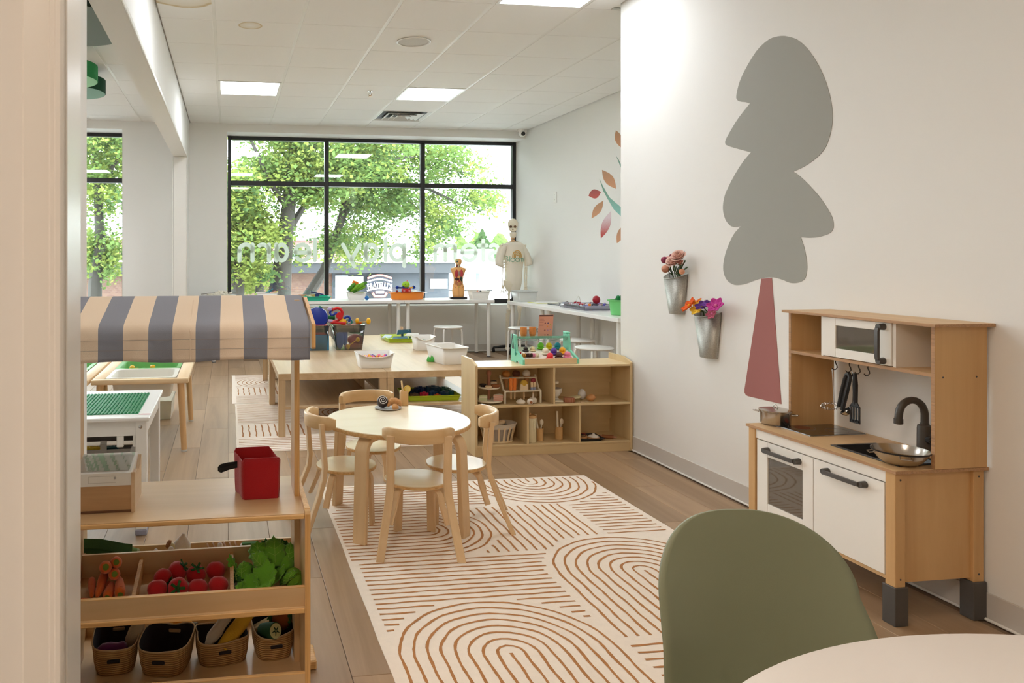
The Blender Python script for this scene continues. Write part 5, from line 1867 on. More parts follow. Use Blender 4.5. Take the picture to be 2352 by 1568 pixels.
for (b, tp_, sd, w_, bd, m_) in (((655, 1342, 2.04), (672, 1308, 2.035), (.9, -.1, .3), .046, .010, LET), ((690, 1345, 2.04), (695, 1305, 2.07), (.5, .6, .0), .05, .004, LET), ((665, 1315, 2.10), (676, 1292, 2.12), (1, 0, -.2), .05, .004, LET)):
    leaf_part(t, lp(*b), lp(*tp_), sd, w_, bd, m_)
settle(t, (c.x, c.y, vz(2.06)))
# rear tray
t = thing('felt_leek', 'dark green felt leek lying in the rear tray', 'felt leek')
m = MB()
m.tube([(-.40, 2.25, .385), (-.33, 2.25, .388), (-.285, 2.25, .380), (-.262, 2.25, .374)], [.024, .023, .018, .015], 14, flat=(1, .9)); m.done('stem', mat('leek_green', S(104, 128, 62), .9, bump=.3, bscale=300), t)
for dz, w_ in ((.016, .03), (.006, .034)):
    m = MB(); plank_path(m, [(-.42, 2.24, .400 + dz), (-.36, 2.232, .398 + dz), (-.30, 2.235, .388 + dz * .6), (-.275, 2.238, .384 + dz * .5)], w_, .003, (0, .7, .7)); m.done('leaf', mat('leek_dark', S(52, 88, 40), .9, bump=.3, bscale=300), t)
MB().lathe([(0, 0), (.015, 0), (.013, .006), (0, .007)], (-.262, 2.25, .374), 14, axis=(1, 0, -.1)).done('root_end', mat('leek_root', S(150, 152, 104), .9), t)
settle(t, (-.33, 2.25, vz(2.25)))
t = thing('felt_garlic', 'white felt garlic bulb showing above the tray back', 'felt garlic')
c = onY(418, 1253, 2.26)
GF = mat('felt_garlic', S(222, 216, 210), .9, bump=.3, bscale=350)
MB().lathe([(0, -.024), (.018, -.022), (.026, -.008), (.025, .006), (.014, .022), (.007, .031), (.004, .038), (0, .039)], c, 18, axis=(.15, -.1, 1)).done('bulb', GF, t)
settle(t, (c.x, c.y, c.z - .024))
t = thing('felt_mushroom', 'small felt mushroom with a brown cap beside the garlic', 'felt mushroom')
c = onY(390, 1253, 2.25)
m = MB(); m.tube([c + Vector((.020, 0, -.016)), c + Vector((.008, 0, -.002)), c + Vector((0, 0, .004))], [.008, .009, .008], 10); m.done('stem', mat('mushroom_cream', S(226, 216, 176), .9), t)
MB().lathe([(0, 0), (.013, .0), (.011, .007), (0, .010)], c + Vector((-.001, 0, .004)), 14, axis=(-.8, -.1, .5)).done('cap', mat('mushroom_brown', S(150, 104, 66), .9), t)
settle(t, (c.x, c.y, c.z - .02))
for k, (u, v, sz, lb) in enumerate(((393, 1263, .009, 'pale felt garlic clove in front of the brown mushroom'), (358, 1266, .007, 'pale felt clove peeping over the tray back'), (506, 1253, .008, 'small cream felt mushroom near the lettuce'))):
    c = onY(u, v, 2.22)
    t = thing('felt_garlic_clove' if k < 2 else 'felt_mushroom', lb, 'felt vegetable', tuple(c - Vector((0, 0, sz))))
    MB().ball((0, 0, sz), (sz, sz, sz * 1.2), 12, 8).done('body', GF, t)
t = thing('felt_mushroom_slices', 'row of pinkish felt mushroom slices in the rear tray', 'felt vegetable', (-.01, 2.235, vz(2.235)))
for k in range(6):
    MB().lathe([(0, -.002), (.016, -.002), (.016, .002), (0, .002)], (-.045 + k * .016, 0, .040 + .002 * (k % 2)), 14, axis=(1, .2, .4)).done('slice', mat('felt_blush', S(206, 178, 158), .9), t)
t = thing('felt_cucumber_strip', 'green and white felt strip behind the lettuce', 'felt vegetable', (.06, 2.235, vz(2.235)))
MB().box((0, 0, .043), (.05, .02, .010), .003).done('white_layer', GF, t)
MB().box((.004, -.002, .050), (.05, .02, .005), .002).done('green_layer', LET2, t)

# ---- woven baskets on the bottom shelf
STRAW = mat('woven_straw', S(178, 138, 82), .9)
_nt = STRAW.node_tree
_b = _nt.nodes['Principled BSDF']
_tc = _nt.nodes.new('ShaderNodeTexCoord'); _sep = _nt.nodes.new('ShaderNodeSeparateXYZ')
_wv = _nt.nodes.new('ShaderNodeMath'); _wv.operation = 'MULTIPLY'; _wv.inputs[1].default_value = 2 * PI / .0058
_sn = _nt.nodes.new('ShaderNodeMath'); _sn.operation = 'SINE'
_bp = _nt.nodes.new('ShaderNodeBump'); _bp.inputs['Strength'].default_value = .8; _bp.inputs['Distance'].default_value = .0012
_rp = _nt.nodes.new('ShaderNodeValToRGB')
_rp.color_ramp.elements[0].position = .0; _rp.color_ramp.elements[0].color = S(140, 104, 58)
_rp.color_ramp.elements[1].position = .45; _rp.color_ramp.elements[1].color = S(192, 154, 98)
_mr = _nt.nodes.new('ShaderNodeMapRange'); _mr.inputs['From Min'].default_value = -1
_nt.links.new(_tc.outputs['Object'], _sep.inputs[0]); _nt.links.new(_sep.outputs['Z'], _wv.inputs[0]); _nt.links.new(_wv.outputs[0], _sn.inputs[0])
_nt.links.new(_sn.outputs[0], _bp.inputs['Height']); _nt.links.new(_bp.outputs['Normal'], _b.inputs['Normal'])
_nt.links.new(_sn.outputs[0], _mr.inputs['Value']); _nt.links.new(_mr.outputs['Result'], _rp.inputs['Fac']); _nt.links.new(_rp.outputs['Color'], _b.inputs['Base Color'])
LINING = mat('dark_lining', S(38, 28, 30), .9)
STRAWRIM = mat('straw_rim', S(186, 158, 118), .9)
BF = .1055


def basket(label, cx, cy, w, d, h, rz, squeeze=0.0, skew=(0, 0)):
    t = thing('woven_basket', label, 'basket', (cx, cy, BF), rz, 'straw baskets on the bottom shelf of the stall')
    n = 36

    def ring(k, z, ruff):
        out = []
        for i in range(n):
            a = 2 * PI * i / n
            c, s = math.cos(a), math.sin(a)
            p = 3.2
            rr = (abs(c) ** p + abs(s) ** p) ** (-1 / p)
            x, y = c * rr * w / 2 * k, s * rr * d / 2 * k
            if squeeze:
                x *= 1 - squeeze * (1 - abs(y) / (d / 2 * k + 1e-6)) * (z / h)
            zz = z + ruff * (.007 * abs(c) - .007 * (s < 0) * abs(s) ** 2 + .004 * math.sin(3 * a + cx * 40))
            out.append(Vector((x + skew[0] * z / h, y + skew[1] * z / h, zz)))
        return out
    o = MB(); o.rings([ring(.80, 0, 0), ring(.84, .004, 0), ring(.93, h * .4, .2), ring(1.0, h, 1)], closed_ends=False)
    o.bm.faces.new(o.bm.verts[:n])
    o.done('woven_wall', STRAW, t)
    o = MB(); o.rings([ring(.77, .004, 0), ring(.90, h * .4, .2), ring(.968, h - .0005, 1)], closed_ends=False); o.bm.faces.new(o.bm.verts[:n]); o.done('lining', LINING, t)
    o = MB(); r1 = ring(.985, h, 1); o.tube(r1, .0022, 6, closed=True); o.done('rim', STRAWRIM, t)
    z = h * .60
    for s_, nm in ((-1, 'handle_slot'), (1, 'handle_slot')):
        y = s_ * (d / 2 * (.935 + .05 * (z / h))) + skew[1] * z / h
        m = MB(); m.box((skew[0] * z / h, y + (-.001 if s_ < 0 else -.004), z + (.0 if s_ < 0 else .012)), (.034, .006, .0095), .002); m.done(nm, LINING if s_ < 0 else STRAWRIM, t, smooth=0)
    return t


b1 = onZ(262, 1466, .155); b2 = onZ(377, 1475, .155); b3 = onZ(507, 1448, .155); b4 = onZ(631, 1444, .155)
basket('straw basket at the left end holding a purple and a beige vegetable', -.308, 2.165, .125, .165, .078, .05)
basket('empty straw basket, second from the left on the bottom shelf', -.168, 2.138, .142, .160, .076, -.22)
basket('squashed straw basket holding a white root and a yellow corn piece', -.018, 2.155, .158, .125, .072, .16, .12, (0, 0))
basket('straw basket at the right end holding a cut green cucumber', .125, 2.170, .118, .140, .074, .12)
PUR = mat('felt_purple', S(98, 28, 92), .9, bump=.4, bscale=350, sheen=.3)
t = thing('felt_aubergine', 'purple felt aubergine in the left straw basket', 'felt vegetable')
m = MB(); m.tube([(-.352, 2.12, .164), (-.338, 2.12, .167), (-.318, 2.121, .167), (-.298, 2.123, .166), (-.281, 2.127, .167), (-.273, 2.129, .168)], [.008, .017, .019, .0165, .0165, .007], 14); m.done('fruit', PUR, t)
settle(t, (-.31, 2.12, .147))
t = thing('felt_fennel', 'beige felt root with a straw husk in the left basket', 'felt vegetable')
BEI = mat('felt_beige', S(172, 158, 132), .9, bump=.4, bscale=350)
m = MB(); m.tube([(-.276, 2.155, .150), (-.266, 2.16, .167), (-.254, 2.17, .189), (-.246, 2.18, .207)], [.006, .020, .022, .015], 14); m.done('root', BEI, t)
m = MB(); m.tube([(-.252, 2.182, .195), (-.244, 2.185, .219), (-.238, 2.187, .240)], [.018, .017, .015], 12, flat=(.6, 1)); m.done('husk', mat('felt_husk', S(186, 148, 84), .9, bump=.4, bscale=300), t)
settle(t, (-.26, 2.16, .14))
t = thing('felt_squash', 'orange felt squash flower lying behind the baskets', 'felt vegetable')
OR = mat('felt_orange', S(232, 150, 30), .9, bump=.4, bscale=350)
c = onY(398, 1427, 2.27)
m = MB(); m.tube([c + Vector((.055, 0, -.012)), c + Vector((.03, 0, -.008)), c + Vector((.006, 0, .0)), c], [.007, .013, .012, .008], 12); m.done('fruit', OR, t)
for a in range(4):
    leaf_part(t, c, c + Vector((-.024, -.01 + .008 * a, -.012 + .012 * a)), (.2, 1, .4), .024, .003, mat('felt_yellow_petal', S(238, 176, 50), .9), 'petal', vein=False)
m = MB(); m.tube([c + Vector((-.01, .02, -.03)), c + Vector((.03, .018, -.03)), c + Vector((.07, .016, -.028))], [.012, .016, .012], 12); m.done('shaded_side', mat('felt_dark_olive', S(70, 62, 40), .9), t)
settle(t, (c.x, c.y, BF + .005))
WHF = mat('felt_white_root', S(190, 180, 164), .9, bump=.4, bscale=350)
t = thing('felt_root', 'pale grey felt root leaning in the squashed basket', 'felt vegetable')
m = MB(); m.tube([(-.058, 2.110, 0.164), (-.045, 2.120, 0.180), (-.031, 2.130, 0.192), (-.020, 2.140, 0.204), (-.008, 2.150, 0.220), (.002, 2.158, 0.236), (.005, 2.160, 0.242)], [.008, .0165, .0175, .015, .0185, .016, .006], 14); m.done('root', WHF, t)
settle(t, (-.03, 2.12, .14))
t = thing('felt_corn', 'yellow felt corn piece leaning in the squashed basket', 'felt vegetable')
m = MB(); m.tube([(-.016, 2.110, 0.154), (.010, 2.125, 0.180), (.038, 2.140, 0.208), (.056, 2.150, 0.228)], [.018, .021, .020, .019], 14); m.done('cob', mat('felt_corn', S(206, 162, 40), .9, bump=.5, bscale=400), t)
settle(t, (.02, 2.12, .13))
t = thing('felt_cucumber', 'dark green felt cucumber with a cut pale end in the right basket', 'felt vegetable')
CUC = mat('felt_cucumber', S(30, 78, 46), .9, bump=.3, bscale=350)
ax = Vector((.55, -.75, .30)).normalized()
c = Vector((.130, 2.105, .193))
m = MB(); m.tube([c - ax * .075, c - ax * .06, c - ax * .03, c], [.008, .019, .022, .022], 18); m.done('body', CUC, t)
MB().lathe([(0, 0), (.0195, 0), (.0195, .0012), (0, .0014)], c + ax * .0004, 22, axis=ax).done('cut_face', mat('cucumber_flesh', S(206, 212, 160), .9), t)
x_, y_ = frame_of(ax)
m = MB()
for k in range(5):
    a = 2 * PI * k / 5
    p = c + ax * .0022
    m.tube([p + (x_ * math.cos(a) + y_ * math.sin(a)) * .0045, p + (x_ * math.cos(a) + y_ * math.sin(a)) * .013], [.0022, .0008], 5)
    m.tube([p + (x_ * math.cos(a) + y_ * math.sin(a)) * .0045, p + (x_ * math.cos(a + 1.2566) + y_ * math.sin(a + 1.2566)) * .0045], .0012, 4)
m.done('seed_star', CUC, t)
settle(t, (.11, 2.12, .15))
t = thing('felt_pumpkin', 'brownish orange felt pumpkin wrapped in leaves in the right basket', 'felt vegetable')
c = onY(645, 1425, 2.19)
m = MB(); m.ball(c, (.030, .026, .026), 18, 10); m.done('fruit', mat('felt_pumpkin', S(150, 84, 34), .9, bump=.4, bscale=350), t)
for (du, sd) in ((-.03, (.3, .9, .2)), (.028, (.3, .9, -.2)), (.0, (1, .2, 0))):
    leaf_part(t, c + Vector((du * .9, -.008, -.02)), c + Vector((du * 1.1, -.004, .036)), sd, .03, .004, LET2, vein=False)
settle(t, (c.x, c.y, BF + .03))
t = thing('folded_straw_flap', 'folded straw flap lying in the right basket', 'straw flap')
m = MB(); m.sheet(lambda a, b: Vector((.070 + .045 * a, 2.14 + .05 * b, .172 + .022 * a + .006 * math.sin(b * 6))), 6, 6); m.done('flap', mat('straw_flap', S(186, 160, 110), .9, bump=.6, bscale=300), t, solid=.002)
settle(t, (.09, 2.15, .158))

# ================================================================ WHITE BRICK TABLE (left, behind the stall)
t = thing('brick_play_table', 'white play table with a green studded plate and hanging bin', 'play table')
PX0, PX1, PY0, PY1, PZ = -1.02, -.345, 3.415, 4.125, .527
MB().span((PX0, PY0, PZ - .018), (PX1, PY1, PZ), .004).done('tabletop', WHITE_MELA, t, smooth=0)
GP = mat('green_stud_plate', S(24, 138, 84), .38)
gx1 = onZ(318, 950, PZ).x
g0, g1 = onZ(318, 950, PZ), onZ(338, 903, PZ)
pl = MB().span((PX0 + .08, g0.y, PZ), (g0.x, g1.y, PZ + .0025)).done('stud_plate', GP, t, smooth=0)
m = MB()
sp_ = .0165
nx = int((g0.x - (-.86)) / sp_); ny = int((g1.y - g0.y) / sp_)
for i in range(nx):
    for j in range(ny):
        x, y = g0.x - sp_ * (i + .5), g0.y + sp_ * (j + .5)
        r0 = [Vector((x + .0048 * math.cos(PI * k / 4), y + .0048 * math.sin(PI * k / 4), PZ + .0025)) for k in range(8)]
        lo = [m.bm.verts.new(p) for p in r0]; hi = [m.bm.verts.new(p + Vector((0, 0, .0042))) for p in r0]
        for k in range(8):
            m.bm.faces.new((lo[k], lo[(k + 1) % 8], hi[(k + 1) % 8], hi[k]))
        m.bm.faces.new(hi)
m.done('studs', GP, pl, smooth=0, kind='stuff')
for (x, y) in ((PX1 - .062, PY0 + .018), (PX1 - .062, PY1 - .07), (PX0 + .012, PY0 + .018), (PX0 + .012, PY1 - .07)):
    MB().span((x, y, .026), (x + .048, y + .05, PZ - .018), .003).done('leg', WHITE_MELA, t, smooth=0)
    MB().span((x - .001, y - .001, 0), (x + .049, y + .051, .026), .003).done('leg_foot', mat('lilac_grey_foot', S(150, 150, 166), .5), t, smooth=0)
MB().span((PX0 + .06, PY0 + .028, PZ - .085), (PX1 - .062, PY0 + .042, PZ - .018)).done('apron', WHITE_MELA, t, smooth=0)
MB().span((PX1 - .030, PY0 + .07, PZ - .085), (PX1 - .018, PY1 - .07, PZ - .018)).done('apron', WHITE_MELA, t, smooth=0)
MB().span((PX0 + .06, PY1 - .042, PZ - .085), (PX1 - .062, PY1 - .03, PZ - .018)).done('apron', WHITE_MELA, t, smooth=0)
rz_ = PZ - .118
MB().span((PX0 + .06, PY0 + .032, rz_ - .009), (PX1 - .070, PY0 + .046, rz_ + .009), .005).done('rail', WHITE_METAL, t, smooth=0)
for dx in (-.074, -.145):
    MB().span((PX1 + dx, PY0 + .030, rz_ - .018), (PX1 + dx + .03 if dx < -.1 else PX1 + dx + .012, PY0 + .05, PZ - .084), .003).done('rail_bracket', WHITE_MELA, t, smooth=0)
BING = mat('grey_bin_felt', S(128, 122, 114), .85)
bx0, bx1, by0, by1, bz0, bz1 = PX0 + .08, PX1 - .085, PY0 + .035, PY1 - .15, PZ - .265, PZ - .145
m = MB(); m.rings([[(bx0 + .02, by0 + .01, bz0), (bx1 - .02, by0 + .01, bz0), (bx1 - .02, by1 - .01, bz0), (bx0 + .02, by1 - .01, bz0)], [(bx0, by0, bz1), (bx1, by0, bz1), (bx1, by1, bz1), (bx0, by1, bz1)]], closed_ends=False)
m.bm.faces.new(m.bm.verts[:4]); m.done('hanging_bin', BING, t, smooth=0, solid=.003)
m = MB(); plank_path(m, [(bx1 - .115, by0 - .004, bz1 - .03), (bx1 - .115, by0 - .006, rz_), (bx1 - .115, by0 + .004, rz_ + .012), (bx1 - .115, by0 + .016, rz_)], .028, .002, (1, 0, 0)); m.done('bin_strap', BING, t, smooth=0)
MB().lathe([(0, 0), (.0065, 0), (.006, .002), (0, .0025)], (bx1 - .075, by0 - .003, bz1 - .025), 14, axis=(0, -1, 0)).done('snap', CHROME, t)
MB().lathe([(0, 0), (.0085, 0), (.008, .002), (0, .003)], (PX1 - .040, PY0 + .018, PZ - .045), 16, axis=(0, -1, 0)).done('bolt', CHROME, t)
q = onZ(335, 952, PZ)
MB().lathe([(0, 0), (.020, 0), (.020, .0006), (0, .0006)], (q.x - .004, q.y + .012, PZ), 24, sx=1.5, sy=.6).done('round_sticker', mat('pink_sticker', S(232, 190, 190), .5), t)
settle(t, (-.68, 3.77, 0))
for k, (x, lb, c) in enumerate(((-.60, 'yellow toy brick in the grey hanging bin', S(214, 176, 44)), (-.52, 'dark teal toy brick in the grey hanging bin', S(26, 74, 82)))):
    t = thing('toy_brick', lb, 'toy brick', (x, by0 + .05, bz1 - .035), .3)
    MB().box((0, 0, .02), (.06, .03, .036), .003).done('block', mat('toybrick%d' % k, c, .4), t, smooth=0)
    for i in range(4):
        MB().lathe([(0, 0), (.005, 0), (.005, .004), (0, .004)], (-.021 + .014 * i, 0, .038), 10).done('stud', mat('toybrick%d' % k, c, .4), t)

# ================================================================ PINE SAND TABLES
SAND_G = mat('green_bin', S(108, 180, 96), .4)
SAND_W = mat('milky_bin', S(232, 228, 216), .4)


def sand_table(label, x0, x1, y0, y1, zt):
    t = thing('sand_table', label, 'play table')
    fr = .045
    for a, b in (((x0, y0, zt - .032), (x1, y0 + fr, zt)), ((x0, y1 - fr, zt - .032), (x1, y1, zt)), ((x0, y0 + fr, zt - .032), (x0 + .075, y1 - fr, zt)), ((x1 - .075, y0 + fr, zt - .032), (x1, y1 - fr, zt))):
        MB().span(a, b, .006, 2).done('frame_board', PINE if abs(b[0] - a[0]) > .2 else wood('pine_y', S(226, 190, 140), S(244, 218, 178), 'Y', .5, 12, .06), t, smooth=40)
    for (x, y, sx, sy) in ((x0 + .05, y0 + .045, -1, -1), (x1 - .05, y0 + .045, 1, -1), (x0 + .05, y1 - .045, -1, 1), (x1 - .05, y1 - .045, 1, 1)):
        MB().cyl((x + sx * .022, y + sy * .02, .012), (x, y, zt - .03), .0185, .023, 14).done('leg', PINE_Z, t)
        MB().cyl((x + sx * .023, y + sy * .021, 0), (x + sx * .022, y + sy * .02, .012), .019, .019, 14).done('leg_foot', mat('clear_foot', S(210, 206, 198), .3), t)
    ym = y0 + fr + (y1 - y0 - 2 * fr) * .48
    for ya, yb, m_, dp, nm in ((ym + .003, y1 - fr, SAND_G, .10, 'green_bin'), (y0 + fr, ym - .003, SAND_W, .13, 'milky_bin')):
        xa, xb = x0 + .078, x1 - .078

        def rr(ins, z, r=.05, n=6):
            out = []
            for (cx, cy, a0) in ((xb - ins - r, yb - ins - r, 0), (xa + ins + r, yb - ins - r, 90), (xa + ins + r, ya + ins + r, 180), (xb - ins - r, ya + ins + r, 270)):
                out += [(cx + r * math.cos(math.radians(a0 + 90 * k / n)), cy + r * math.sin(math.radians(a0 + 90 * k / n)), z) for k in range(n + 1)]
            return out
        m = MB(); m.rings([rr(.0, zt - .004, .02), rr(.0, zt + .002, .02), rr(.026, zt + .002, .05), rr(.03, zt - .006, .05), rr(.045, zt - dp, .05)], closed_ends=False)
        n_ = len(rr(0, 0)); m.bm.verts.ensure_lookup_table(); m.bm.faces.new(m.bm.verts[-n_:]); m.done(nm, m_, t, smooth=50, solid=.002)
    settle(t, ((x0 + x1) / 2, (y0 + y1) / 2, 0))
    return t


sand_table('pine sand table with a green and a milky bin, beside the floor aisle', -.845, -.25, 4.86, 5.80, .467)
sand_table('second pine sand table further left, partly behind the white column', -1.46, -.862, 4.86, 5.80, .467)
gz = .467 - .085
for (u, y, r, c, lb, kind) in ((314, 5.42, .030, S(236, 190, 40), 'yellow spotted toy animal in the green sand bin', 0), (330, 5.38, .034, S(46, 130, 56), 'green round toy lid in the sand bin', 1), (348, 5.44, .026, S(238, 184, 30), 'yellow toy tractor piece in the green sand bin', 2), (366, 5.40, .026, S(236, 176, 40), 'yellow and white toy scoop in the green sand bin', 3)):
    p = onY(u, 838, y)
    t = thing('sand_toy', lb, 'sand toy', (p.x, y, gz), .3 * kind)
    m_ = mat('sandtoy%d' % kind, c, .45)
    if kind == 0:
        MB().ball((0, 0, .05), (.038, .022, .028), 14, 8).done('body', m_, t); MB().ball((-.03, -.005, .078), .020, 12, 8).done('head', m_, t)
        for s in (-1, 1):
            for q in (-1, 1):
                MB().cyl((s * .024, q * .012, 0), (s * .022, q * .010, .045), .008, n=8).done('leg', m_, t)
    elif kind == 1:
        MB().lathe([(0, 0), (.04, 0), (.044, .008), (.03, .024), (0, .03)], (0, 0, .045), 22, axis=(0, -.6, .8)).done('lid', m_, t); MB().box((0, 0, .022), (.05, .03, .044), .006).done('base', m_, t)
    elif kind == 2:
        MB().box((0, 0, .05), (.075, .035, .035), .008).done('body', m_, t); MB().box((.01, 0, .078), (.03, .03, .024), .005).done('cab', m_, t)
        for s in (-1, 1):
            MB().cyl((s * .024, -.022, .022), (s * .024, .022, .022), .021, n=14).done('wheel', WHITE, t)
    else:
        MB().tube([(-.045, 0, .05), (0, 0, .065), (.045, 0, .045)], [.010, .008, .012], 10).done('handle', m_, t); MB().lathe([(0, 0), (.024, .006), (.026, .03), (.022, .03), (0, .012)], (.055, 0, .03), 14, axis=(.8, 0, .5)).done('scoop', WHITE, t)
        MB().box((-.02, 0, .022), (.04, .03, .044), .004).done('base', WHITE, t)
t = thing('storage_tub', 'milky plastic storage tub on the floor under the sand table', 'tub')
a, b = onZ(270, 905, 0), onZ(411, 908, 0)
m = MB(); m.rings([[(a.x, 5.87, 0), (b.x, 5.87, 0), (b.x, 6.22, 0), (a.x, 6.22, 0)], [(a.x - .02, 5.85, .14), (b.x + .01, 5.85, .14), (b.x + .01, 6.24, .14), (a.x - .02, 6.24, .14)]], closed_ends=False); m.bm.faces.new(m.bm.verts[:4])
m.done('tub_wall', SAND_W, t, smooth=0, solid=.003)
m = MB(); m.tube([(a.x - .02, 5.85, .14), (b.x + .01, 5.85, .14), (b.x + .01, 6.24, .14), (a.x - .02, 6.24, .14)], .006, 6, closed=True); m.done('tub_rim', SAND_W, t)
settle(t, ((a.x + b.x) / 2, 5.92, 0))

# ================================================================ LOW PLAY TABLES
LZT = .437


def low_table(label, x0, x1, y0, y1):
    t = thing('low_play_table', label, 'table', group='low oak-look play tables pushed together')
    m = MB().span((x0, y0, LZT - .047), (x1, y1, LZT), .0015).done('tabletop', OAK, t, smooth=0)
    for (x, y) in ((x0 + .001, y0 + .001), (x1 - .049, y0 + .001), (x0 + .001, y1 - .049), (x1 - .049, y1 - .049)):
        MB().span((x, y, .0045), (x + .048, y + .048, LZT - .047), .001).done('leg', OAK_Z, t, smooth=0)
    MB().span((x0 + .049, y0 + .012, .19), (x1 - .049, y1 - .012, .208), .001).done('lower_shelf', OAK, t, smooth=0)
    settle(t, ((x0 + x1) / 2, (y0 + y1) / 2, 0))


low_table('oak-look low table nearest the stall, front of the four', .338, 1.093, 5.15, 6.345)
low_table('oak-look low table behind the cubby shelf, front of the four', 1.096, 1.851, 5.15, 6.345)
low_table('oak-look low table at the back, under the toy bins', .338, 1.093, 6.349, 7.56)
low_table('oak-look low table at the back, under the lime tray', 1.096, 1.851, 6.349, 7.56)

BINW = mat('white_bin_plastic', S(240, 236, 228), .42)
SMOKE = glassy('smoky_clear_plastic', (.975, .985, .97, 1), 1.4, rough=.05, body=.10, body_rgb=S(150, 156, 146))


def bin_shell(parent, x, y, z, wb, db, wt, dt, h, m_, name='bin_wall', rim=True, front_dip=0.0, th=.0025):
    n = 8

    def ring(w, d, zz, r=.012, dip=0):
        out = []
        for (cx, cy, a0) in ((w / 2 - r, d / 2 - r, 0), (-w / 2 + r, d / 2 - r, 90), (-w / 2 + r, -d / 2 + r, 180), (w / 2 - r, -d / 2 + r, 270)):
            out += [Vector((x + cx + r * math.cos(math.radians(a0 + 30 * k)), y + cy + r * math.sin(math.radians(a0 + 30 * k)), zz)) for k in range(4)]
        if dip:
            a, b = out[11], out[12]
            k = 7
            out = out[:12] + [a + (b - a) * ((j + 1) / (k + 1)) + Vector((0, 0, -dip * math.sin(PI * (j + 1) / (k + 1)) ** .5)) for j in range(k)] + out[12:]
        return out
    dip = front_dip or 1e-6
    mb = MB(); mb.rings([ring(wb, db, z, dip=1e-6), ring(wt, dt, z + h, dip=dip)], closed_ends=False)
    nn = len(ring(1, 1, 0, dip=1e-6)); mb.bm.verts.ensure_lookup_table(); mb.bm.faces.new(mb.bm.verts[:nn])
    o = mb.done(name, m_, parent, smooth=30, solid=th)
    if rim:
        mb = MB(); mb.tube(ring(wt + .004, dt + .004, z + h, dip=dip), .0035, 6, closed=True); mb.done('bin_rim', m_, parent)
    return o


# two big clear bins
def clear_bin(label, cx, yf_, wb, wt, h, depth):
    t = thing('clear_toy_bin', label, 'bin', group='clear plastic toy bins')
    bin_shell(t, cx, yf_ + depth / 2, LZT + .001, wb, depth * .92, wt, depth, h, SMOKE)
    settle(t, (cx, yf_ + depth / 2, LZT + .001))
    return t


clear_bin('clear plastic toy bin on the right, heaped with red and blue tubes', 1.030, 6.37, .222, .275, .212, .34)
clear_bin('clear plastic toy bin on the left, holding a blue disc', .715, 6.36, .235, .275, .212, .34)
TR_, TB_, TG_, TY_ = mat('toy_red', S(214, 30, 34), .35), mat('toy_blue', S(20, 62, 168), .35), mat('toy_green', S(18, 124, 66), .35), mat('toy_yellow', S(244, 184, 24), .35)
TL_ = mat('toy_lilac', S(190, 170, 216), .35)
bz = LZT + .004


def P6(u, v, y=6.5):
    return onY(u, v, y)


def z7(x, y):
    return 700 + x / 12.06, 690 + y / 12.06


def tube_toy(label, path, r, m_, cat='toy tube', y=6.5, extra=None, name='toy_tube', grp='plastic toys in the clear bins'):
    t = thing(name, label, cat, group=grp)
    pts = [P6(*z7(*p), y + (p[2] if len(p) > 2 else 0)) if len(p) < 4 else None for p in [tuple(q[:2]) for q in path]]
    pts = [P6(*z7(q[0], q[1]), y + (q[2] if len(q) > 2 else 0)) for q in path]
    MB().tube(pts, r, 10).done('tube', m_, t)
    if extra:
        for nm, f, m2 in extra:
            mb = MB(); f(mb, pts); mb.done(nm, m2, t)
    lo = min(pts, key=lambda p: p.z)
    settle(t, (lo.x, lo.y, lo.z - r))
    return t


def arcpts(cx, cy, r, a0, a1, n=12):
    return [(cx + r * math.cos(math.radians(a0 + (a1 - a0) * k / n)), cy - r * math.sin(math.radians(a0 + (a1 - a0) * k / n))) for k in range(n + 1)]


tube_toy('red hooked tube arching over the right clear bin', [(770, 250)] + arcpts(900, 350, 140, 130, -20, 12) + [(1010, 480), (900, 560), (760, 600)], .0125, TR_,
         extra=[('connector', lambda m, p: m.cyl(p[0], p[0] + (p[0] - p[1]) * .6, .016, .016, 12), mat('toy_dark_red', S(130, 12, 20), .4)), ('hub', lambda m, p: m.lathe([(0, -.010), (.030, -.010), (.030, .010), (0, .010)], P6(*z7(960, 420), 6.49), 18, axis=(0, -1, .1)), TR_)])
tube_toy('blue S-shaped tube joined to the red hook', [(720, 270), (700, 340), (735, 400), (800, 395), (850, 350), (900, 350)], .011, TB_, y=6.50, extra=[('lilac_cap', lambda m, p: m.ball(P6(*z7(695, 240), 6.5), (.022, .018, .018), 12, 8), TL_)])
tube_toy('blue curved tube at the middle of the right clear bin', [(1075, 500)] + arcpts(1180, 510, 70, 150, -40, 10) + [(1235, 590)], .011, TB_, y=6.5)
tube_toy('green funnel tube lying between the two clear bins', [(540, 470), (700, 470), (830, 470)], .020, TG_, y=6.60)
tube_toy('yellow dumbbell toy sticking out of the right clear bin', [(1440, 600), (1600, 590), (1760, 585)], .004, TY_, y=6.47, extra=[('ball_end', lambda m, p: (m.ball(P6(*z7(1455, 560), 6.47), (.018, .018, .024), 12, 8), m.ball(P6(*z7(1765, 570), 6.47), (.021, .02, .029), 12, 8)), TY_)], name='toy_dumbbell', cat='toy dumbbell')
tube_toy('red toy bar lying across the rim of the right bin', [(720, 600), (900, 620), (1130, 630)], .012, TR_, y=6.46, extra=[('pink_end', lambda m, p: m.lathe([(0, 0), (.014, 0), (.014, .04), (0, .04)], P6(*z7(640, 560), 6.46), 12, axis=(1, 0, -.1)), TL_)], name='toy_bar', cat='toy bar')
t = thing('toy_ball', 'yellow half ball among the red tubes in the right bin', 'toy ball', group='plastic toys in the clear bins')
c = P6(*z7(1060, 590), 6.5); MB().ball(c, (.033, .025, .030), 16, 10).done('ball', TY_, t); settle(t, tuple(c - Vector((0, 0, .03))))
t = thing('toy_hoop', 'teal toy wheel with pale spokes in the right bin', 'toy hoop', group='plastic toys in the clear bins')
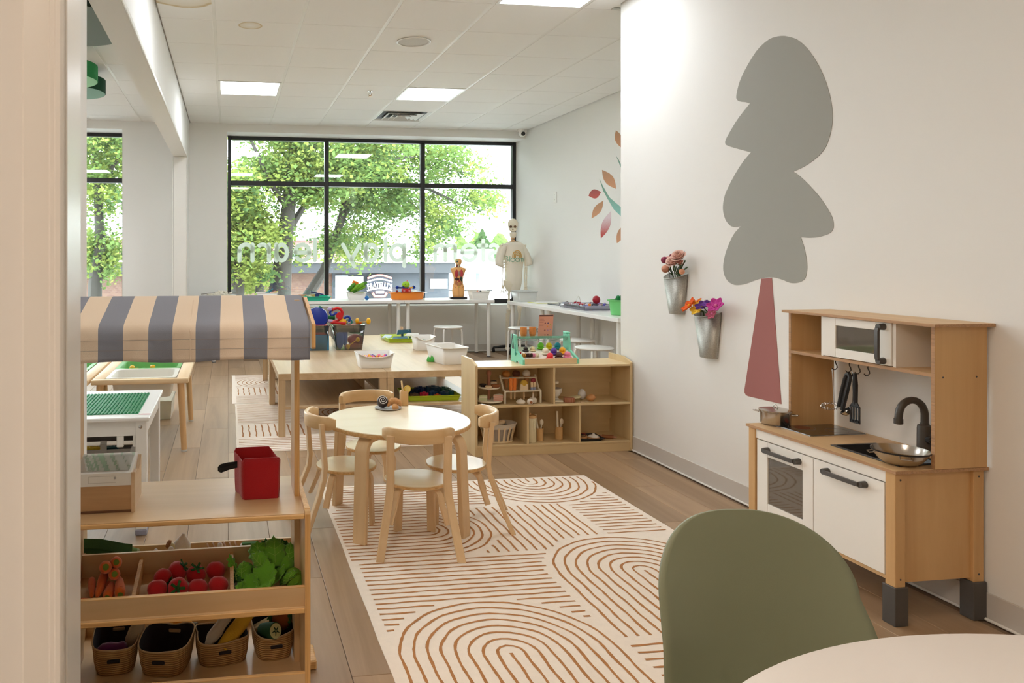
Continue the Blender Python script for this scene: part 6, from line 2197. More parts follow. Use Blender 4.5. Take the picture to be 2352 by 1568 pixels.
c = P6(*z7(1230, 590), 6.53); MB().tube([c + Vector((.026 * math.cos(k * PI / 10), 0, .020 * math.sin(k * PI / 10))) for k in range(20)], .006, 8, closed=True).done('tyre', mat('toy_teal2', S(30, 150, 150), .4), t)
m = MB()
for k in range(3):
    m.cyl(c + Vector((.026 * math.cos(k * PI / 3), 0, .02 * math.sin(k * PI / 3))), c - Vector((.026 * math.cos(k * PI / 3), 0, .02 * math.sin(k * PI / 3))), .003, n=6)
m.done('spoke', WHITE, t); settle(t, tuple(c - Vector((0, 0, .026))))
tube_toy('orange toy block under the yellow dumbbell', [(1420, 620), (1500, 618), (1570, 615)], .012, mat('toy_orange', S(236, 96, 24), .4), y=6.50, name='toy_block', cat='toy block')
t = thing('toy_disc', 'large dark blue toy disc standing in the left clear bin', 'toy disc', group='plastic toys in the clear bins')
c = P6(*z7(350, 470), 6.47); MB().lathe([(0, -.02), (.088, -.02), (.094, -.008), (.088, .012), (.04, .022), (0, .022)], c, 12, axis=(-.15, -1, .2)).done('disc', mat('toy_navy', S(6, 44, 150), .3), t)
MB().box(c + Vector((.03, .03, .085)), (.03, .02, .022), .004, roty(.5)).done('green_latch', TG_, t); settle(t, tuple(c - Vector((0, 0, .09))))
# contents seen through the walls
for (label, u, v, rad, m_, y) in (('red toy pieces seen through the left clear bin', 390, 800, (.075, .08, .045), mat('toy_red_mesh', S(190, 50, 46), .4, var=.4, vscale=60), 6.48), ('light blue box at the bottom of the left clear bin', 390, 1160, (.078, .10, .075), mat('toy_sky_blue', S(70, 140, 184), .5), 6.48)):
    c = P6(*z7(u, v), y)
    t = thing('toy_piece', label, 'toy', group='plastic toys in the clear bins')
    MB().box(c, (rad[0] * 2, rad[1] * 2, rad[2] * 2), .012, None, 2).done('block', m_, t); settle(t, tuple(c - Vector((0, 0, rad[2]))))
for (label, u, v, rr, m_, y) in (('blue oval paddle seen through the right clear bin', 970, 1070, (.036, .012, .085), mat('toy_slate_blue', S(84, 112, 180), .35), 6.44), ('second blue oval paddle behind the first in the right bin', 1110, 980, (.026, .012, .085), mat('toy_slate_blue', S(84, 112, 180), .35), 6.50),
                               ('green toy ring piece seen through the right clear bin', 1430, 850, (.07, .03, .022), TG_, 6.5), ('dark red toy block low in the right clear bin', 1400, 1080, (.07, .04, .05), mat('toy_maroon', S(160, 62, 58), .4), 6.55), ('brown red toy piece at the bottom of the right bin', 1330, 1260, (.075, .05, .03), mat('toy_russet', S(170, 90, 66), .4), 6.54), ('red toy bar seen at the top of the right clear bin', 1250, 710, (.085, .02, .014), TR_, 6.44)):
    c = P6(*z7(u, v), y)
    t = thing('toy_piece', label, 'toy', group='plastic toys in the clear bins')
    MB().ball(c, rr, 16, 10).done('body', m_, t); settle(t, tuple(c - Vector((0, 0, rr[2]))))
tube_toy('yellow dumbbell toy seen through the right clear bin wall', [(1210, 1270), (1340, 1160), (1460, 1080)], .004, TY_, y=6.42, extra=[('ball_end', lambda m, p: (m.ball(P6(*z7(1200, 1280), 6.42), (.017, .014, .021), 12, 8), m.ball(P6(*z7(1470, 1080), 6.42), (.019, .014, .021), 12, 8)), TY_)], name='toy_dumbbell', cat='toy dumbbell')
tube_toy('small yellow toy knob in the corner of the right bin', [(840, 730), (880, 720), (920, 715)], .014, TY_, y=6.42, name='toy_peg', cat='toy peg')

# white bins on the table
def white_bin(label, x, y, z, w, d, h, rzz=0, dip=.014, slot='front', grp='white plastic bins on the low tables'):
    t = thing('white_bin', label, 'bin', (x, y, z), rzz, grp)
    bin_shell(t, 0, 0, 0, w * .84, d * .84, w, d, h, BINW, front_dip=dip)
    return t


DARKSLOT = mat('slot_shadow_grey', S(176, 168, 158), .6)
a, b = onZ(830, 847, LZT), onZ(898, 847, LZT)
white_bin('white bin of colourful beads at the front edge of the low table', (a.x + b.x) / 2 + .005, a.y + .085, LZT + .001, .262, .165, .105, dip=.028)
BEADS = [S(240, 120, 170), S(250, 170, 40), S(110, 70, 190), S(240, 90, 60), S(250, 210, 60), S(60, 60, 160), S(230, 60, 130)]
rg = random.Random(11)
t0 = None
for k in range(46):
    x, y = (a.x + b.x) / 2 + rg.uniform(-.098, .098), a.y + .085 + rg.uniform(-.055, .05)
    ci = k % 7
    o = MB().ball((0, 0, 0), rg.uniform(.008, .012), 8, 6).done('toy_bead', mat('bead_%d' % ci, BEADS[ci], .4))
    o.location = (x, y, LZT + .072 + rg.uniform(-.003, .008))
    tag(o, ['pink', 'orange', 'purple', 'coral', 'yellow', 'navy', 'magenta'][ci] + ' toy bead in the white bin at the front of the low table', 'toy bead', 'colourful beads in the white bin')
t = thing('bead_fill', 'tray of mixed beads filling the white bin below the loose beads', 'toy beads', ((a.x + b.x) / 2, a.y + .085, LZT + .004))
t['kind'] = 'stuff'
MB().box((0, 0, .033), (.212, .125, .064), .004).done('bead_mass', mat('bead_mass', S(206, 130, 140), .6, var=.5, vscale=90), t, smooth=0)
a, b = onZ(958, 806, LZT), onZ(1000, 806, LZT)
white_bin('white bin with a green toy inside, at the back right of the low tables', (a.x + b.x) / 2, a.y + .09, LZT + .001, .172, .17, .118, dip=.03)
t = thing('toy_frog', 'dark green toy in the small white bin', 'toy', ((a.x + b.x) / 2 - .005, a.y + .06, LZT + .004))
MB().ball((0, 0, .045), (.045, .03, .043), 14, 8).done('body', mat('toy_dark_green', S(14, 98, 62), .45), t); MB().ball((.035, -.015, .07), (.022, .015, .016), 10, 6).done('head', mat('toy_dark_green', S(14, 98, 62), .45), t)
a, b, c = onZ(1018, 840, LZT), onZ(1060, 840, LZT), onZ(1000, 828, LZT)
white_bin('large white bin turned at an angle beside the cubby shelf', a.x + .082, a.y + .19, LZT + .001, .205, .33, .125, math.radians(8), dip=.004)
t = thing('white_board', 'white board leaning inside the large white bin', 'board', (a.x + .10, a.y + .26, LZT + .006), math.radians(8))
MB().box((0, 0, .065), (.15, .006, .13), .003, rotx(-.15)).done('panel', BINW, t, smooth=0)
c = onZ(993, 831, LZT)
t = thing('green_toy', 'bright green toy frog beside the large white bin', 'toy', (c.x, c.y + .03, LZT + .0005))
GT = mat('toy_bright_green', S(76, 182, 72), .4)
MB().lathe([(0, 0), (.034, 0), (.036, .010), (.030, .030), (.016, .042), (0, .046)], n=16).done('body', GT, t)
for s in (-1, 1):
    MB().ball((s * .014, -.018, .040), .009, 10, 8).done('eye', WHITE, t)
# lime trays
LIME = mat('lime_tray', S(178, 202, 34), .4)


def tray(label, x0, x1, y0, y1, z, h=.030, grp='lime plastic trays', m_=LIME, skew=0.0, cat='tray'):
    t = thing('plastic_tray', label, cat, ((x0 + x1) / 2, (y0 + y1) / 2, z), skew, grp)
    bin_shell(t, 0, 0, 0, (x1 - x0) * .95, (y1 - y0) * .95, x1 - x0, y1 - y0, h, m_, name='tray_wall')
    return t


tray('lime green tray of paper shapes on the back low table', 1.475, 1.80, 6.85, 7.27, LZT + .001, .034)
NAVY = mat('toy_petrol', S(40, 92, 114), .5); PAPER = mat('white_card', S(240, 240, 236), .7)
for k, (u, v, y, w_, h_, rx, rz2, m_, lb, cat) in enumerate(((925, 762, 7.02, .16, .045, -.5, .5, NAVY, 'dark teal toy wing standing in the lime tray', 'toy wing'), (946, 768, 7.00, .14, .045, -.9, -.5, PAPER, 'white toy plane wing in the lime tray', 'toy wing'), (889, 772, 7.02, .09, .06, -1.1, -.6, mat('pale_blue_card', S(206, 226, 232), .7), 'pale blue card lying in the lime tray', 'card'), (923, 758, 7.06, .03, .07, -.1, .2, mat('peach_card', S(234, 192, 160), .7), 'peach wooden stick standing in the lime tray', 'toy stick'), (918, 775, 6.95, .17, .05, -1.2, .1, NAVY, 'flat petrol blue toy piece in the lime tray', 'toy piece'), (943, 764, 7.06, .05, .07, -.3, .9, NAVY, 'petrol blue toy tail fin in the lime tray', 'toy fin'))):
    p = onY(u, v, y); p.z = max(p.z, LZT + .02 + h_ * .3)
    t = thing('toy_plane_part', lb, cat, tuple(p), rz2)
    m = MB(); m.prism([(-w_ / 2, -h_ / 2), (w_ / 2, -h_ * .3), (w_ * .45, h_ * .45), (-w_ * .3, h_ / 2)], .008, lambda a_, b_, s: rotx(rx) @ Vector((a_, s, b_))); m.done('panel', m_, t, smooth=0)
    MB().box((0, .004, -(p.z - LZT - .006) / 2), (.02, .012, p.z - LZT - .006), .002).done('peg', m_, t, smooth=0)
tray('dim lime green tray on the lower shelf of the front right low table', 1.262, 1.648, 5.215, 5.56, .2085, .036)
DB = [S(20, 66, 96), S(24, 52, 110), S(20, 84, 70), S(214, 40, 90), S(30, 70, 120), S(206, 80, 30), S(26, 58, 96), S(18, 90, 96), S(120, 90, 76), S(24, 50, 90)]
nm = ['navy', 'dark blue', 'dark green', 'hot pink', 'blue', 'orange', 'deep navy', 'teal', 'brown', 'midnight blue']
for k, (x, y, z, r) in enumerate(((1.50, 5.42, .065, .055), (1.41, 5.45, .055, .045), (1.58, 5.42, .055, .045), (1.40, 5.30, .042, .034), (1.47, 5.33, .045, .04), (1.49, 5.27, .032, .028), (1.55, 5.31, .045, .04), (1.60, 5.34, .045, .034), (1.33, 5.30, .036, .034), (1.36, 5.42, .045, .04))):
    t = thing('gear_block', nm[k] + ' toy gear block in the dim lime tray under the table', 'toy block', (x, y, .2115), k * .7, 'gear blocks in the lower lime tray')
    n = 16
    MB().prism([((r if j % 2 else r * .72) * math.cos(2 * PI * j / n), (r if j % 2 else r * .72) * math.sin(2 * PI * j / n)) for j in range(n)], z, lambda a_, b_, s: Vector((a_, b_, s))).done('gear', mat('gear_%d' % k, DB[k], .45), t, smooth=0)
    MB().lathe([(0, z), (r * .3, z), (r * .3, z + .008), (0, z + .008)], n=12).done('hub', mat('gear_%d' % k, DB[k], .45), t)

# ================================================================ COUNTERS ALONG WINDOW AND WALL
CZ = .708


def counter(label, x0, x1, y0, y1, legs):
    t = thing('counter_table', label, 'table', group='white counter tables')
    MB().span((x0, y0, CZ - .036), (x1, y1, CZ), .002).done('tabletop', WHITE_MELA, t, smooth=0)
    for (x, y) in legs:
        lg = MB().cyl((x, y, .012), (x, y, CZ - .036), .0235, n=16).done('leg', WHITE_METAL, t)
        MB().cyl((x, y, 0), (x, y, .012), .024, n=14).done('foot_cap', mat('grey_foot', S(90, 90, 92), .6), lg)
    settle(t, ((x0 + x1) / 2, (y0 + y1) / 2, 0))


xa = onY(915, 700, 8.97).x; xb = onY(937, 700, 8.97).x
xs_ = (xa + xb) / 2
counter('white window counter at the left, behind the striped awning', -.45, .74, 8.905, 9.42, [(-.385, 9.33), (-.168, 8.95), (.04, 9.30), (.68, 8.96)])
counter('white window counter under the orange tub', .742, xs_ - .001, 8.905, 9.42, [(.80, 8.96), (.80, 9.36), (xa, 8.965), (xa - .02, 9.38)])
counter('white window counter ending beside the skeleton', xs_ + .001, 3.245, 8.905, 9.42, [(xb, 8.965), (3.19, 8.965), (3.17, 9.37)])
counter('white side counter in the window corner of the right wall', 3.312, 3.872, 7.662, 8.66, [(3.36, 8.60), (3.36, 7.75), (3.82, 8.60), (3.80, 7.80)])
counter('white side counter against the right wall, above the near stools', 3.312, 3.872, 6.06, 7.66, [(3.36, 7.59), (3.36, 6.12), (3.81, 7.50), (3.81, 6.15)])


def stool(x, y, label):
    t = thing('round_stool', label, 'stool', (x, y, 0), 0, 'white metal stools')
    MB().lathe([(0, .405), (.160, .405), (.170, .412), (.170, .418), (.162, .423), (0, .423)], n=40).done('seat', WHITE, t)
    for k in range(4):
        a = PI / 4 + k * PI / 2 + .2
        c, s = math.cos(a), math.sin(a)
        lg = MB().tube([(c * .06, s * .06, .400), (c * .13, s * .13, .400), (c * .155, s * .155, .390), (c * .166, s * .166, .362), (c * .178, s * .178, .0)], .0115, 10).done('leg', WHITE_METAL, t)
    return t


stool(2.547, 8.55, 'white round stool under the window counter')
stool(3.36, 8.28, 'white round stool behind the mint ice cream stand')
stool(3.40, 7.00, 'white round stool partly hidden by the red scoop tool')
stool(3.27, 6.40, 'white round stool nearest the cubby shelf')
# floor socket box on the wall below the window is left plain


def xat(u, y=9.2):
    return onY(u, 680, y).x


# ---- items on the window counter
TOPC = CZ + .0005
t = thing('sensory_tub', 'round white tub heaped with white shells at the far left of the counter', 'tub', (xat(503), 9.16, TOPC))
MB().lathe([(0, 0), (.15, 0), (.175, .055), (.205, .062), (.205, .070), (.17, .066), (.14, .012), (0, .010)], n=32).done('tub_body', WHITE, t)
SHELL = mat('cream_shells', S(228, 222, 206), .8, bump=1.0, bscale=50, var=.12, vscale=40)
m = MB()
rg = random.Random(5)
m.lathe([(0, .092), (.06, .090), (.12, .078), (.172, .060), (.16, .05), (0, .05)], n=32)
for k in range(60):
    a, r = rg.uniform(0, 6.28), rg.uniform(0, .15)
    m.ball((r * math.cos(a), r * math.sin(a), .082 - r * .12 + rg.uniform(0, .02) + (.018 if math.cos(a) > .2 else 0)), (rg.uniform(.012, .026), rg.uniform(.01, .02), .010), 6, 4)
m.done('shell_fill', SHELL, t, kind='stuff')
for k, (dx, l) in enumerate(((-.16, .13), (-.05, .05))):
    m = MB(); m.tube([(dx - .05, -.03, .082), (dx + l * .3, -.02, .092), (dx + l, 0, .098)], .005, 6); m.done('grey_stick', mat('grey_twig', S(150, 146, 138), .7), t)
t = thing('white_bin', 'white bin of crayons and pens at the left of the counter', 'bin', (xat(613), 9.16, TOPC), 0, 'white plastic bins on the window counter')
bin_shell(t, 0, 0, 0, .21, .15, .25, .18, .095, BINW)
for k, (x, dz, ln, c, lb) in enumerate(((-.05, .10, .16, S(70, 150, 160), 'teal pen leaning in the white bin behind the awning'), (.0, .11, .12, S(40, 130, 150), 'blue green pen leaning in the white bin behind the awning'), (.04, .085, .10, S(226, 160, 140), 'pink crayon in the white bin behind the awning'), (.07, .085, .10, S(222, 206, 110), 'yellow crayon in the white bin behind the awning'), (.055, .08, .06, S(214, 110, 50), 'orange crayon in the white bin behind the awning'))):
    p = thing('crayon', lb, 'crayon', (xat(613) + x, 9.14, TOPC + .02))
    MB().cyl((-ln / 2, 0, .0 if dz > .09 else .055), (ln / 2, .01 * k, dz), .0085, n=8).done('barrel', mat('crayon%d' % k, c, .5), p)
    MB().cyl((ln / 2, .01 * k, dz), (ln / 2 + .014, .01 * k + .001, dz + .010), .008, .002, 8).done('tip', mat('crayon%d' % k, c, .5), p)
t = thing('plastic_tray', 'turquoise green tray with pens on the window counter', 'tray', (xat(713, 9.12), 9.13, TOPC))
TEALT = mat('turquoise_tray', S(26, 176, 140), .35)
bin_shell(t, 0, 0, 0, .41, .26, .47, .31, .05, TEALT, name='tray_wall')
for k, (x, z, ln, c, lb) in enumerate(((-.10, .060, .10, S(200, 150, 110), 'tan wooden stick in the turquoise tray'), (.0, .055, .10, S(230, 220, 190), 'cream stick in the turquoise tray'), (.08, .075, .16, S(40, 54, 110), 'navy pen slanting out of the turquoise tray'), (.03, .06, .08, S(190, 160, 80), 'ochre stick in the turquoise tray'))):
    p = thing('craft_stick', lb, 'craft stick', (xat(713, 9.12) + x, 9.10, TOPC + .003))
    MB().cyl((-ln / 2, 0, z + (.028 if k == 2 else 0)), (ln / 2, .02, z - (.012 if k == 2 else 0)), .009, n=8).done('barrel', mat('stick%d' % k, c, .5), p)
    MB().box((0, .012, z / 2), (.05, .06, z), .004).done('pad', mat('stick%d' % k, c, .5), p, smooth=0)
t = thing('white_bin', 'white bin of green felt cucumbers on the window counter', 'bin', (xat(817), 9.16, TOPC), 0, 'white plastic bins on the window counter')
bin_shell(t, 0, 0, 0, .185, .14, .225, .17, .092, BINW, front_dip=.02)
CUCG = mat('toy_leaf_green', S(120, 180, 36), .6); CUCD = mat('toy_leaf_green_dark', S(70, 136, 30), .6)
for k, (u, v, ang, ln) in enumerate(((806, 662, 42, .13), (815, 664, 40, .14), (812, 667, 35, .12), (826, 661, 30, .15), (832, 657, 22, .14), (829, 666, 25, .13), (819, 670, 35, .10))):
    p = onY(u, v - 4, 9.15)
    tt = thing('toy_bean_pod', ['short', 'long', 'stubby', 'slanted', 'topmost', 'lower', 'small'][k] + ' green toy bean pod sticking out of the white counter bin', 'toy pod', tuple(p - Vector((0, 0, .04))), 0, 'green toy pods in the white bin')
    ca, sa = math.cos(math.radians(ang)), math.sin(math.radians(ang))
    MB().tube([Vector((-ca, 0, -sa)) * ln * .5 + Vector((0, .01 * k - .03, .04)), Vector((-ca, 0, -sa)) * ln * .3 + Vector((0, .01 * k - .03, .04)), Vector((ca, 0, sa)) * ln * .3 + Vector((0, .01 * k - .03, .04)), Vector((ca, 0, sa)) * ln * .5 + Vector((0, .01 * k - .03, .04))], [.008, .021, .022, .008], 10).done('pod', CUCG if k % 2 else CUCD, tt)
p = onY(816, 650, 9.15)
t = thing('toy_block', 'orange faceted toy block on top of the green pods', 'toy block', tuple(p - Vector((0, 0, .025))))
MB().box((0, 0, .025), (.075, .05, .05), .010, roty(.35) @ rotz(.3)).done('block', mat('toy_bright_orange', S(244, 128, 40), .5), t)
t = thing('toy_ball', 'small blue toy ball beside the bin of green pods', 'toy ball', (xat(842, 9.05), 9.03, TOPC))
MB().ball((0, 0, .027), .027, 14, 10).done('ball', mat('toy_mid_blue', S(30, 120, 186), .5), t); MB().lathe([(.0265, -.004), (.028, 0), (.0265, .004)], (0, 0, .027), 16, axis=(.3, -.2, 1)).done('band', TB_, t)
OT = mat('orange_tub', S(242, 142, 40), .42)
t = thing('orange_tub', 'oval orange tub carrying a toy robot on the window counter', 'tub', (xat(935, 9.12), 9.12, TOPC))
MB().lathe([(0, 0), (.19, 0), (.2, .006), (.215, .078), (.232, .082), (.234, .089), (.212, .090), (.196, .010), (0, .010)], n=40, sy=.6).done('tub_body', OT, t)
t = thing('toy_robot', 'toy robot with a green head and red body in the orange tub', 'toy robot', (xat(931, 9.1), 9.09, TOPC + .0105))
MB().box((0, 0, .045), (.11, .06, .09), .004).done('support_box', mat('toy_dark_blue', S(22, 40, 110), .45), t, smooth=0)
MB().box((.006, -.012, .100), (.11, .06, .052), .008).done('body', mat('robot_red', S(196, 26, 36), .4), t)
for s in (-1, 1):
    MB().lathe([(0, 0), (.013, 0), (.013, .004), (.007, .005), (.007, .004), (0, .004)], (s * .032 + .006, -.042, .100), 14, axis=(0, -1, 0)).done('wheel_disc', mat('robot_ring', S(226, 150, 150), .4), t)
MB().box((-.004, -.004, .140), (.075, .05, .045), .006).done('chest', mat('toy_dark_blue', S(22, 40, 110), .45), t)
MB().ball((.004, -.01, .176), (.050, .04, .040), 16, 10).done('head', mat('robot_green', S(160, 206, 40), .4), t)
for s in (-1, 1):
    MB().ball((.004 + s * .018, -.046, .182), .006, 8, 6).done('eye', BLACK, t)
MB().lathe([(0, 0), (.006, 0), (.005, .018), (0, .02)], (.02, -.0, .21), 8).done('antenna', TR_, t)
for s, m_ in ((-1, mat('toy_dark_blue', S(22, 40, 110), .45)), (1, mat('toy_amber', S(240, 170, 50), .45))):
    m = MB(); m.cyl((s * .045, 0, .135), (s * .095, 0, .138), .011, n=10); m.done('arm', m_, t)
    m = MB()
    for k in range(4):
        m.box((s * .105, 0, .140), (.046, .012, .012), .003, roty(k * PI / 4))
    m.done('claw', TB_, t)
t = thing('paper_sheet', 'white sheet of paper lying over the edge of the orange tub', 'paper', (xat(960, 9.1), 9.10, TOPC + .086))
MB().sheet(lambda a_, b_: Vector((-.09 + .19 * a_, -.10 + .2 * b_, .010 + .010 * math.sin(a_ * 5) + .006 * b_)), 10, 6).done('sheet', PAPER, t, solid=.001)
t = thing('toy_screw', 'dark red toy screw at the left of the orange tub', 'toy screw', (xat(912, 9.1), 9.10, TOPC + .0105))
MB().cyl((0, 0, .0), (0, 0, .085), .010, .012, 10).done('shaft', mat('toy_dark_red', S(130, 12, 20), .4), t); MB().ball((0, 0, .09), .016, 10, 8).done('knob', mat('toy_dark_red', S(130, 12, 20), .4), t)

# ---- anatomical torso model
t = thing('anatomy_torso', 'anatomical torso model with open chest on the window counter', 'anatomy model', (xat(1052, 9.2), 9.19, TOPC), -.1)
k_ = .0056
MB().box((0, 0, .012), (.205, .13, .024), .004).done('stand', BLACK, t, smooth=0)
SKIN = mat('anatomy_skin', S(232, 172, 104), .45)
hs = [(.024, .068, .05), (.06, .076, .055), (.11, .078, .056), (.16, .070, .050), (.20, .060, .046), (.24, .058, .046), (.29, .066, .048), (.34, .088, .050), (.365, .098, .046), (.385, .092, .040), (.397, .045, .034), (.405, .028, .028), (.43, .026, .027)]
m = MB(); m.rings([[Vector((w_ * (abs(math.cos(2 * PI * q / 28)) ** .85) * (1 if math.cos(2 * PI * q / 28) > 0 else -1), d_ * math.sin(2 * PI * q / 28), z_)) for q in range(28)] for z_, w_, d_ in hs]); m.done('torso', SKIN, t)
m = MB()
m.rings([[Vector((.001 + w_ * math.cos(2 * PI * q / 20), -.004 + d_ * math.sin(2 * PI * q / 20), z_)) for q in range(20)] for z_, w_, d_ in ((.425, .027, .03), (.437, .034, .042), (.455, .042, .050), (.475, .044, .053), (.492, .038, .046), (.503, .022, .028), (.506, .004, .006))]); hd = m.done('head', SKIN, t)
m = MB(); m.ball((-.018, -.030, .478), (.026, .026, .026), 14, 10); m.done('brain_half', mat('anatomy_brain', S(196, 186, 120), .5, var=.4, vscale=120), hd)
m = MB(); m.ball((-.020, -.048, .466), (.014, .010, .008), 10, 6); m.done('eye_socket', mat('anatomy_teal', S(18, 82, 92), .45), hd)
m = MB(); m.box((-.012, -.047, .440), (.026, .012, .010), .003); m.done('teeth', mat('anatomy_bone', S(232, 222, 190), .5), hd)
m = MB(); m.ball((-.002, -.056, .452), (.007, .010, .010), 8, 6); m.done('nose', SKIN, hd)
for nm_, c_, r_, col in (('windpipe', (-.002, -.026, .405), (.014, .014, .038), S(214, 196, 160)), ('throat_muscle', (-.018, -.022, .405), (.010, .012, .036), S(110, 26, 26)), ('throat_muscle', (.016, -.022, .405), (.010, .012, .036), S(110, 26, 26)),
                         ('left_lung', (-.028, -.036, .318), (.026, .020, .055), S(176, 46, 54)), ('right_lung', (.030, -.036, .318), (.026, .020, .055), S(182, 52, 60)), ('heart', (.002, -.046, .318), (.020, .016, .028), S(156, 120, 110)),
                         ('liver', (-.022, -.040, .248), (.030, .016, .020), S(60, 30, 28)), ('stomach', (.026, -.040, .258), (.022, .016, .024), S(44, 52, 34)), ('pancreas', (.004, -.046, .225), (.014, .010, .018), S(156, 36, 34)),
                         ('colon', (.034, -.036, .205), (.014, .014, .036), S(184, 136, 50)), ('colon', (-.034, -.036, .205), (.014, .014, .036), S(178, 110, 60)), ('kidney', (.03, -.046, .232), (.009, .007, .014), S(16, 60, 50)), ('intestine', (0, -.046, .186), (.026, .014, .026), S(196, 140, 74)), ('bladder', (.0, -.046, .152), (.016, .012, .012), S(206, 168, 80))):
    MB().ball(c_, r_, 12, 8).done(nm_, mat('anat_' + nm_ + str(int(col[0] * 999)), col, .45), t)
m = MB()
for q in range(26):
    a_ = 2 * PI * q / 13
    m.ball((.030 * math.cos(a_) * (1 - q / 60), -.048 - .002 * (q % 3), .190 + .030 * math.sin(a_) * (1 - q / 60)), (.008, .006, .007), 6, 4)
m.done('gut_coils', mat('anat_gut', S(190, 116, 84), .45), t, kind='stuff')
m = MB(); m.tube([(-.004, -.056, .14), (-.003, -.0575, .10), (-.002, -.056, .06), (-.001, -.054, .03)], .0016, 5); m.done('leg_line', mat('anat_line', S(150, 96, 56), .6), t)
m = MB(); m.tube([(.055 * math.cos(q * PI / 12 + PI), -.040 - .008 * math.sin(q * PI / 12), .16 - .03 * math.sin(q * PI / 12)) for q in range(13)], .003, 6); m.done('belly_rim', mat('anat_rim', S(190, 120, 70), .5), t)
t = thing('white_bin', 'white bin right of the anatomy torso on the window counter', 'bin', (xat(1097, 9.2), 9.16, TOPC), 0, 'white plastic bins on the window counter')
bin_shell(t, 0, 0, 0, .205, .15, .245, .185, .100, BINW, front_dip=.012)
for k, (dx, c) in enumerate(((-.03, S(230, 150, 120)), (.01, S(60, 64, 66)))):
    p = thing('toy_piece', ['salmon', 'dark grey'][k] + ' toy piece showing in the bin beside the anatomy torso', 'toy', (xat(1097, 9.2) + dx, 9.12, TOPC + .003))
    MB().box((0, 0, .046), (.035, .03, .09), .006, None, 2).done('block', mat('binpiece%d' % k, c, .5), p); MB().ball((0, 0, .09), .012, 8, 6).done('knob', mat('binpiece%d' % k, c, .5), p)
# ---- items on the side counter
t = thing('white_bin', 'milky bin in the counter corner in front of the skeleton', 'bin', (3.465, 8.50, TOPC), 0, 'milky bins')
bin_shell(t, 0, 0, 0, .20, .20, .245, .24, .125, glassy('milky_plastic', (.92, .93, .92, 1), 1.0, rough=.3, body=.75, body_rgb=S(232, 234, 230)))
t = thing('yellow_folder', 'pale yellow folder lying by the milky corner bin', 'folder', (3.60, 8.22, TOPC), .1)
MB().box((0, 0, .003), (.32, .24, .006), .001).done('cover', mat('pale_yellow_card', S(232, 232, 150), .6), t, smooth=0); MB().box((.01, .0, .0068), (.29, .22, .0012)).done('sheet', PAPER, t, smooth=0)
t = thing('tablet_computer', 'dark tablet lying flat on the side counter', 'tablet', (3.62, 7.84, TOPC), .05)
MB().box((0, 0, .005), (.20, .26, .010), .003).done('body', mat('tablet_grey', S(70, 74, 78), .4), t, smooth=0); MB().box((0, 0, .0104), (.18, .24, .0008)).done('screen', mat('tablet_screen', S(20, 22, 26), .1), t, smooth=0)
t = thing('circuit_tray', 'clear tray of circuit pieces on the side counter', 'tray', (3.63, 7.22, TOPC))
bin_shell(t, 0, 0, 0, .36, .56, .39, .60, .045, glassy('clear_lilac', (.95, .95, 1, 1), 1.5, body=.2, body_rgb=S(214, 210, 236)))
rg = random.Random(21)
cc = [('blue violet', S(96, 84, 190)), ('red', S(206, 36, 50)), ('orange', S(244, 140, 40)), ('silver', S(170, 176, 190)), ('clear white', S(222, 224, 236)), ('dark grey', S(90, 92, 104)), ('crimson', S(170, 28, 52)), ('lilac', S(160, 140, 210))]
k = 0
for i in range(3):
    for j in range(8):
        nm_, c = cc[(i * 3 + j * 5) % 8]
        x, y = 3.50 + .13 * i + rg.uniform(-.02, .02), 6.99 + .064 * j + rg.uniform(-.01, .01)
        o = thing('circuit_piece', nm_ + ' snap circuit piece in the ' + ['near', 'middle', 'wall-side'][i] + ' row of the clear tray', 'circuit piece', (x, y, TOPC + .003), rg.uniform(0, 3), 'circuit pieces in the clear tray')
        h_ = rg.uniform(.03, .055)
        MB().box((0, 0, h_ / 2), (.07, .03, h_), .003).done('base', mat('circ_' + nm_.replace(' ', '_'), c, .35), o, smooth=0)
        MB().cyl((.02, 0, h_), (.02, 0, h_ + .010), .009, n=10).done('stud', CHROME, o)
t = thing('red_bulb', 'red apple-like knob standing on the circuit tray', 'toy knob', (3.64, 7.08, TOPC + .003))
MB().cyl((0, 0, 0), (0, 0, .07), .016, .010, 12).done('stem', mat('circ_dark_grey', S(90, 92, 104), .35), t); MB().ball((0, 0, .095), (.038, .036, .042), 16, 10).done('bulb', mat('bulb_red', S(168, 26, 44), .3), t)
t = thing('wire_loop', 'thin pale wire loop over the circuit pieces', 'wire', (3.63, 7.45, TOPC + .04))
MB().tube([(.05 * math.cos(PI * q / 12), .06 * math.cos(PI * q / 12), .075 * math.sin(PI * q / 12)) for q in range(13)], .0025, 6).done('wire', mat('wire_cream', S(220, 214, 200), .5), t)
t = thing('green_bucket', 'mint green bucket at the near end of the side counter', 'bucket', (3.52, 6.40, TOPC))
MB().lathe([(0, 0), (.075, 0), (.080, .004), (.098, .125), (.112, .128), (.114, .138), (.094, .138), (.076, .01), (0, .008)], n=28).done('bucket_body', mat('mint_bucket', S(122, 212, 130), .4), t)
for k in range(2):
    p = thing('toy_piece', ['dark green toy piece poking out of the mint green bucket', 'green toy stick poking out of the mint green bucket'][k], 'toy', (3.50 + .05 * k, 6.42, TOPC + .009))
    MB().box((0, 0, .073), (.05, .03, .146), .010, roty(.15 - .3 * k)).done('block', TG_, p); MB().ball((.012 - .02 * k, 0, .148), .020, 8, 6).done('knob', TG_, p)

# ================================================================ SKELETON WITH T-SHIRT
t = thing('skeleton_model', 'life-size teaching skeleton on a black wheeled stand in the window corner', 'skeleton')
BONE = mat('bone_plastic', S(236, 226, 204), .5)
SY = 9.25


def sk(u, v, dy=0):
    return onY(u, v, SY) + Vector((0, dy, 0))


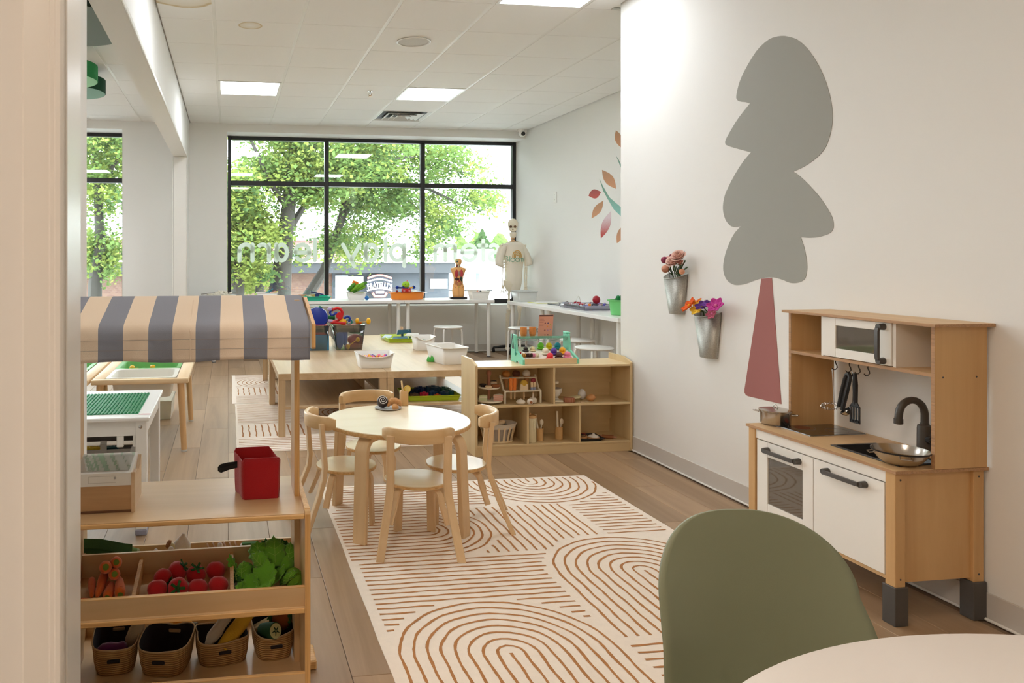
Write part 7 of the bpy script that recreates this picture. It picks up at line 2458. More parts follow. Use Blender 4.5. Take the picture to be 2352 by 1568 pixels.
c = sk(1178, 520)
m = MB(); m.rings([[Vector((c.x + w_ * math.cos(2 * PI * q / 20), c.y + .02 + d_ * math.sin(2 * PI * q / 20), c.z + z_)) for q in range(20)] for z_, w_, d_ in ((-.055, .040, .05), (-.03, .054, .075), (.01, .064, .088), (.05, .066, .090), (.08, .052, .072), (.098, .026, .038), (.103, .004, .005))])
m.box((c.x, c.y - .050, c.z - .045), (.085, .05, .05), .015)
m.done('skull', BONE, t)
m = MB(); m.rings([[Vector((c.x + w_ * math.cos(2 * PI * q / 16), c.y - .025 + d_ * math.sin(2 * PI * q / 16), c.z + z_)) for q in range(16)] for z_, w_, d_ in ((-.145, .026, .03), (-.135, .036, .046), (-.11, .044, .055), (-.085, .046, .055), (-.075, .040, .050))]); m.done('jaw', BONE, t)
m = MB()
for s in (-1, 1):
    m.lathe([(0, 0), (.016, .001), (.017, .004), (0, .005)], (c.x + s * .026, c.y - .066, c.z - .006), 12, axis=(s * .15, -1, 0))
m.lathe([(0, 0), (.009, .0), (.003, .004), (0, .005)], (c.x, c.y - .0765, c.z - .04), 8, axis=(0, -1, 0))
m.done('eye_sockets', mat('socket_brown', S(110, 84, 60), .8), t)
m = MB()
for q in range(9):
    for r_ in (0, 1):
        m.box((c.x - .028 + .007 * q, c.y - .0775 + abs(q - 4) * .002, c.z - .078 - .013 * r_), (.0055, .006, .010), .001)
m.done('teeth', mat('tooth_white', S(244, 240, 228), .4), t, kind='stuff')
m = MB()
for q in range(6):
    z = c.z - .13 - .024 * q
    m.lathe([(0, -.009), (.022, -.009), (.024, 0), (.022, .009), (0, .009)], (c.x + .003, c.y + .015, z), 12)
m.done('neck_vertebra', mat('bone_warm', S(222, 178, 130), .5), t)
for o in t.children:
    if not o.name.startswith('neck'):
        o.data.transform(Matrix.Translation(c) @ Matrix.Rotation(math.radians(-21), 4, 'Z') @ Matrix.Translation(-c))
z0, z1 = sk(1178, 640).z, c.z - .27
m = MB()
for q in range(18):
    m.lathe([(0, -.012), (.022, -.012), (.02, 0), (.022, .012), (0, .012)], (c.x + .004, c.y + .05, z1 - (z1 - z0) * q / 17), 10)
m.done('spine', BONE, t)
shx, shz = .150, sk(1178, 566).z
hz = sk(1178, 668).z
m = MB()
for s in (-1, 1):
    m.tube([(c.x, c.y - .02, shz + .01), (c.x + s * .08, c.y + .0, shz + .022), (c.x + s * .15, c.y + .02, shz + .01)], .009, 8)
m.done('collarbones', BONE, t)
m = MB()
for k in range(9):
    z = shz - .03 - k * .034
    w_ = .075 + .045 * math.sin(PI * (k + 1) / 10)
    m.tube([(c.x + w_ * math.cos(a), c.y + .03 + .075 * math.sin(a), z - .02 * math.cos(a / 2)) for a in [2 * PI * q / 16 for q in range(16)]], .006, 5, closed=True)
m.done('rib_cage', BONE, t)
m = MB(); m.rings([[Vector((c.x + w_ * math.cos(2 * PI * q / 18), c.y + .03 + d_ * math.sin(2 * PI * q / 18), hz + z_)) for q in range(18)] for z_, w_, d_ in ((.0, .07, .05), (.03, .085, .06), (.08, .115, .075), (.13, .12, .07), (.14, .10, .05))]); m.done('pelvis', BONE, t)
for s, (u0, v0, u1, v1, u2, v2) in ((-1, (1151, 562, 1155, 612, 1154, 655)), (1, (1206, 562, 1208, 612, 1206, 656))):
    a_, b_, d_ = sk(u0, v0), sk(u1, v1), sk(u2, v2, -.02)
    up = MB(); up.tube([a_, a_ + (b_ - a_) * .08, a_ + (b_ - a_) * .5, a_ + (b_ - a_) * .95, b_], [.020, .014, .010, .014, .018], 8); ua = up.done('upper_arm', BONE, t)
    fo = MB()
    for o_ in (-.010, .010):
        fo.tube([b_ + Vector((o_, 0, -.01)), (b_ + d_) / 2 + Vector((o_ * 1.3, 0, 0)), d_ + Vector((o_, 0, 0))], [.010, .006, .009], 7)
    fo.done('forearm', BONE, t)
    hd = MB()
    hd.ball(d_ + Vector((0, 0, -.012)), (.022, .012, .014), 10, 6)
    for f_ in range(5):
        off = (f_ - 2) * .0105
        ln = [.055, .085, .092, .086, .068][f_] if s > 0 else [.068, .086, .092, .085, .055][f_]
        st = d_ + Vector((off * .7, 0, -.022))
        fan = .34 * off / .0105 * .12
        thumb = (f_ == 0 and s > 0) or (f_ == 4 and s < 0)
        p1 = st + Vector((fan * .06 * 10 * .12 + (s * -.022 if thumb else off * .35), -.004, -.060))
        p2 = p1 + Vector((off * .35 + (s * -.010 if thumb else 0), -.006, -ln * .5))
        p3 = p2 + Vector((off * .2, .002, -ln * .42))
        hd.tube([st, st + (p1 - st) * .5, p1, p1 + (p2 - p1) * .5, p2, p3], [.0055, .0036, .0055, .0036, .0048, .0025], 6)
    hd.done('hand', BONE, t)
for s, (uh, vh, uk, vk, ua_, va) in ((-1, (1170, 678, 1168, 712, 1166, 806)), (1, (1190, 678, 1193, 708, 1186, 804))):
    h_, k__, a_ = sk(uh, vh), sk(uk, vk), sk(ua_, va)
    h_.z = hz + .05
    m = MB(); m.tube([h_, h_ + (k__ - h_) * .1, h_ + (k__ - h_) * .5, h_ + (k__ - h_) * .88, k__ + Vector((0, 0, .02))], [.024, .017, .013, .020, .030], 9); m.done('thigh_bone', BONE, t)
    m = MB(); m.tube([k__ + Vector((0, 0, .012)), k__ + Vector((0, 0, -.02)), k__ + Vector((0, 0, -.07)), (k__ + a_) / 2, a_ + Vector((0, 0, .05)), a_ + Vector((0, 0, .02))], [.030, .028, .016, .011, .012, .018], 9); m.tube([k__ + Vector((s * .022, .015, -.04)), (k__ + a_) / 2 + Vector((s * .022, .01, 0)), a_ + Vector((s * .016, .01, .03))], [.009, .005, .008], 6); m.ball(k__ + Vector((0, -.028, .006)), (.020, .010, .022), 10, 8); m.done('shin_bone', BONE, t)
    m = MB(); m.tube([a_ + Vector((0, .045, .025)), a_ + Vector((0, .0, .035)), a_ + Vector((s * .006, -.06, .022)), a_ + Vector((s * .01, -.13, .012))], [.020, .024, .022, .012], 8, flat=(1.5, .8)); m.done('foot', BONE, t)
pz = sk(1183, 700)
m = MB(); m.cyl((pz.x, SY + .075, .075), (pz.x, SY + .075, hz + .06), .013, n=12); m.cyl((pz.x, SY + .075, hz + .06), (c.x, SY + .04, hz + .07), .011, n=8)
m.done('stand_pole', BLACK, t)
for k in range(5):
    a = 2 * PI * k / 5 + .45
    b_ = MB(); b_.tube([(pz.x, SY + .075, .085), (pz.x + .14 * math.cos(a), SY + .075 + .14 * math.sin(a), .075), (pz.x + .25 * math.cos(a), SY + .075 + .25 * math.sin(a), .062)], [.022, .018, .014], 8); lg = b_.done('base_arm', BLACK, t)
    b_ = MB(); b_.cyl((pz.x + .25 * math.cos(a) - .012, SY + .075 + .25 * math.sin(a), .026), (pz.x + .25 * math.cos(a) + .012, SY + .075 + .25 * math.sin(a), .026), .026, n=14); b_.cyl((pz.x + .25 * math.cos(a), SY + .075 + .25 * math.sin(a), .04), (pz.x + .25 * math.cos(a), SY + .075 + .25 * math.sin(a), .07), .010, n=8); b_.done('caster', BLACK, lg)
settle(t, (pz.x, SY + .05, 0))
# shirt
TEE = mat('cream_cotton', S(240, 232, 216), .9, bump=.3, bscale=700)
t = thing('t_shirt', 'cream t-shirt with a rainbow and the word Bloom worn by the skeleton', 't-shirt')
zt, zb2 = sk(1178, 553).z, sk(1178, 666).z


def shirt(u, v):
    a = 2 * PI * u
    z = zt - (zt - zb2) * v
    prof_ = [(0, .050), (.02, .075), (.06, .130), (.10, .142), (.2, .136), (.4, .124), (.6, .112), (.8, .106), (.92, .092), (1, .078)]
    for (v0, w0), (v1, w1) in zip(prof_, prof_[1:]):
        if v <= v1 + 1e-9:
            w_ = w0 + (w1 - w0) * (v - v0) / (v1 - v0)
            break
    d_ = min(.105, w_ * .85) * (1 - .25 * max(0, .1 - v) / .1)
    fold = 1 + (.05 * math.sin(a * 7 + 2) + .03 * math.sin(a * 13)) * (max(0, v - .5) / .5) + .012 * math.sin(a * 5 + v * 9)
    if v > .85:
        z += .02 * math.sin(a + .6) * (v - .85) / .15
    if v < .02:
        z -= .012 * (1 if math.sin(a) < 0 else 0)
    return Vector((c.x + .024 + w_ * math.cos(a) * fold, c.y + .028 + d_ * math.sin(a) * fold, z))


m = MB(); rings = [[shirt(q / 48, j / 30) for q in range(48)] for j in range(31)]; m.rings(rings, closed_ends=False); m.done('shirt_body', TEE, t, smooth=80, solid=.002)
for s, (u1, v1) in ((-1, (1149, 611)), (1, (1216, 609))):
    a_, b_ = Vector((c.x + s * .085, c.y + .03, zt - .045)), sk(u1, v1, .03)
    d_ = b_ - a_
    m = MB(); rings = []
    for j in range(11):
        f_ = j / 10
        cen = a_ + d_ * f_ + Vector((s * .030 * math.sin(PI * f_), 0, 0))
        x_ = Vector((1, 0, .35 * s)).normalized(); y_ = Vector((0, 1, 0))
        rr = .062 - .006 * f_ + .002 * math.sin(f_ * 9)
        rings.append([cen + (x_ * math.cos(2 * PI * q / 20) * rr * (.75 if j < 2 else .92) + y_ * math.sin(2 * PI * q / 20) * rr * 1.05) for q in range(20)])
    m.rings(rings, closed_ends=False); m.done('sleeve', TEE, t, smooth=80, solid=.002)
GOLD = mat('print_gold', S(206, 160, 74), .8); SAGEP = mat('print_sage', S(132, 178, 146), .8)


def on_shirt(x, z):
    """front of the shirt at the given x, z"""
    v = (zt - z) / (zt - zb2)
    best = None
    for q in range(0, 241):
        u = .5 + .5 * q / 240
        p = shirt(u, max(0, min(1, v)))
        if best is None or abs(p.x - x) < best[0]:
            best = (abs(p.x - x), p)
    return Vector((x, best[1].y - .0022, z))


m = MB()
rc = sk(1183, 586)
for rr in (.058, .042, .026):
    m.tube([on_shirt(rc.x + rr * math.cos(PI * k / 14), rc.z - .008 + rr * 1.15 * math.sin(PI * k / 14)) for k in range(15)], .0052, 6)
    for s in (-1, 1):
        m.tube([on_shirt(rc.x + s * rr, rc.z - .008), on_shirt(rc.x + s * rr, rc.z - .030)], .0052, 6)
m.tube([on_shirt(rc.x + .011 * math.cos(PI * k / 8), rc.z - .008 + .011 * math.sin(PI * k / 8)) for k in range(9)], .0045, 6)
m.done('rainbow_print', GOLD, t)
m = MB()
A2 = lambda cx, cy, rx, ry, a0, a1, n=14: [(cx + rx * math.cos(math.radians(a0 + (a1 - a0) * k / n)), cy + ry * math.sin(math.radians(a0 + (a1 - a0) * k / n))) for k in range(n + 1)]
bl = onY(1161, 600, SY - .06).x; br = onY(1203, 600, SY - .06).x
b0 = onY(1180, 601, SY - .06).z; Hc = .070; u_ = (br - bl) / 3.02
letters = [[[(0, 0), (0, 1.0)], [(0, 1.0)] + A2(.28, .77, .22, .23, 90, -90) + [(0, .54)], [(0, .54)] + A2(.30, .27, .26, .27, 90, -90) + [(0, 0)]], [[(.76, 0), (.76, 1.0)]], [A2(1.17, .36, .28, .34, 0, 360, 20)], [A2(1.86, .36, .28, .34, 0, 360, 20)],
           [[(2.30, 0), (2.30, .7)], [(2.30, .45)] + A2(2.48, .45, .18, .25, 180, 0, 10) + [(2.66, 0)], [(2.66, .45)] + A2(2.84, .45, .18, .25, 180, 0, 10) + [(3.02, 0)]]]
for strokes in letters:
    m = MB()
    for st in strokes:
        m.tube([on_shirt(bl + p[0] * u_, b0 + p[1] * Hc) for p in st], .0042, 6)
    m.done('printed_letter', SAGEP, t)
m = MB()
for k in range(15):
    if k in (4, 9):
        continue
    x = bl + (br - bl) * k / 14
    m.tube([on_shirt(x, b0 - .012), on_shirt(x + .006, b0 - .018)], .0026, 5)
m.done('small_print', GOLD, t, kind='stuff')
settle(t, (c.x, SY, zb2))

# ================================================================ FOREGROUND CHAIR AND TABLE
SAGE = mat('sage_shell', S(138, 144, 118), .42, bump=.12, bscale=900)
t = thing('shell_chair', 'sage green moulded shell chair behind the white table', 'chair', (0, 0, 0))
# backrest: rows from the seat up to the crown; plane through the points measured across it
Lp, Rp = Vector((.712, 1.200, 0)), Vector((1.090, 1.143, 0))
ex = (Rp - Lp).normalized(); ey = Vector((-ex.y, ex.x, 0))      # ey points away from the table
mid = (Lp + Rp) / 2 + ex * 0.0
# half widths (left, right) by height
rows = [(.43, -.178, .200), (.50, -.183, .190), (.56, -.185, .184), (.62, -.185, .170), (.661, -.1845, .157)]


def back_pt(u, v):
    if v < .5:
        z = .43 + .23 * v / .5
        i = max(k for k in range(4) if rows[k][0] <= z + 1e-9)
        f = (z - rows[i][0]) / (rows[i + 1][0] - rows[i][0])
        l, r = (rows[i][k] + (rows[i + 1][k] - rows[i][k]) * f for k in (1, 2))
    else:
        th = math.radians(86.5 * (v - .5) / .5)
        z = .66 + .139 * math.sin(th)
        l, r = -.03 - .1545 * math.cos(th) ** .68, -.03 + .187 * math.cos(th) ** 1.0
    s = l + (r - l) * u
    w_ = (s / .19)
    dep = -.052 * w_ * w_ * min(1, (.84 - z) / .25) + .05 * max(0, z - .5)
    return mid + ex * s + ey * dep + Vector((0, 0, z))


m = MB(); m.sheet(back_pt, 26, 44)
# seat sweeps forward from the foot of the backrest
N = 14


def seat_pt(u, v):
    b = back_pt(u, 0)
    s = (u - .5) * 2
    fw = v * .40
    z = .43 - .035 * math.sin(min(1, v * 2.2) * PI / 2) + .012 * (abs(s) ** 3) - (.03 * max(0, v - .8) / .2)
    k = 1 + .18 * math.sin(PI * min(1, v * 1.1))
    if v > .85:
        k *= 1 - ((v - .85) / .15) ** 2 * .10
    cen = back_pt(.5, 0)
    off = b - cen
    return cen + off * k - ey * fw + Vector((0, 0, z - .43))


m.sheet(seat_pt, 26, N)
bmesh.ops.remove_doubles(m.bm, verts=m.bm.verts[:], dist=.0001)
m.done('shell', SAGE, t, smooth=70, solid=.006)
cen = mid - ey * .20
for a, b in ((-1, -1), (1, -1), (-1, 1), (1, 1)):
    m = MB(); m.tube([cen + ex * a * .10 + ey * b * .08 + Vector((0, 0, .395)), cen + ex * a * .15 + ey * b * .13 + Vector((0, 0, .2)), cen + ex * a * .20 + ey * b * .18], [.017, .014, .011], 12); m.done('leg', wood('chair_oak', S(196, 156, 110), S(214, 178, 132), 'Z', .5, 14, .06), t)
settle(t, tuple(cen))
t = thing('white_round_table', 'white round table in the bottom right corner of the picture', 'table', (.909, .268, 0))
MB().lathe([(0, .694), (.62, .694), (.637, .702), (.6405, .711), (.637, .718), (.632, .720), (0, .720)], n=128).done('tabletop', mat('white_laminate', S(236, 228, 220), .35), t)
MB().lathe([(0, 0), (.28, 0), (.28, .01), (.06, .03), (.04, .06), (.04, .66), (.12, .69), (0, .694)], n=32).done('pedestal', WHITE_METAL, t)

# ================================================================ WALL DECALS
DEC_G = mat('grey_green_decal', S(160, 160, 152), .75)
DEC_R = mat('dusty_red_decal', S(164, 104, 98), .75)


def catmull(pts, sharp=(), n=4):
    out = []
    N = len(pts)
    for i in range(N):
        p0, p1, p2, p3 = pts[i - 1], pts[i], pts[(i + 1) % N], pts[(i + 2) % N]
        if i in sharp:
            p0 = p1
        if (i + 1) % N in sharp:
            p3 = p2
        for k in range(n):
            t_ = k / n
            out.append(tuple(.5 * ((2 * p1[d]) + (-p0[d] + p2[d]) * t_ + (2 * p0[d] - 5 * p1[d] + 4 * p2[d] - p3[d]) * t_ * t_ + (-p0[d] + 3 * p1[d] - 3 * p2[d] + p3[d]) * t_ ** 3) for d in (0, 1)))
    return out


def decal(name, parent, pts, m_, x, conv):
    """flat vinyl shape on the wall plane x"""
    ps = [onX(*conv(*p), x) for p in pts]
    mb = MB(); mb.prism([(p.y, p.z) for p in ps], .0012, lambda a, b, s: Vector((x - .0004 - s, a, b)))
    return mb.done(name, m_, parent, smooth=0)


t = thing('wall_tree_decal', 'tall grey tree decal with a dusty red trunk on the near wall', 'wall decal')
fol = [(275, 40), (230, 52), (185, 90), (150, 140), (115, 205), (98, 255), (92, 290), (97, 303), (110, 309), (130, 311), (148, 317), (125, 345), (95, 385), (62, 440), (48, 468), (48, 482), (58, 490), (90, 500), (152, 517), (120, 555), (85, 610), (52, 675), (40, 715), (38, 755), (47, 790), (65, 815), (85, 823), (110, 820), (80, 855), (55, 910), (41, 960), (39, 1000), (48, 1030), (65, 1050), (92, 1060), (130, 1055), (170, 1040), (210, 1030), (245, 1029), (280, 1038), (310, 1050), (335, 1052), (360, 1045), (375, 1030), (382, 1000), (381, 960), (370, 905), (356, 863), (390, 866), (430, 863), (470, 850), (486, 835), (491, 815), (486, 785), (465, 745), (430, 695), (390, 650), (350, 612), (326, 596), (370, 575), (420, 540), (455, 500), (475, 450), (486, 390), (484, 330), (472, 270), (450, 205), (420, 145), (385, 95), (345, 58), (310, 44)]
cv = lambda x, y: (1640 + x / 1.7833, 60 + y / 1.7833)
decal('foliage_shape', t, catmull(fol, {10, 18, 27, 47, 58}), DEC_G, XR, cv)
decal('trunk_shape', t, [(195, 1034), (238, 1031), (277, 1547), (140, 1515), (131, 1510), (126, 1500), (126, 1486)], DEC_R, XR, cv)
p = onX(1755, 900, XR)
settle(t, (XR, p.y, p.z))
t = thing('leaf_branch_decal', 'teal branch with copper leaves stuck on the far right wall', 'wall decal')
cv2 = lambda x, y: (1180 + x / 5.227, 260 + y / 5.227)


def lens(p, q, w_, n=10):
    p, q = Vector(p), Vector(q)
    d = q - p
    nn = Vector((-d.y, d.x))
    return [tuple(p + d * k / n + nn * w_ * math.sin(PI * k / n)) for k in range(n + 1)] + [tuple(p + d * k / n - nn * w_ * math.sin(PI * k / n)) for k in range(n - 1, 0, -1)]


def grad(name, a, b):
    m_ = mat(name, a, .75)
    nt = m_.node_tree
    tc = nt.nodes.new('ShaderNodeTexCoord'); sp_ = nt.nodes.new('ShaderNodeSeparateXYZ'); rp = nt.nodes.new('ShaderNodeValToRGB'); ns = nt.nodes.new('ShaderNodeTexNoise'); ns.inputs['Scale'].default_value = 90
    ad = nt.nodes.new('ShaderNodeMath'); ad.operation = 'MULTIPLY_ADD'; ad.inputs[1].default_value = .35
    rp.color_ramp.elements[0].color = a; rp.color_ramp.elements[0].position = .35; rp.color_ramp.elements[1].color = b; rp.color_ramp.elements[1].position = .95
    nt.links.new(tc.outputs['Generated'], sp_.inputs[0]); nt.links.new(tc.outputs['Object'], ns.inputs['Vector']); nt.links.new(ns.outputs['Fac'], ad.inputs[0]); nt.links.new(sp_.outputs['Z'], ad.inputs[2]); nt.links.new(ad.outputs[0], rp.inputs[0]); nt.links.new(rp.outputs[0], nt.nodes['Principled BSDF'].inputs['Base Color'])
    return m_


LF1, LF2, LF3 = grad('leaf_copper', S(206, 150, 112), S(186, 140, 106)), grad('leaf_brick', S(190, 84, 76), S(166, 78, 74)), grad('leaf_brick_fade', S(186, 72, 66), S(224, 204, 210))
decal('stem_shape', t, [(1030, 790), (1080, 890), (1150, 1010), (1290, 1130), (1420, 1240), (1500, 1500), (1470, 1500), (1380, 1320), (1250, 1200), (1200, 1150), (1130, 1030), (1075, 930)], grad('stem_teal', S(150, 214, 206), S(120, 160, 142)), XFAR, cv2)
for p, q, w_, m_ in (((1062, 680), (1228, 906), .20, LF1), ((898, 990), (1047, 945), .36, LF2), ((935, 1262), (1077, 1050), .17, LF1), ((1047, 1502), (1168, 1175), .145, LF3), ((1228, 205), (1300, 420), .2, LF1), ((1300, 700), (1420, 900), .2, LF2), ((1240, 1560), (1340, 1330), .18, LF1)):
    decal('leaf_shape', t, lens(p, q, w_), m_, XFAR, cv2)
decal('stem_shape', t, [(1232, 515), (1250, 560), (1290, 660), (1340, 800), (1360, 800), (1300, 640), (1262, 560)], grad('stem_teal', S(150, 214, 206), S(120, 160, 142)), XFAR, cv2)
p = onX(1390, 470, XFAR)
settle(t, (XFAR, p.y, p.z))

# ================================================================ WALL VASES
GALV = mat('galvanised_zinc', S(168, 166, 158), .42, .75, var=.4, vscale=170)


def vase(label, yc, zb_, zt_, a0, a1, d0, d1):
    t = thing('wall_vase', label, 'vase')
    n = 20

    def ring(a, d, z, dip=0):
        out = [Vector((XR - .002 - d * math.sin(PI * k / n), yc + a * math.cos(PI * k / n), z - dip * math.sin(PI * k / n))) for k in range(n + 1)]
        return out
    m = MB(); m.rings([ring(a0, d0, zb_), ring(a1, d1, zt_, .030)], closed_ends=False); m.bm.verts.ensure_lookup_table(); m.bm.faces.new(m.bm.verts[:n + 1])
    m.done('zinc_body', GALV, t, smooth=60, solid=.002)
    m = MB(); m.tube(ring(a1, d1, zt_, .030), .0022, 6); m.done('rolled_rim', GALV, t)
    MB().tube([(XR - .003, yc + .016 * math.cos(2 * PI * k / 16), zt_ + .018 + .016 * math.sin(2 * PI * k / 16)) for k in range(16)], .002, 6, closed=True).done('hanging_ring', mat('dark_wire', S(60, 60, 58), .5, .6), t)
    settle(t, (XR, yc, zb_))


vase('zinc wall vase of pink roses, the upper one', 3.995, .909, 1.140, .058, .090, .050, .078)
vase('speckled zinc wall vase of bright felt flowers, the lower one', 3.705, .697, .945, .060, .092, .050, .078)


def z5(x, y):
    return 1490 + x / 5.228, 550 + y / 5.228


def fx(x, y, X):
    return onX(*z5(x, y), X)


STEMG = mat('flower_stem', S(62, 84, 44), .7)
G1 = 'flowers in the upper zinc vase'; G2 = 'felt flowers in the lower zinc vase'
for k, (x, y, X, r, c, lb) in enumerate(((190, 245, 2.49, .020, S(142, 58, 84), 'purple pompom flower at the left of the upper vase'), (200, 352, 2.49, .022, S(212, 150, 124), 'peach pompom flower low at the left of the upper vase'), (275, 200, 2.50, .014, S(124, 62, 70), 'small maroon pompom flower beside the top rose'), (232, 235, 2.51, .017, S(206, 150, 140), 'dusty pink pompom flower behind the purple one'), (398, 384, 2.485, .016, S(226, 164, 130), 'small peach pompom flower at the vase rim'))):
    p = fx(x, y, X)
    t = thing('pompom_flower', lb, 'flower', group=G1)
    MB().ball(p, r, 14, 10).done('bloom', mat('pom%d' % k, c, .9, bump=1.0, bscale=300), t)
    MB().tube([p, Vector((2.53, (p.y * .4 + 3.995 * .6), 1.125)), Vector((2.53, 3.995, .92))], .0025, 6).done('stem', STEMG, t)
    settle(t, (2.53, 3.995, .915))


def rose(label, x, y, X, r, c, g, petals=13):
    p = fx(x, y, X)
    t = thing('rose', label, 'flower', group=g)
    m_ = mat('rose_%d' % int(c[0] * 999), c, .8)
    ax = Vector((-.55, -.35, .75)).normalized()
    q = Vector((0, 0, 1)).rotation_difference(ax)
    for k in range(petals):
        a = k * 2.4
        f = k / petals
        rr = r * (.25 + .75 * f)

        def fpt(u, v, a=a, rr=rr, f=f):
            s = (u - .5) * 1.7
            h = r * (1.0 - .55 * f) * v
            ro = rr * (.55 + .5 * v + .25 * f * v * v) * (1 - .12 * abs(s))
            return p + q @ Vector((ro * math.cos(a + s), ro * math.sin(a + s), h - r * .3))
        m = MB(); m.sheet(fpt, 6, 4); m.done('petal', m_, t, solid=.001)
    MB().tube([p - ax * r * .3, Vector((2.53, p.y * .4 + 3.995 * .6, 1.125)), Vector((2.53, 3.995, .92))], .003, 6).done('stem', STEMG, t)
    m = MB()
    for k in range(4):
        a = k * PI / 2
        m.tube([p - ax * r * .25 + q @ Vector((r * .4 * math.cos(a), r * .4 * math.sin(a), 0)), p + q @ Vector((r * 1.05 * math.cos(a), r * 1.05 * math.sin(a), r * .2))], [.006, .001], 5, flat=(1, .4))
    m.done('sepal', STEMG, t)
    settle(t, (2.53, 3.995, .915))


rose('large pale pink rose at the top of the upper vase', 362, 200, 2.49, .042, S(226, 184, 168), G1)
rose('open pale pink rose in the middle of the upper vase', 290, 268, 2.475, .040, S(228, 190, 176), G1)
rose('small pink rose bud at the right of the upper vase', 380, 278, 2.485, .022, S(206, 140, 122), G1, 8)
t = thing('leaf_sprig', 'dark green leafy sprig in the upper zinc vase', 'foliage', group=G1)
for k, (x0, y0, x1, y1) in enumerate(((330, 420, 300, 300), (390, 420, 440, 250), (360, 430, 330, 320), (300, 400, 260, 320), (420, 400, 465, 330), (350, 420, 400, 310))):
    m = MB(); a, b = fx(x0, y0, 2.535), fx(x1, y1, 2.51); plank_path(m, [a, (a + b) / 2 + Vector((-.012, 0, 0)), b], .024, .002, (.4, 1, .2)); m.done('leaf', mat('sprig_green', S(66, 88, 48), .8), t)
MB().tube([fx(345, 430, 2.535), Vector((2.53, 3.995, .93))], .004, 6).done('stem', STEMG, t)
settle(t, (2.53, 3.995, .92))


def felt_flower(label, x, y, X, r, c1, c2, n, tilt):
    p = fx(x, y, X)
    t = thing('felt_flower', label, 'flower', group=G2)
    ax = Vector(tilt).normalized()
    q = Vector((0, 0, 1)).rotation_difference(ax)
    m_ = mat('feltfl_%d_%d' % (int(c1[0] * 999), int(c1[1] * 999)), c1, .9, bump=.4, bscale=350)
    for k in range(n):
        a = 2 * PI * k / n

        def fpt(u, v, a=a):
            w_ = r * .42 * math.sin(PI * min(1, .15 + v * .83)) ** .6
            s = (u - .5) * 2
            return p + q @ (Vector((math.cos(a), math.sin(a), 0)) * r * v + Vector((-math.sin(a), math.cos(a), 0)) * w_ * s + Vector((0, 0, r * (.28 * v * v + .12 * s * s))))
        m = MB(); m.sheet(fpt, 5, 6); m.done('petal', m_, t, solid=.0025)
    MB().ball(p + ax * r * .12, r * .2, 10, 6).done('centre', mat('feltctr_%d' % int(c2[0] * 999), c2, .9), t)
    MB().tube([p, Vector((2.53, p.y * .4 + 3.705 * .6, .935)), Vector((2.535, 3.705, .72))], .003, 6).done('stem', STEMG, t)
    settle(t, (2.535, 3.705, .705))


felt_flower('orange red felt flower hanging over the left of the lower vase', 500, 800, 2.475, .050, S(222, 92, 22), S(240, 180, 40), 6, (-.7, .2, .6))
felt_flower('bright orange felt flower at the back left of the lower vase', 560, 770, 2.50, .044, S(232, 108, 26), S(240, 180, 40), 5, (-.3, .1, .9))
felt_flower('yellow felt flower low in the lower vase', 600, 830, 2.485, .046, S(240, 196, 60), S(230, 140, 40), 6, (-.8, -.1, .5))
felt_flower('dark purple felt flower in the middle of the lower vase', 650, 805, 2.475, .040, S(88, 42, 120), S(190, 160, 60), 6, (-.6, -.2, .8))
felt_flower('violet felt flower standing tall in the lower vase', 725, 790, 2.49, .044, S(104, 52, 140), S(190, 160, 60), 5, (-.4, -.1, .9))
felt_flower('magenta felt flower at the right of the lower vase', 810, 800, 2.48, .046, S(196, 62, 150), S(220, 120, 170), 6, (-.7, -.3, .6))
felt_flower('rose pink felt flower at the rim of the lower vase', 765, 895, 2.475, .032, S(190, 96, 120), S(220, 150, 150), 6, (-.8, -.2, .3))

# ================================================================ FELT CEILING DISCS (other room)
def disc(label, cx, cy, z, r, h, c_rim, c_bot):
    t = thing('acoustic_disc', label, 'ceiling disc', (cx, cy, z), 0, 'round felt ceiling discs')
    MB().lathe([(r - .004, 0), (r, .004), (r, h), (0, h), (0, h - .002), (r - .01, h - .002), (r - .01, .002)], n=64).done('felt_rim', mat('felt_%d' % int(c_rim[1] * 9999), c_rim, .9, bump=.3, bscale=400), t)
    MB().lathe([(0, .0), (r - .005, .0), (r - .005, .003), (0, .003)], n=64).done('felt_face', mat('feltf_%d' % int(c_bot[1] * 9999), c_bot, .9, bump=.3, bscale=400), t)
    m = MB()
    for k in range(3):
        a = 2 * PI * k / 3
        m.cyl((r * .6 * math.cos(a), r * .6 * math.sin(a), h - .002), (r * .6 * math.cos(a), r * .6 * math.sin(a), CEIL - z - .001), .002, n=6)
    m.done('wire', CHROME, t)


disc('large grey green felt disc under the ceiling, cut by the beam', -1.00, 4.64, 2.60, .45, .12, S(30, 44, 32), S(124, 136, 130))
e = onY(224, 178, 6.1); disc('bright green felt disc under the ceiling of the other room', e.x - .30, 6.1, onY(210, 186, 6.1).z, .30, .12, S(44, 138, 78), S(160, 220, 176))
e = onY(242, 214, 6.9); disc('dark green felt disc below the bright green one', e.x - .30, 6.9, onY(220, 222, 6.9).z + .03, .30, .12, S(6, 66, 44), S(130, 172, 154))

# ================================================================ OUTSIDE THE WINDOW
ground = MB().span((-40, GLASS_Y + .12, -.45), (60, 90, -.35)).done('ground_outside', mat('pale_asphalt', S(196, 196, 194), .9), smooth=0)
ground['kind'] = 'structure'
# restaurant with dark fascia
YB_ = 24.0


def po(u, v, y=YB_):
    return onY(u, v, y)


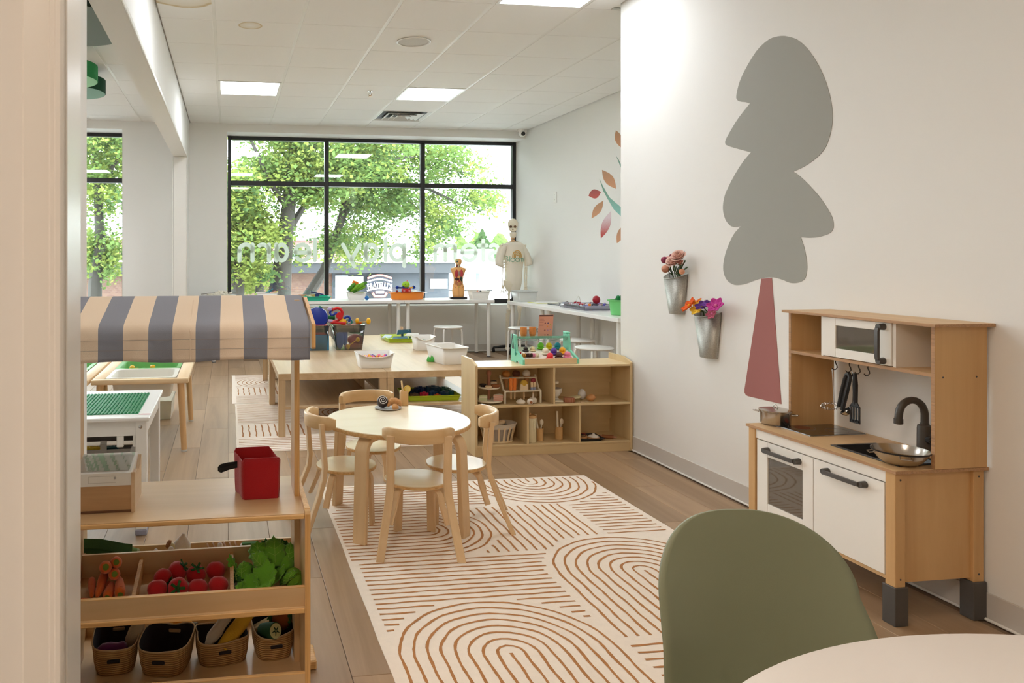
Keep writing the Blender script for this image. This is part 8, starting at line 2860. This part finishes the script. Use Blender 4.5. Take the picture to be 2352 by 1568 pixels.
def brick_mat(name, c1, c2, cm, scale):
    if name in MATS:
        return MATS[name]
    m_ = mat(name, c1, .85)
    nt = m_.node_tree
    tc = nt.nodes.new('ShaderNodeTexCoord'); sw = nt.nodes.new('ShaderNodeSeparateXYZ'); cb = nt.nodes.new('ShaderNodeCombineXYZ'); br = nt.nodes.new('ShaderNodeTexBrick')
    br.inputs['Scale'].default_value = scale
    br.inputs['Color1'].default_value = c1; br.inputs['Color2'].default_value = c2; br.inputs['Mortar'].default_value = cm
    br.inputs['Mortar Size'].default_value = .012
    nt.links.new(tc.outputs['Object'], sw.inputs[0]); nt.links.new(sw.outputs['X'], cb.inputs['X']); nt.links.new(sw.outputs['Z'], cb.inputs['Y']); nt.links.new(cb.outputs[0], br.inputs['Vector'])
    nt.links.new(br.outputs['Color'], nt.nodes['Principled BSDF'].inputs['Base Color'])
    return m_


BRK = brick_mat('tan_brick', S(99, 75, 61), S(86, 60, 50), S(104, 94, 87), 4.4)
BRK2 = brick_mat('pink_brick', S(122, 93, 87), S(110, 82, 76), S(128, 113, 108), 2.2)
t = thing('restaurant_building', 'brick restaurant with a dark grey fascia beyond the window', 'building')
xl, xm, xr_ = po(120, 640).x, po(762, 640).x, po(1028, 640).x
zf0, zf1 = po(640, 627).z, po(640, 603).z
MB().span((xl - 8, YB_, -.35), (xm, YB_ + 8, zf0)).done('brick_wall', BRK, t, smooth=0)
MB().span((xm, YB_ - .15, -.35), (xr_, YB_ + 8, zf0)).done('grey_wall', mat('slate_cladding', S(48, 53, 60), .7), t, smooth=0)
MB().span((xl - 8, YB_ - .5, zf0), (xr_ + .1, YB_ + 8, zf1), .01).done('fascia', mat('slate_fascia', S(37, 40, 45), .6), t, smooth=0)
MB().span((xl - 8, YB_ - .6, zf1), (xr_ + .15, YB_ + 8, zf1 + .09)).done('roof_cap', WHITE, t, smooth=0)
w0, w1 = po(985, 640).x, po(1024, 640).x
MB().span((w0, YB_ - .2, .2), (w1, YB_ - .14, zf0 - .2)).done('window', mat('dim_glass', S(150, 160, 164), .1), t, smooth=0)
for u0, u1, v0, v1, m_, nm_ in ((768, 797, 632, 686, mat('pale_panel', S(154, 156, 160), .6), 'pale_panel'), (797, 832, 634, 662, mat('poster_frame_white', S(166, 164, 154), .6), 'poster')):
    a, b = po(u0, v1), po(u1, v0)
    MB().span((a.x, YB_ - .24, a.z), (b.x, YB_ - .16, b.z)).done(nm_, m_, t, smooth=0)
a, b = po(801, 658), po(828, 638)
MB().span((a.x, YB_ - .26, a.z), (b.x, YB_ - .24, b.z)).done('poster_picture', mat('poster_tan', S(190, 186, 160), .6), t, smooth=0)
settle(t, ((xl + xr_) / 2, YB_, -.35))


def text_mesh(s, size, m_, parent, loc, ext=.02, name='letter', rot=0.0, sx=1.0, shear=0.0):
    cu = bpy.data.curves.new('text', 'FONT')
    cu.body = s; cu.size = size; cu.extrude = ext; cu.align_x = 'CENTER'; cu.shear = shear; cu.offset = size * .018
    ob = bpy.data.objects.new('text', cu)
    COL.objects.link(ob)
    dg = bpy.context.evaluated_depsgraph_get()
    me = bpy.data.meshes.new_from_object(ob.evaluated_get(dg))
    bpy.data.objects.remove(ob)
    bpy.data.curves.remove(cu)
    me.materials.clear(); me.materials.append(m_)
    me.transform(Matrix.Translation(Vector(loc)) @ Matrix.Rotation(rot, 4, 'Y') @ Matrix.Rotation(PI / 2, 4, 'X') @ Matrix.Diagonal((sx, 1, 1, 1)))
    o = bpy.data.objects.new(name, me)
    COL.objects.link(o)
    o.parent = parent
    return o


t = thing('restaurant_sign', 'arched badge sign reading FRATELLIS EATERIES on the grey wall', 'sign')
SYG = YB_ - .42
a, b = po(838, 690, SYG), po(905, 632, SYG)
cx_ = (a.x + b.x) / 2
px = po(600, 600, SYG).x - po(599, 600, SYG).x
zz = lambda v: po(870, v, SYG).z
bd = MB(); bd.prism([(cx_ - 30 * px, zz(648)), (cx_ - 28 * px, zz(638))] + [(cx_ + (k / 10 * 56 - 28) * px, zz(638 - 7 * math.sin(PI * k / 10))) for k in range(1, 10)] + [(cx_ + 28 * px, zz(638)), (cx_ + 31 * px, zz(648)), (cx_ + 31 * px, zz(664)), (cx_ + 20 * px, zz(672)), (cx_ + 14 * px, zz(679)), (cx_ - 14 * px, zz(679)), (cx_ - 20 * px, zz(672)), (cx_ - 31 * px, zz(664))], .12, lambda p, q, s: Vector((p, SYG + s, q)))
bd.done('badge', mat('sign_slate', S(33, 37, 49), .6), t, smooth=0)
RD = mat('sign_red', S(196, 104, 92), .5)
m = MB(); m.tube([(cx_ + (k / 12 * 58 - 29) * px, SYG - .03, zz(639 - 7.5 * math.sin(PI * k / 12))) for k in range(13)], .035, 6); m.tube([(cx_ - 17 * px, SYG - .03, zz(672)), (cx_ - 12 * px, SYG - .03, zz(680)), (cx_ + 12 * px, SYG - .03, zz(680)), (cx_ + 17 * px, SYG - .03, zz(672))], .045, 6); m.done('red_outline', RD, t)
SW_ = mat('sign_white', S(250, 250, 255), .4, emit=.6)
m = MB(); m.tube([(cx_ + (k / 12 * 60 - 30) * px, SYG - .03, zz(647 - 6 * math.sin(PI * k / 12))) for k in range(13)], .022, 6); m.tube([(cx_ + (k / 12 * 60 - 30) * px, SYG - .03, zz(667 - 5 * math.sin(PI * k / 12))) for k in range(13)], .022, 6); m.done('white_outline', SW_, t)
word = "FRATELLI'S"
wid = {'F': 5.4, 'R': 6.6, 'A': 6.8, 'T': 5.8, 'E': 5.6, 'L': 5.2, 'I': 3.2, "'": 2.6, 'S': 6.2}
tot = sum(wid[q] for q in word)
x = -tot / 2
for q in word:
    xc = x + wid[q] / 2
    f = xc / (tot / 2)
    text_mesh(q, 17.5 * px, SW_, t, (cx_ + xc * 1.10 * px, SYG - .04, zz(664.5 - 5 * (1 - f * f))), .02, 'letter', f * .22, .62)
    x += wid[q]
text_mesh('EATERIES', 8.2 * px, SW_, t, (cx_ + .5 * px, SYG - .04, zz(673.5)), .02, 'letters', 0, .62)
settle(t, (cx_, SYG, zz(680)))
# brick block further back
t = thing('brick_block', 'pinkish brick block with a pale flat roof behind the restaurant', 'building')
YC = 38.0
a, b = onY(655, 600, YC), onY(800, 552, YC)
MB().span((onY(120, 600, YC).x, YC, -.3), (b.x, YC + 9, b.z)).done('brick_wall', BRK2, t, smooth=0)
MB().span((onY(120, 600, YC).x - .1, YC - .2, b.z), (b.x + .2, YC + 9, b.z + .22)).done('roof_cap', WHITE, t, smooth=0)
for u0, u1 in ((664, 690), (734, 766)):
    p, q = onY(u0, 598, YC), onY(u1, 584, YC)
    MB().span((p.x, YC - .06, p.z), (q.x, YC + .02, q.z)).done('window', mat('grey_window', S(120, 130, 138), .3), t, smooth=0)
settle(t, (a.x, YC, -.3))
# white shop at the right
t = thing('white_shop', 'white shop with blue lettering and columns seen at the right of the window', 'building')
YD = 34.0
q_ = lambda u, v: onY(u, v, YD)
a, b = q_(1028, 650), q_(1260, 560)
WS = mat('shop_white', S(236, 238, 242), .7)
MB().span((a.x, YD, -.3), (b.x, YD + 8, q_(1100, 600).z)).done('white_wall', WS, t, smooth=0)
m = MB(); m.prism([(q_(1030, 625).x, q_(1030, 626).z), (q_(1044, 604).x, q_(1044, 603).z), (q_(1240, 603).x, q_(1240, 603).z), (q_(1260, 626).x, q_(1260, 626).z)], 1.2, lambda p, r, s: Vector((p, YD - 1.2 + s, r))); m.done('canopy_roof', mat('shop_grey_roof', S(214, 218, 226), .6), t, smooth=0)
MB().span((q_(1085, 600).x, YD - .4, q_(1085, 603).z), (q_(1128, 600).x, YD + 3, q_(1085, 572).z)).done('blue_gable', mat('shop_sky_blue', S(196, 216, 240), .6), t, smooth=0)
for u in (1087, 1116, 1128):
    MB().span((q_(u, 600).x - .12, YD - 1.5, -.3), (q_(u, 600).x + .12, YD - 1.25, q_(u, 606).z)).done('column', WS, t, smooth=0)
for u0, u1 in ((1036, 1082), (1094, 1112), (1132, 1150)):
    p, q = q_(u0, 650), q_(u1, 628)
    MB().span((p.x, YD - .08, p.z), (q.x, YD + .02, q.z)).done('window', mat('shop_window', S(150, 166, 178), .2), t, smooth=0)
p, q = q_(1090, 618), q_(1114, 606)
MB().span((p.x, YD - 1.55, p.z), (q.x, YD - 1.5, q.z)).done('sign_panel', mat('cream_panel', S(250, 246, 226), .5), t, smooth=0)
rg = random.Random(2)
BLU = mat('blue_letters', S(90, 134, 226), .5)
m = MB()
for r in range(2):
    for k in range(9):
        u = 1062 + k * 2.2
        pp = q_(u, 611 + r * 6.5)
        m.box((pp.x, YD - 1.52, pp.z), (.03, .03, .10 if k % 2 else .07), 0, roty(.35 * ((k + r) % 3 - 1)))
m.done('blue_lettering', BLU, t, smooth=0, kind='stuff')
settle(t, ((a.x + b.x) / 2, YD, -.3))

# ---- trees
BARK = mat('grey_bark', S(48, 45, 40), .9, bump=1.0, bscale=14, var=.25, vscale=7)


def leaf_mat(name, c, k):
    if name in MATS:
        return MATS[name]
    m_ = bpy.data.materials.new(name)
    m_.use_nodes = True
    nt = m_.node_tree
    nt.nodes.clear()
    o = nt.nodes.new('ShaderNodeOutputMaterial'); d = nt.nodes.new('ShaderNodeBsdfDiffuse'); tl = nt.nodes.new('ShaderNodeBsdfTranslucent'); mx = nt.nodes.new('ShaderNodeMixShader')
    d.inputs['Color'].default_value = c; tl.inputs['Color'].default_value = c; mx.inputs[0].default_value = k
    nt.links.new(d.outputs[0], mx.inputs[1]); nt.links.new(tl.outputs[0], mx.inputs[2]); nt.links.new(mx.outputs[0], o.inputs['Surface'])
    MATS[name] = m_
    return m_


LEAFS = [leaf_mat('leaf_mid', S(96, 119, 66), .45), leaf_mat('leaf_yellow', S(123, 136, 69), .45), leaf_mat('leaf_deep', S(69, 92, 57), .45)]


def inrect(u, v, rs):
    return any(a <= u <= c and b <= v <= d for a, b, c, d in rs)


def tree(label, trunks, blobs, holes, y0, y1, nclus, seed, wts, per=64):
    """trunks: pixel paths with radii at distance y0..y1; blobs: pixel ellipses (u, v, ru, rv, weight)"""
    t = thing('street_tree', label, 'tree')
    rg = random.Random(seed)
    ym = (y0 + y1) / 2
    for nm_, path, r0, r1 in trunks:
        pts = [onY(u, v, y0 + .5 + dy) for u, v, dy in path]
        n = len(pts)
        MB().tube(pts, [r0 + (r1 - r0) * k / (n - 1) for k in range(n)], 9).done(nm_, BARK, t)
    verts, faces, mi = [], [], []
    tw = sum(b[4] for b in blobs)
    made = 0
    tries = 0
    while made < nclus and tries < nclus * 12:
        tries += 1
        r = rg.uniform(0, tw)
        for b in blobs:
            r -= b[4]
            if r <= 0:
                break
        a = rg.uniform(0, 2 * PI); q = math.sqrt(rg.random())
        u, v = b[0] + b[2] * q * math.cos(a), b[1] + b[3] * q * math.sin(a)
        if any(((u - h[0]) / h[2]) ** 2 + ((v - h[1]) / h[3]) ** 2 < 1 for h in holes):
            continue
        made += 1
        c = onY(u, v, rg.uniform(y0, y1))
        w = rg.random()
        mid_ = 0 if w < wts[0] else 1 if w < wts[0] + wts[1] else 2
        R = rg.uniform(.13, .30)
        for k in range(per):
            p = c + Vector((rg.gauss(0, R * .75), rg.gauss(0, R * .75), rg.gauss(0, R * .5)))
            s = rg.uniform(.022, .05)
            x = Vector((rg.gauss(0, 1), rg.gauss(0, 1), rg.gauss(0, .6))).normalized()
            y = x.cross(Vector((rg.gauss(0, .6), rg.gauss(0, .6), 1))).normalized()
            i = len(verts)
            verts += [p - x * s, p + y * s * .8, p + x * s * 1.2, p - y * s * .8]
            faces.append((i, i + 1, i + 2, i + 3)); mi.append(mid_)
    me = bpy.data.meshes.new('foliage')
    me.from_pydata([tuple(v) for v in verts], [], faces)
    for m_ in LEAFS:
        me.materials.append(m_)
    me.polygons.foreach_set('material_index', mi)
    o = bpy.data.objects.new('foliage', me); COL.objects.link(o); o.parent = t; o['kind'] = 'stuff'
    base = onY(trunks[0][1][0][0], 700, y0 + .5); settle(t, (base.x, y0 + .5, -.35))


tree('leafy street tree with a straight grey trunk outside the left panes',
     [('trunk', [(648, 760, 0), (645, 680, 0), (650, 600, 0), (655, 545, 0), (664, 470, 0), (668, 400, .3), (672, 330, .6), (668, 240, .8), (660, 120, 1)], .21, .05), ('branch', [(655, 545, 0), (700, 470, .3), (760, 400, .5), (840, 370, .6), (950, 360, .8)], .07, .02), ('branch', [(662, 480, 0), (620, 420, -.3), (590, 350, -.4), (560, 290, -.4)], .06, .02), ('branch', [(668, 400, .3), (720, 340, .6), (780, 270, .8)], .05, .02), ('branch', [(625, 690, .1), (640, 640, .1), (650, 600, 0)], .12, .12)],
     [(690, 370, 110, 70, 3.2), (760, 400, 130, 50, 2.6), (640, 300, 90, 60, 1.5), (700, 440, 60, 40, 1.0), (640, 585, 70, 14, .15), (860, 360, 100, 45, 1.6), (780, 250, 180, 90, 2), (640, 535, 26, 22, .25), (600, 390, 50, 26, .8)],
     [(575, 345, 44, 26), (625, 470, 30, 46), (715, 530, 46, 32), (640, 352, 16, 12), (560, 400, 20, 8), (735, 350, 16, 10), (690, 470, 12, 10), (600, 330, 30, 12)], 13.2, 16.2, 560, 4, (.55, .3, .15))
tree('leaning street tree reaching to the right outside the middle panes',
     [('trunk', [(670, 760, 0), (700, 690, 0), (745, 620, 0), (765, 560, 0), (790, 490, .2), (830, 440, .4), (900, 425, .6), (980, 432, .8), (1060, 470, 1)], .125, .025), ('branch', [(765, 560, 0), (800, 430, .2), (830, 350, .4)], .06, .02), ('branch', [(830, 440, .4), (900, 390, .6), (1000, 385, .8), (1090, 400, 1)], .04, .012), ('branch', [(900, 425, .6), (960, 480, .8), (1010, 500, .9)], .03, .01)],
     [(850, 480, 90, 55, 2.2), (830, 570, 60, 34, .9), (920, 440, 110, 50, 1.8), (1040, 370, 80, 45, 1.3), (1050, 470, 85, 36, 1.3), (1000, 520, 60, 34, .8), (890, 380, 120, 50, 1.6), (1120, 440, 40, 22, .35), (780, 560, 30, 40, .5), (960, 560, 40, 26, .3), (1000, 330, 50, 26, .4)],
     [(935, 520, 44, 28), (900, 555, 38, 18), (1000, 440, 36, 16), (960, 400, 28, 14), (1060, 420, 30, 12), (1080, 505, 40, 12), (850, 505, 22, 10), (1130, 350, 50, 40), (900, 330, 20, 12)], 14.5, 17.5, 400, 9, (.6, .25, .15))
tree('dense yellow green street tree at the left edge of the big window',
     [('trunk', [(540, 760, 0), (545, 690, 0), (548, 630, 0), (556, 540, .2), (550, 440, .3)], .15, .05), ('branch', [(548, 630, 0), (590, 560, .2), (610, 520, .3)], .05, .02), ('trunk', [(585, 760, .6), (595, 690, .6), (598, 620, .6), (600, 560, .6)], .10, .05)],
     [(560, 470, 52, 46, 1.6), (570, 540, 62, 40, 2.0), (560, 600, 60, 36, 1.6), (580, 640, 40, 24, .6), (480, 500, 70, 120, 2.4), (545, 420, 34, 24, .7)],
     [(628, 470, 26, 40)], 12.4, 14.8, 330, 15, (.35, .55, .10))
tree('yellow green street tree outside the narrow left window',
     [('trunk', [(215, 760, 0), (218, 650, 0), (230, 560, 0), (225, 450, 0), (215, 300, .2)], .14, .05), ('branch', [(225, 450, 0), (260, 380, .2), (300, 330, .3)], .05, .02)],
     [(230, 360, 70, 60, 2), (220, 450, 60, 50, 1.6), (240, 560, 60, 40, 1.0), (215, 600, 40, 44, .9), (220, 330, 60, 40, 1)],
     [(212, 490, 18, 34), (212, 345, 10, 20), (262, 520, 22, 34)], 13.0, 15.5, 220, 33, (.5, .42, .08))
t = thing('far_conifers', 'dark conifer far off behind the white shop', 'tree')
rg = random.Random(1)
m = MB()
c0 = onY(1108, 585, 46)
for k in range(700):
    h = rg.random()
    r = 1.2 * (1 - h) * rg.random() ** .5
    a = rg.uniform(0, 6.28)
    p = Vector((c0.x + r * math.cos(a), 46 + r * math.sin(a), c0.z - .6 + h * 2.2))
    s = .12
    m.bm.faces.new([m.bm.verts.new(p + Vector(q)) for q in ((-s, 0, 0), (0, 0, s * .6), (s, .05, 0), (0, 0, -s * .6))])
m.done('foliage', LEAFS[2], t, smooth=0, kind='stuff')
MB().cyl((c0.x, 46, -.35), (c0.x, 46, c0.z), .15, .08, 8).done('trunk', BARK, t)
settle(t, (c0.x, 46, -.35))
t = thing('far_tree_row', 'soft green row of trees on the horizon right of the leaning tree', 'tree')
m = MB()
for k in range(1500):
    u = rg.uniform(1050, 1165); v = rg.uniform(548 + 12 * math.sin(u * .13), 600)
    p = onY(u, v, rg.uniform(47, 52)); s = .16
    m.bm.faces.new([m.bm.verts.new(p + Vector(q)) for q in ((-s, 0, 0), (0, 0, s * .7), (s, .05, 0), (0, 0, -s * .7))])
m.done('foliage', LEAFS[0], t, smooth=0, kind='stuff')
MB().cyl((onY(1100, 600, 49).x, 49, -.35), (onY(1100, 600, 49).x, 49, 1.8), .2, .1, 8).done('trunk', BARK, t)
settle(t, (onY(1100, 600, 49).x, 49, -.35))
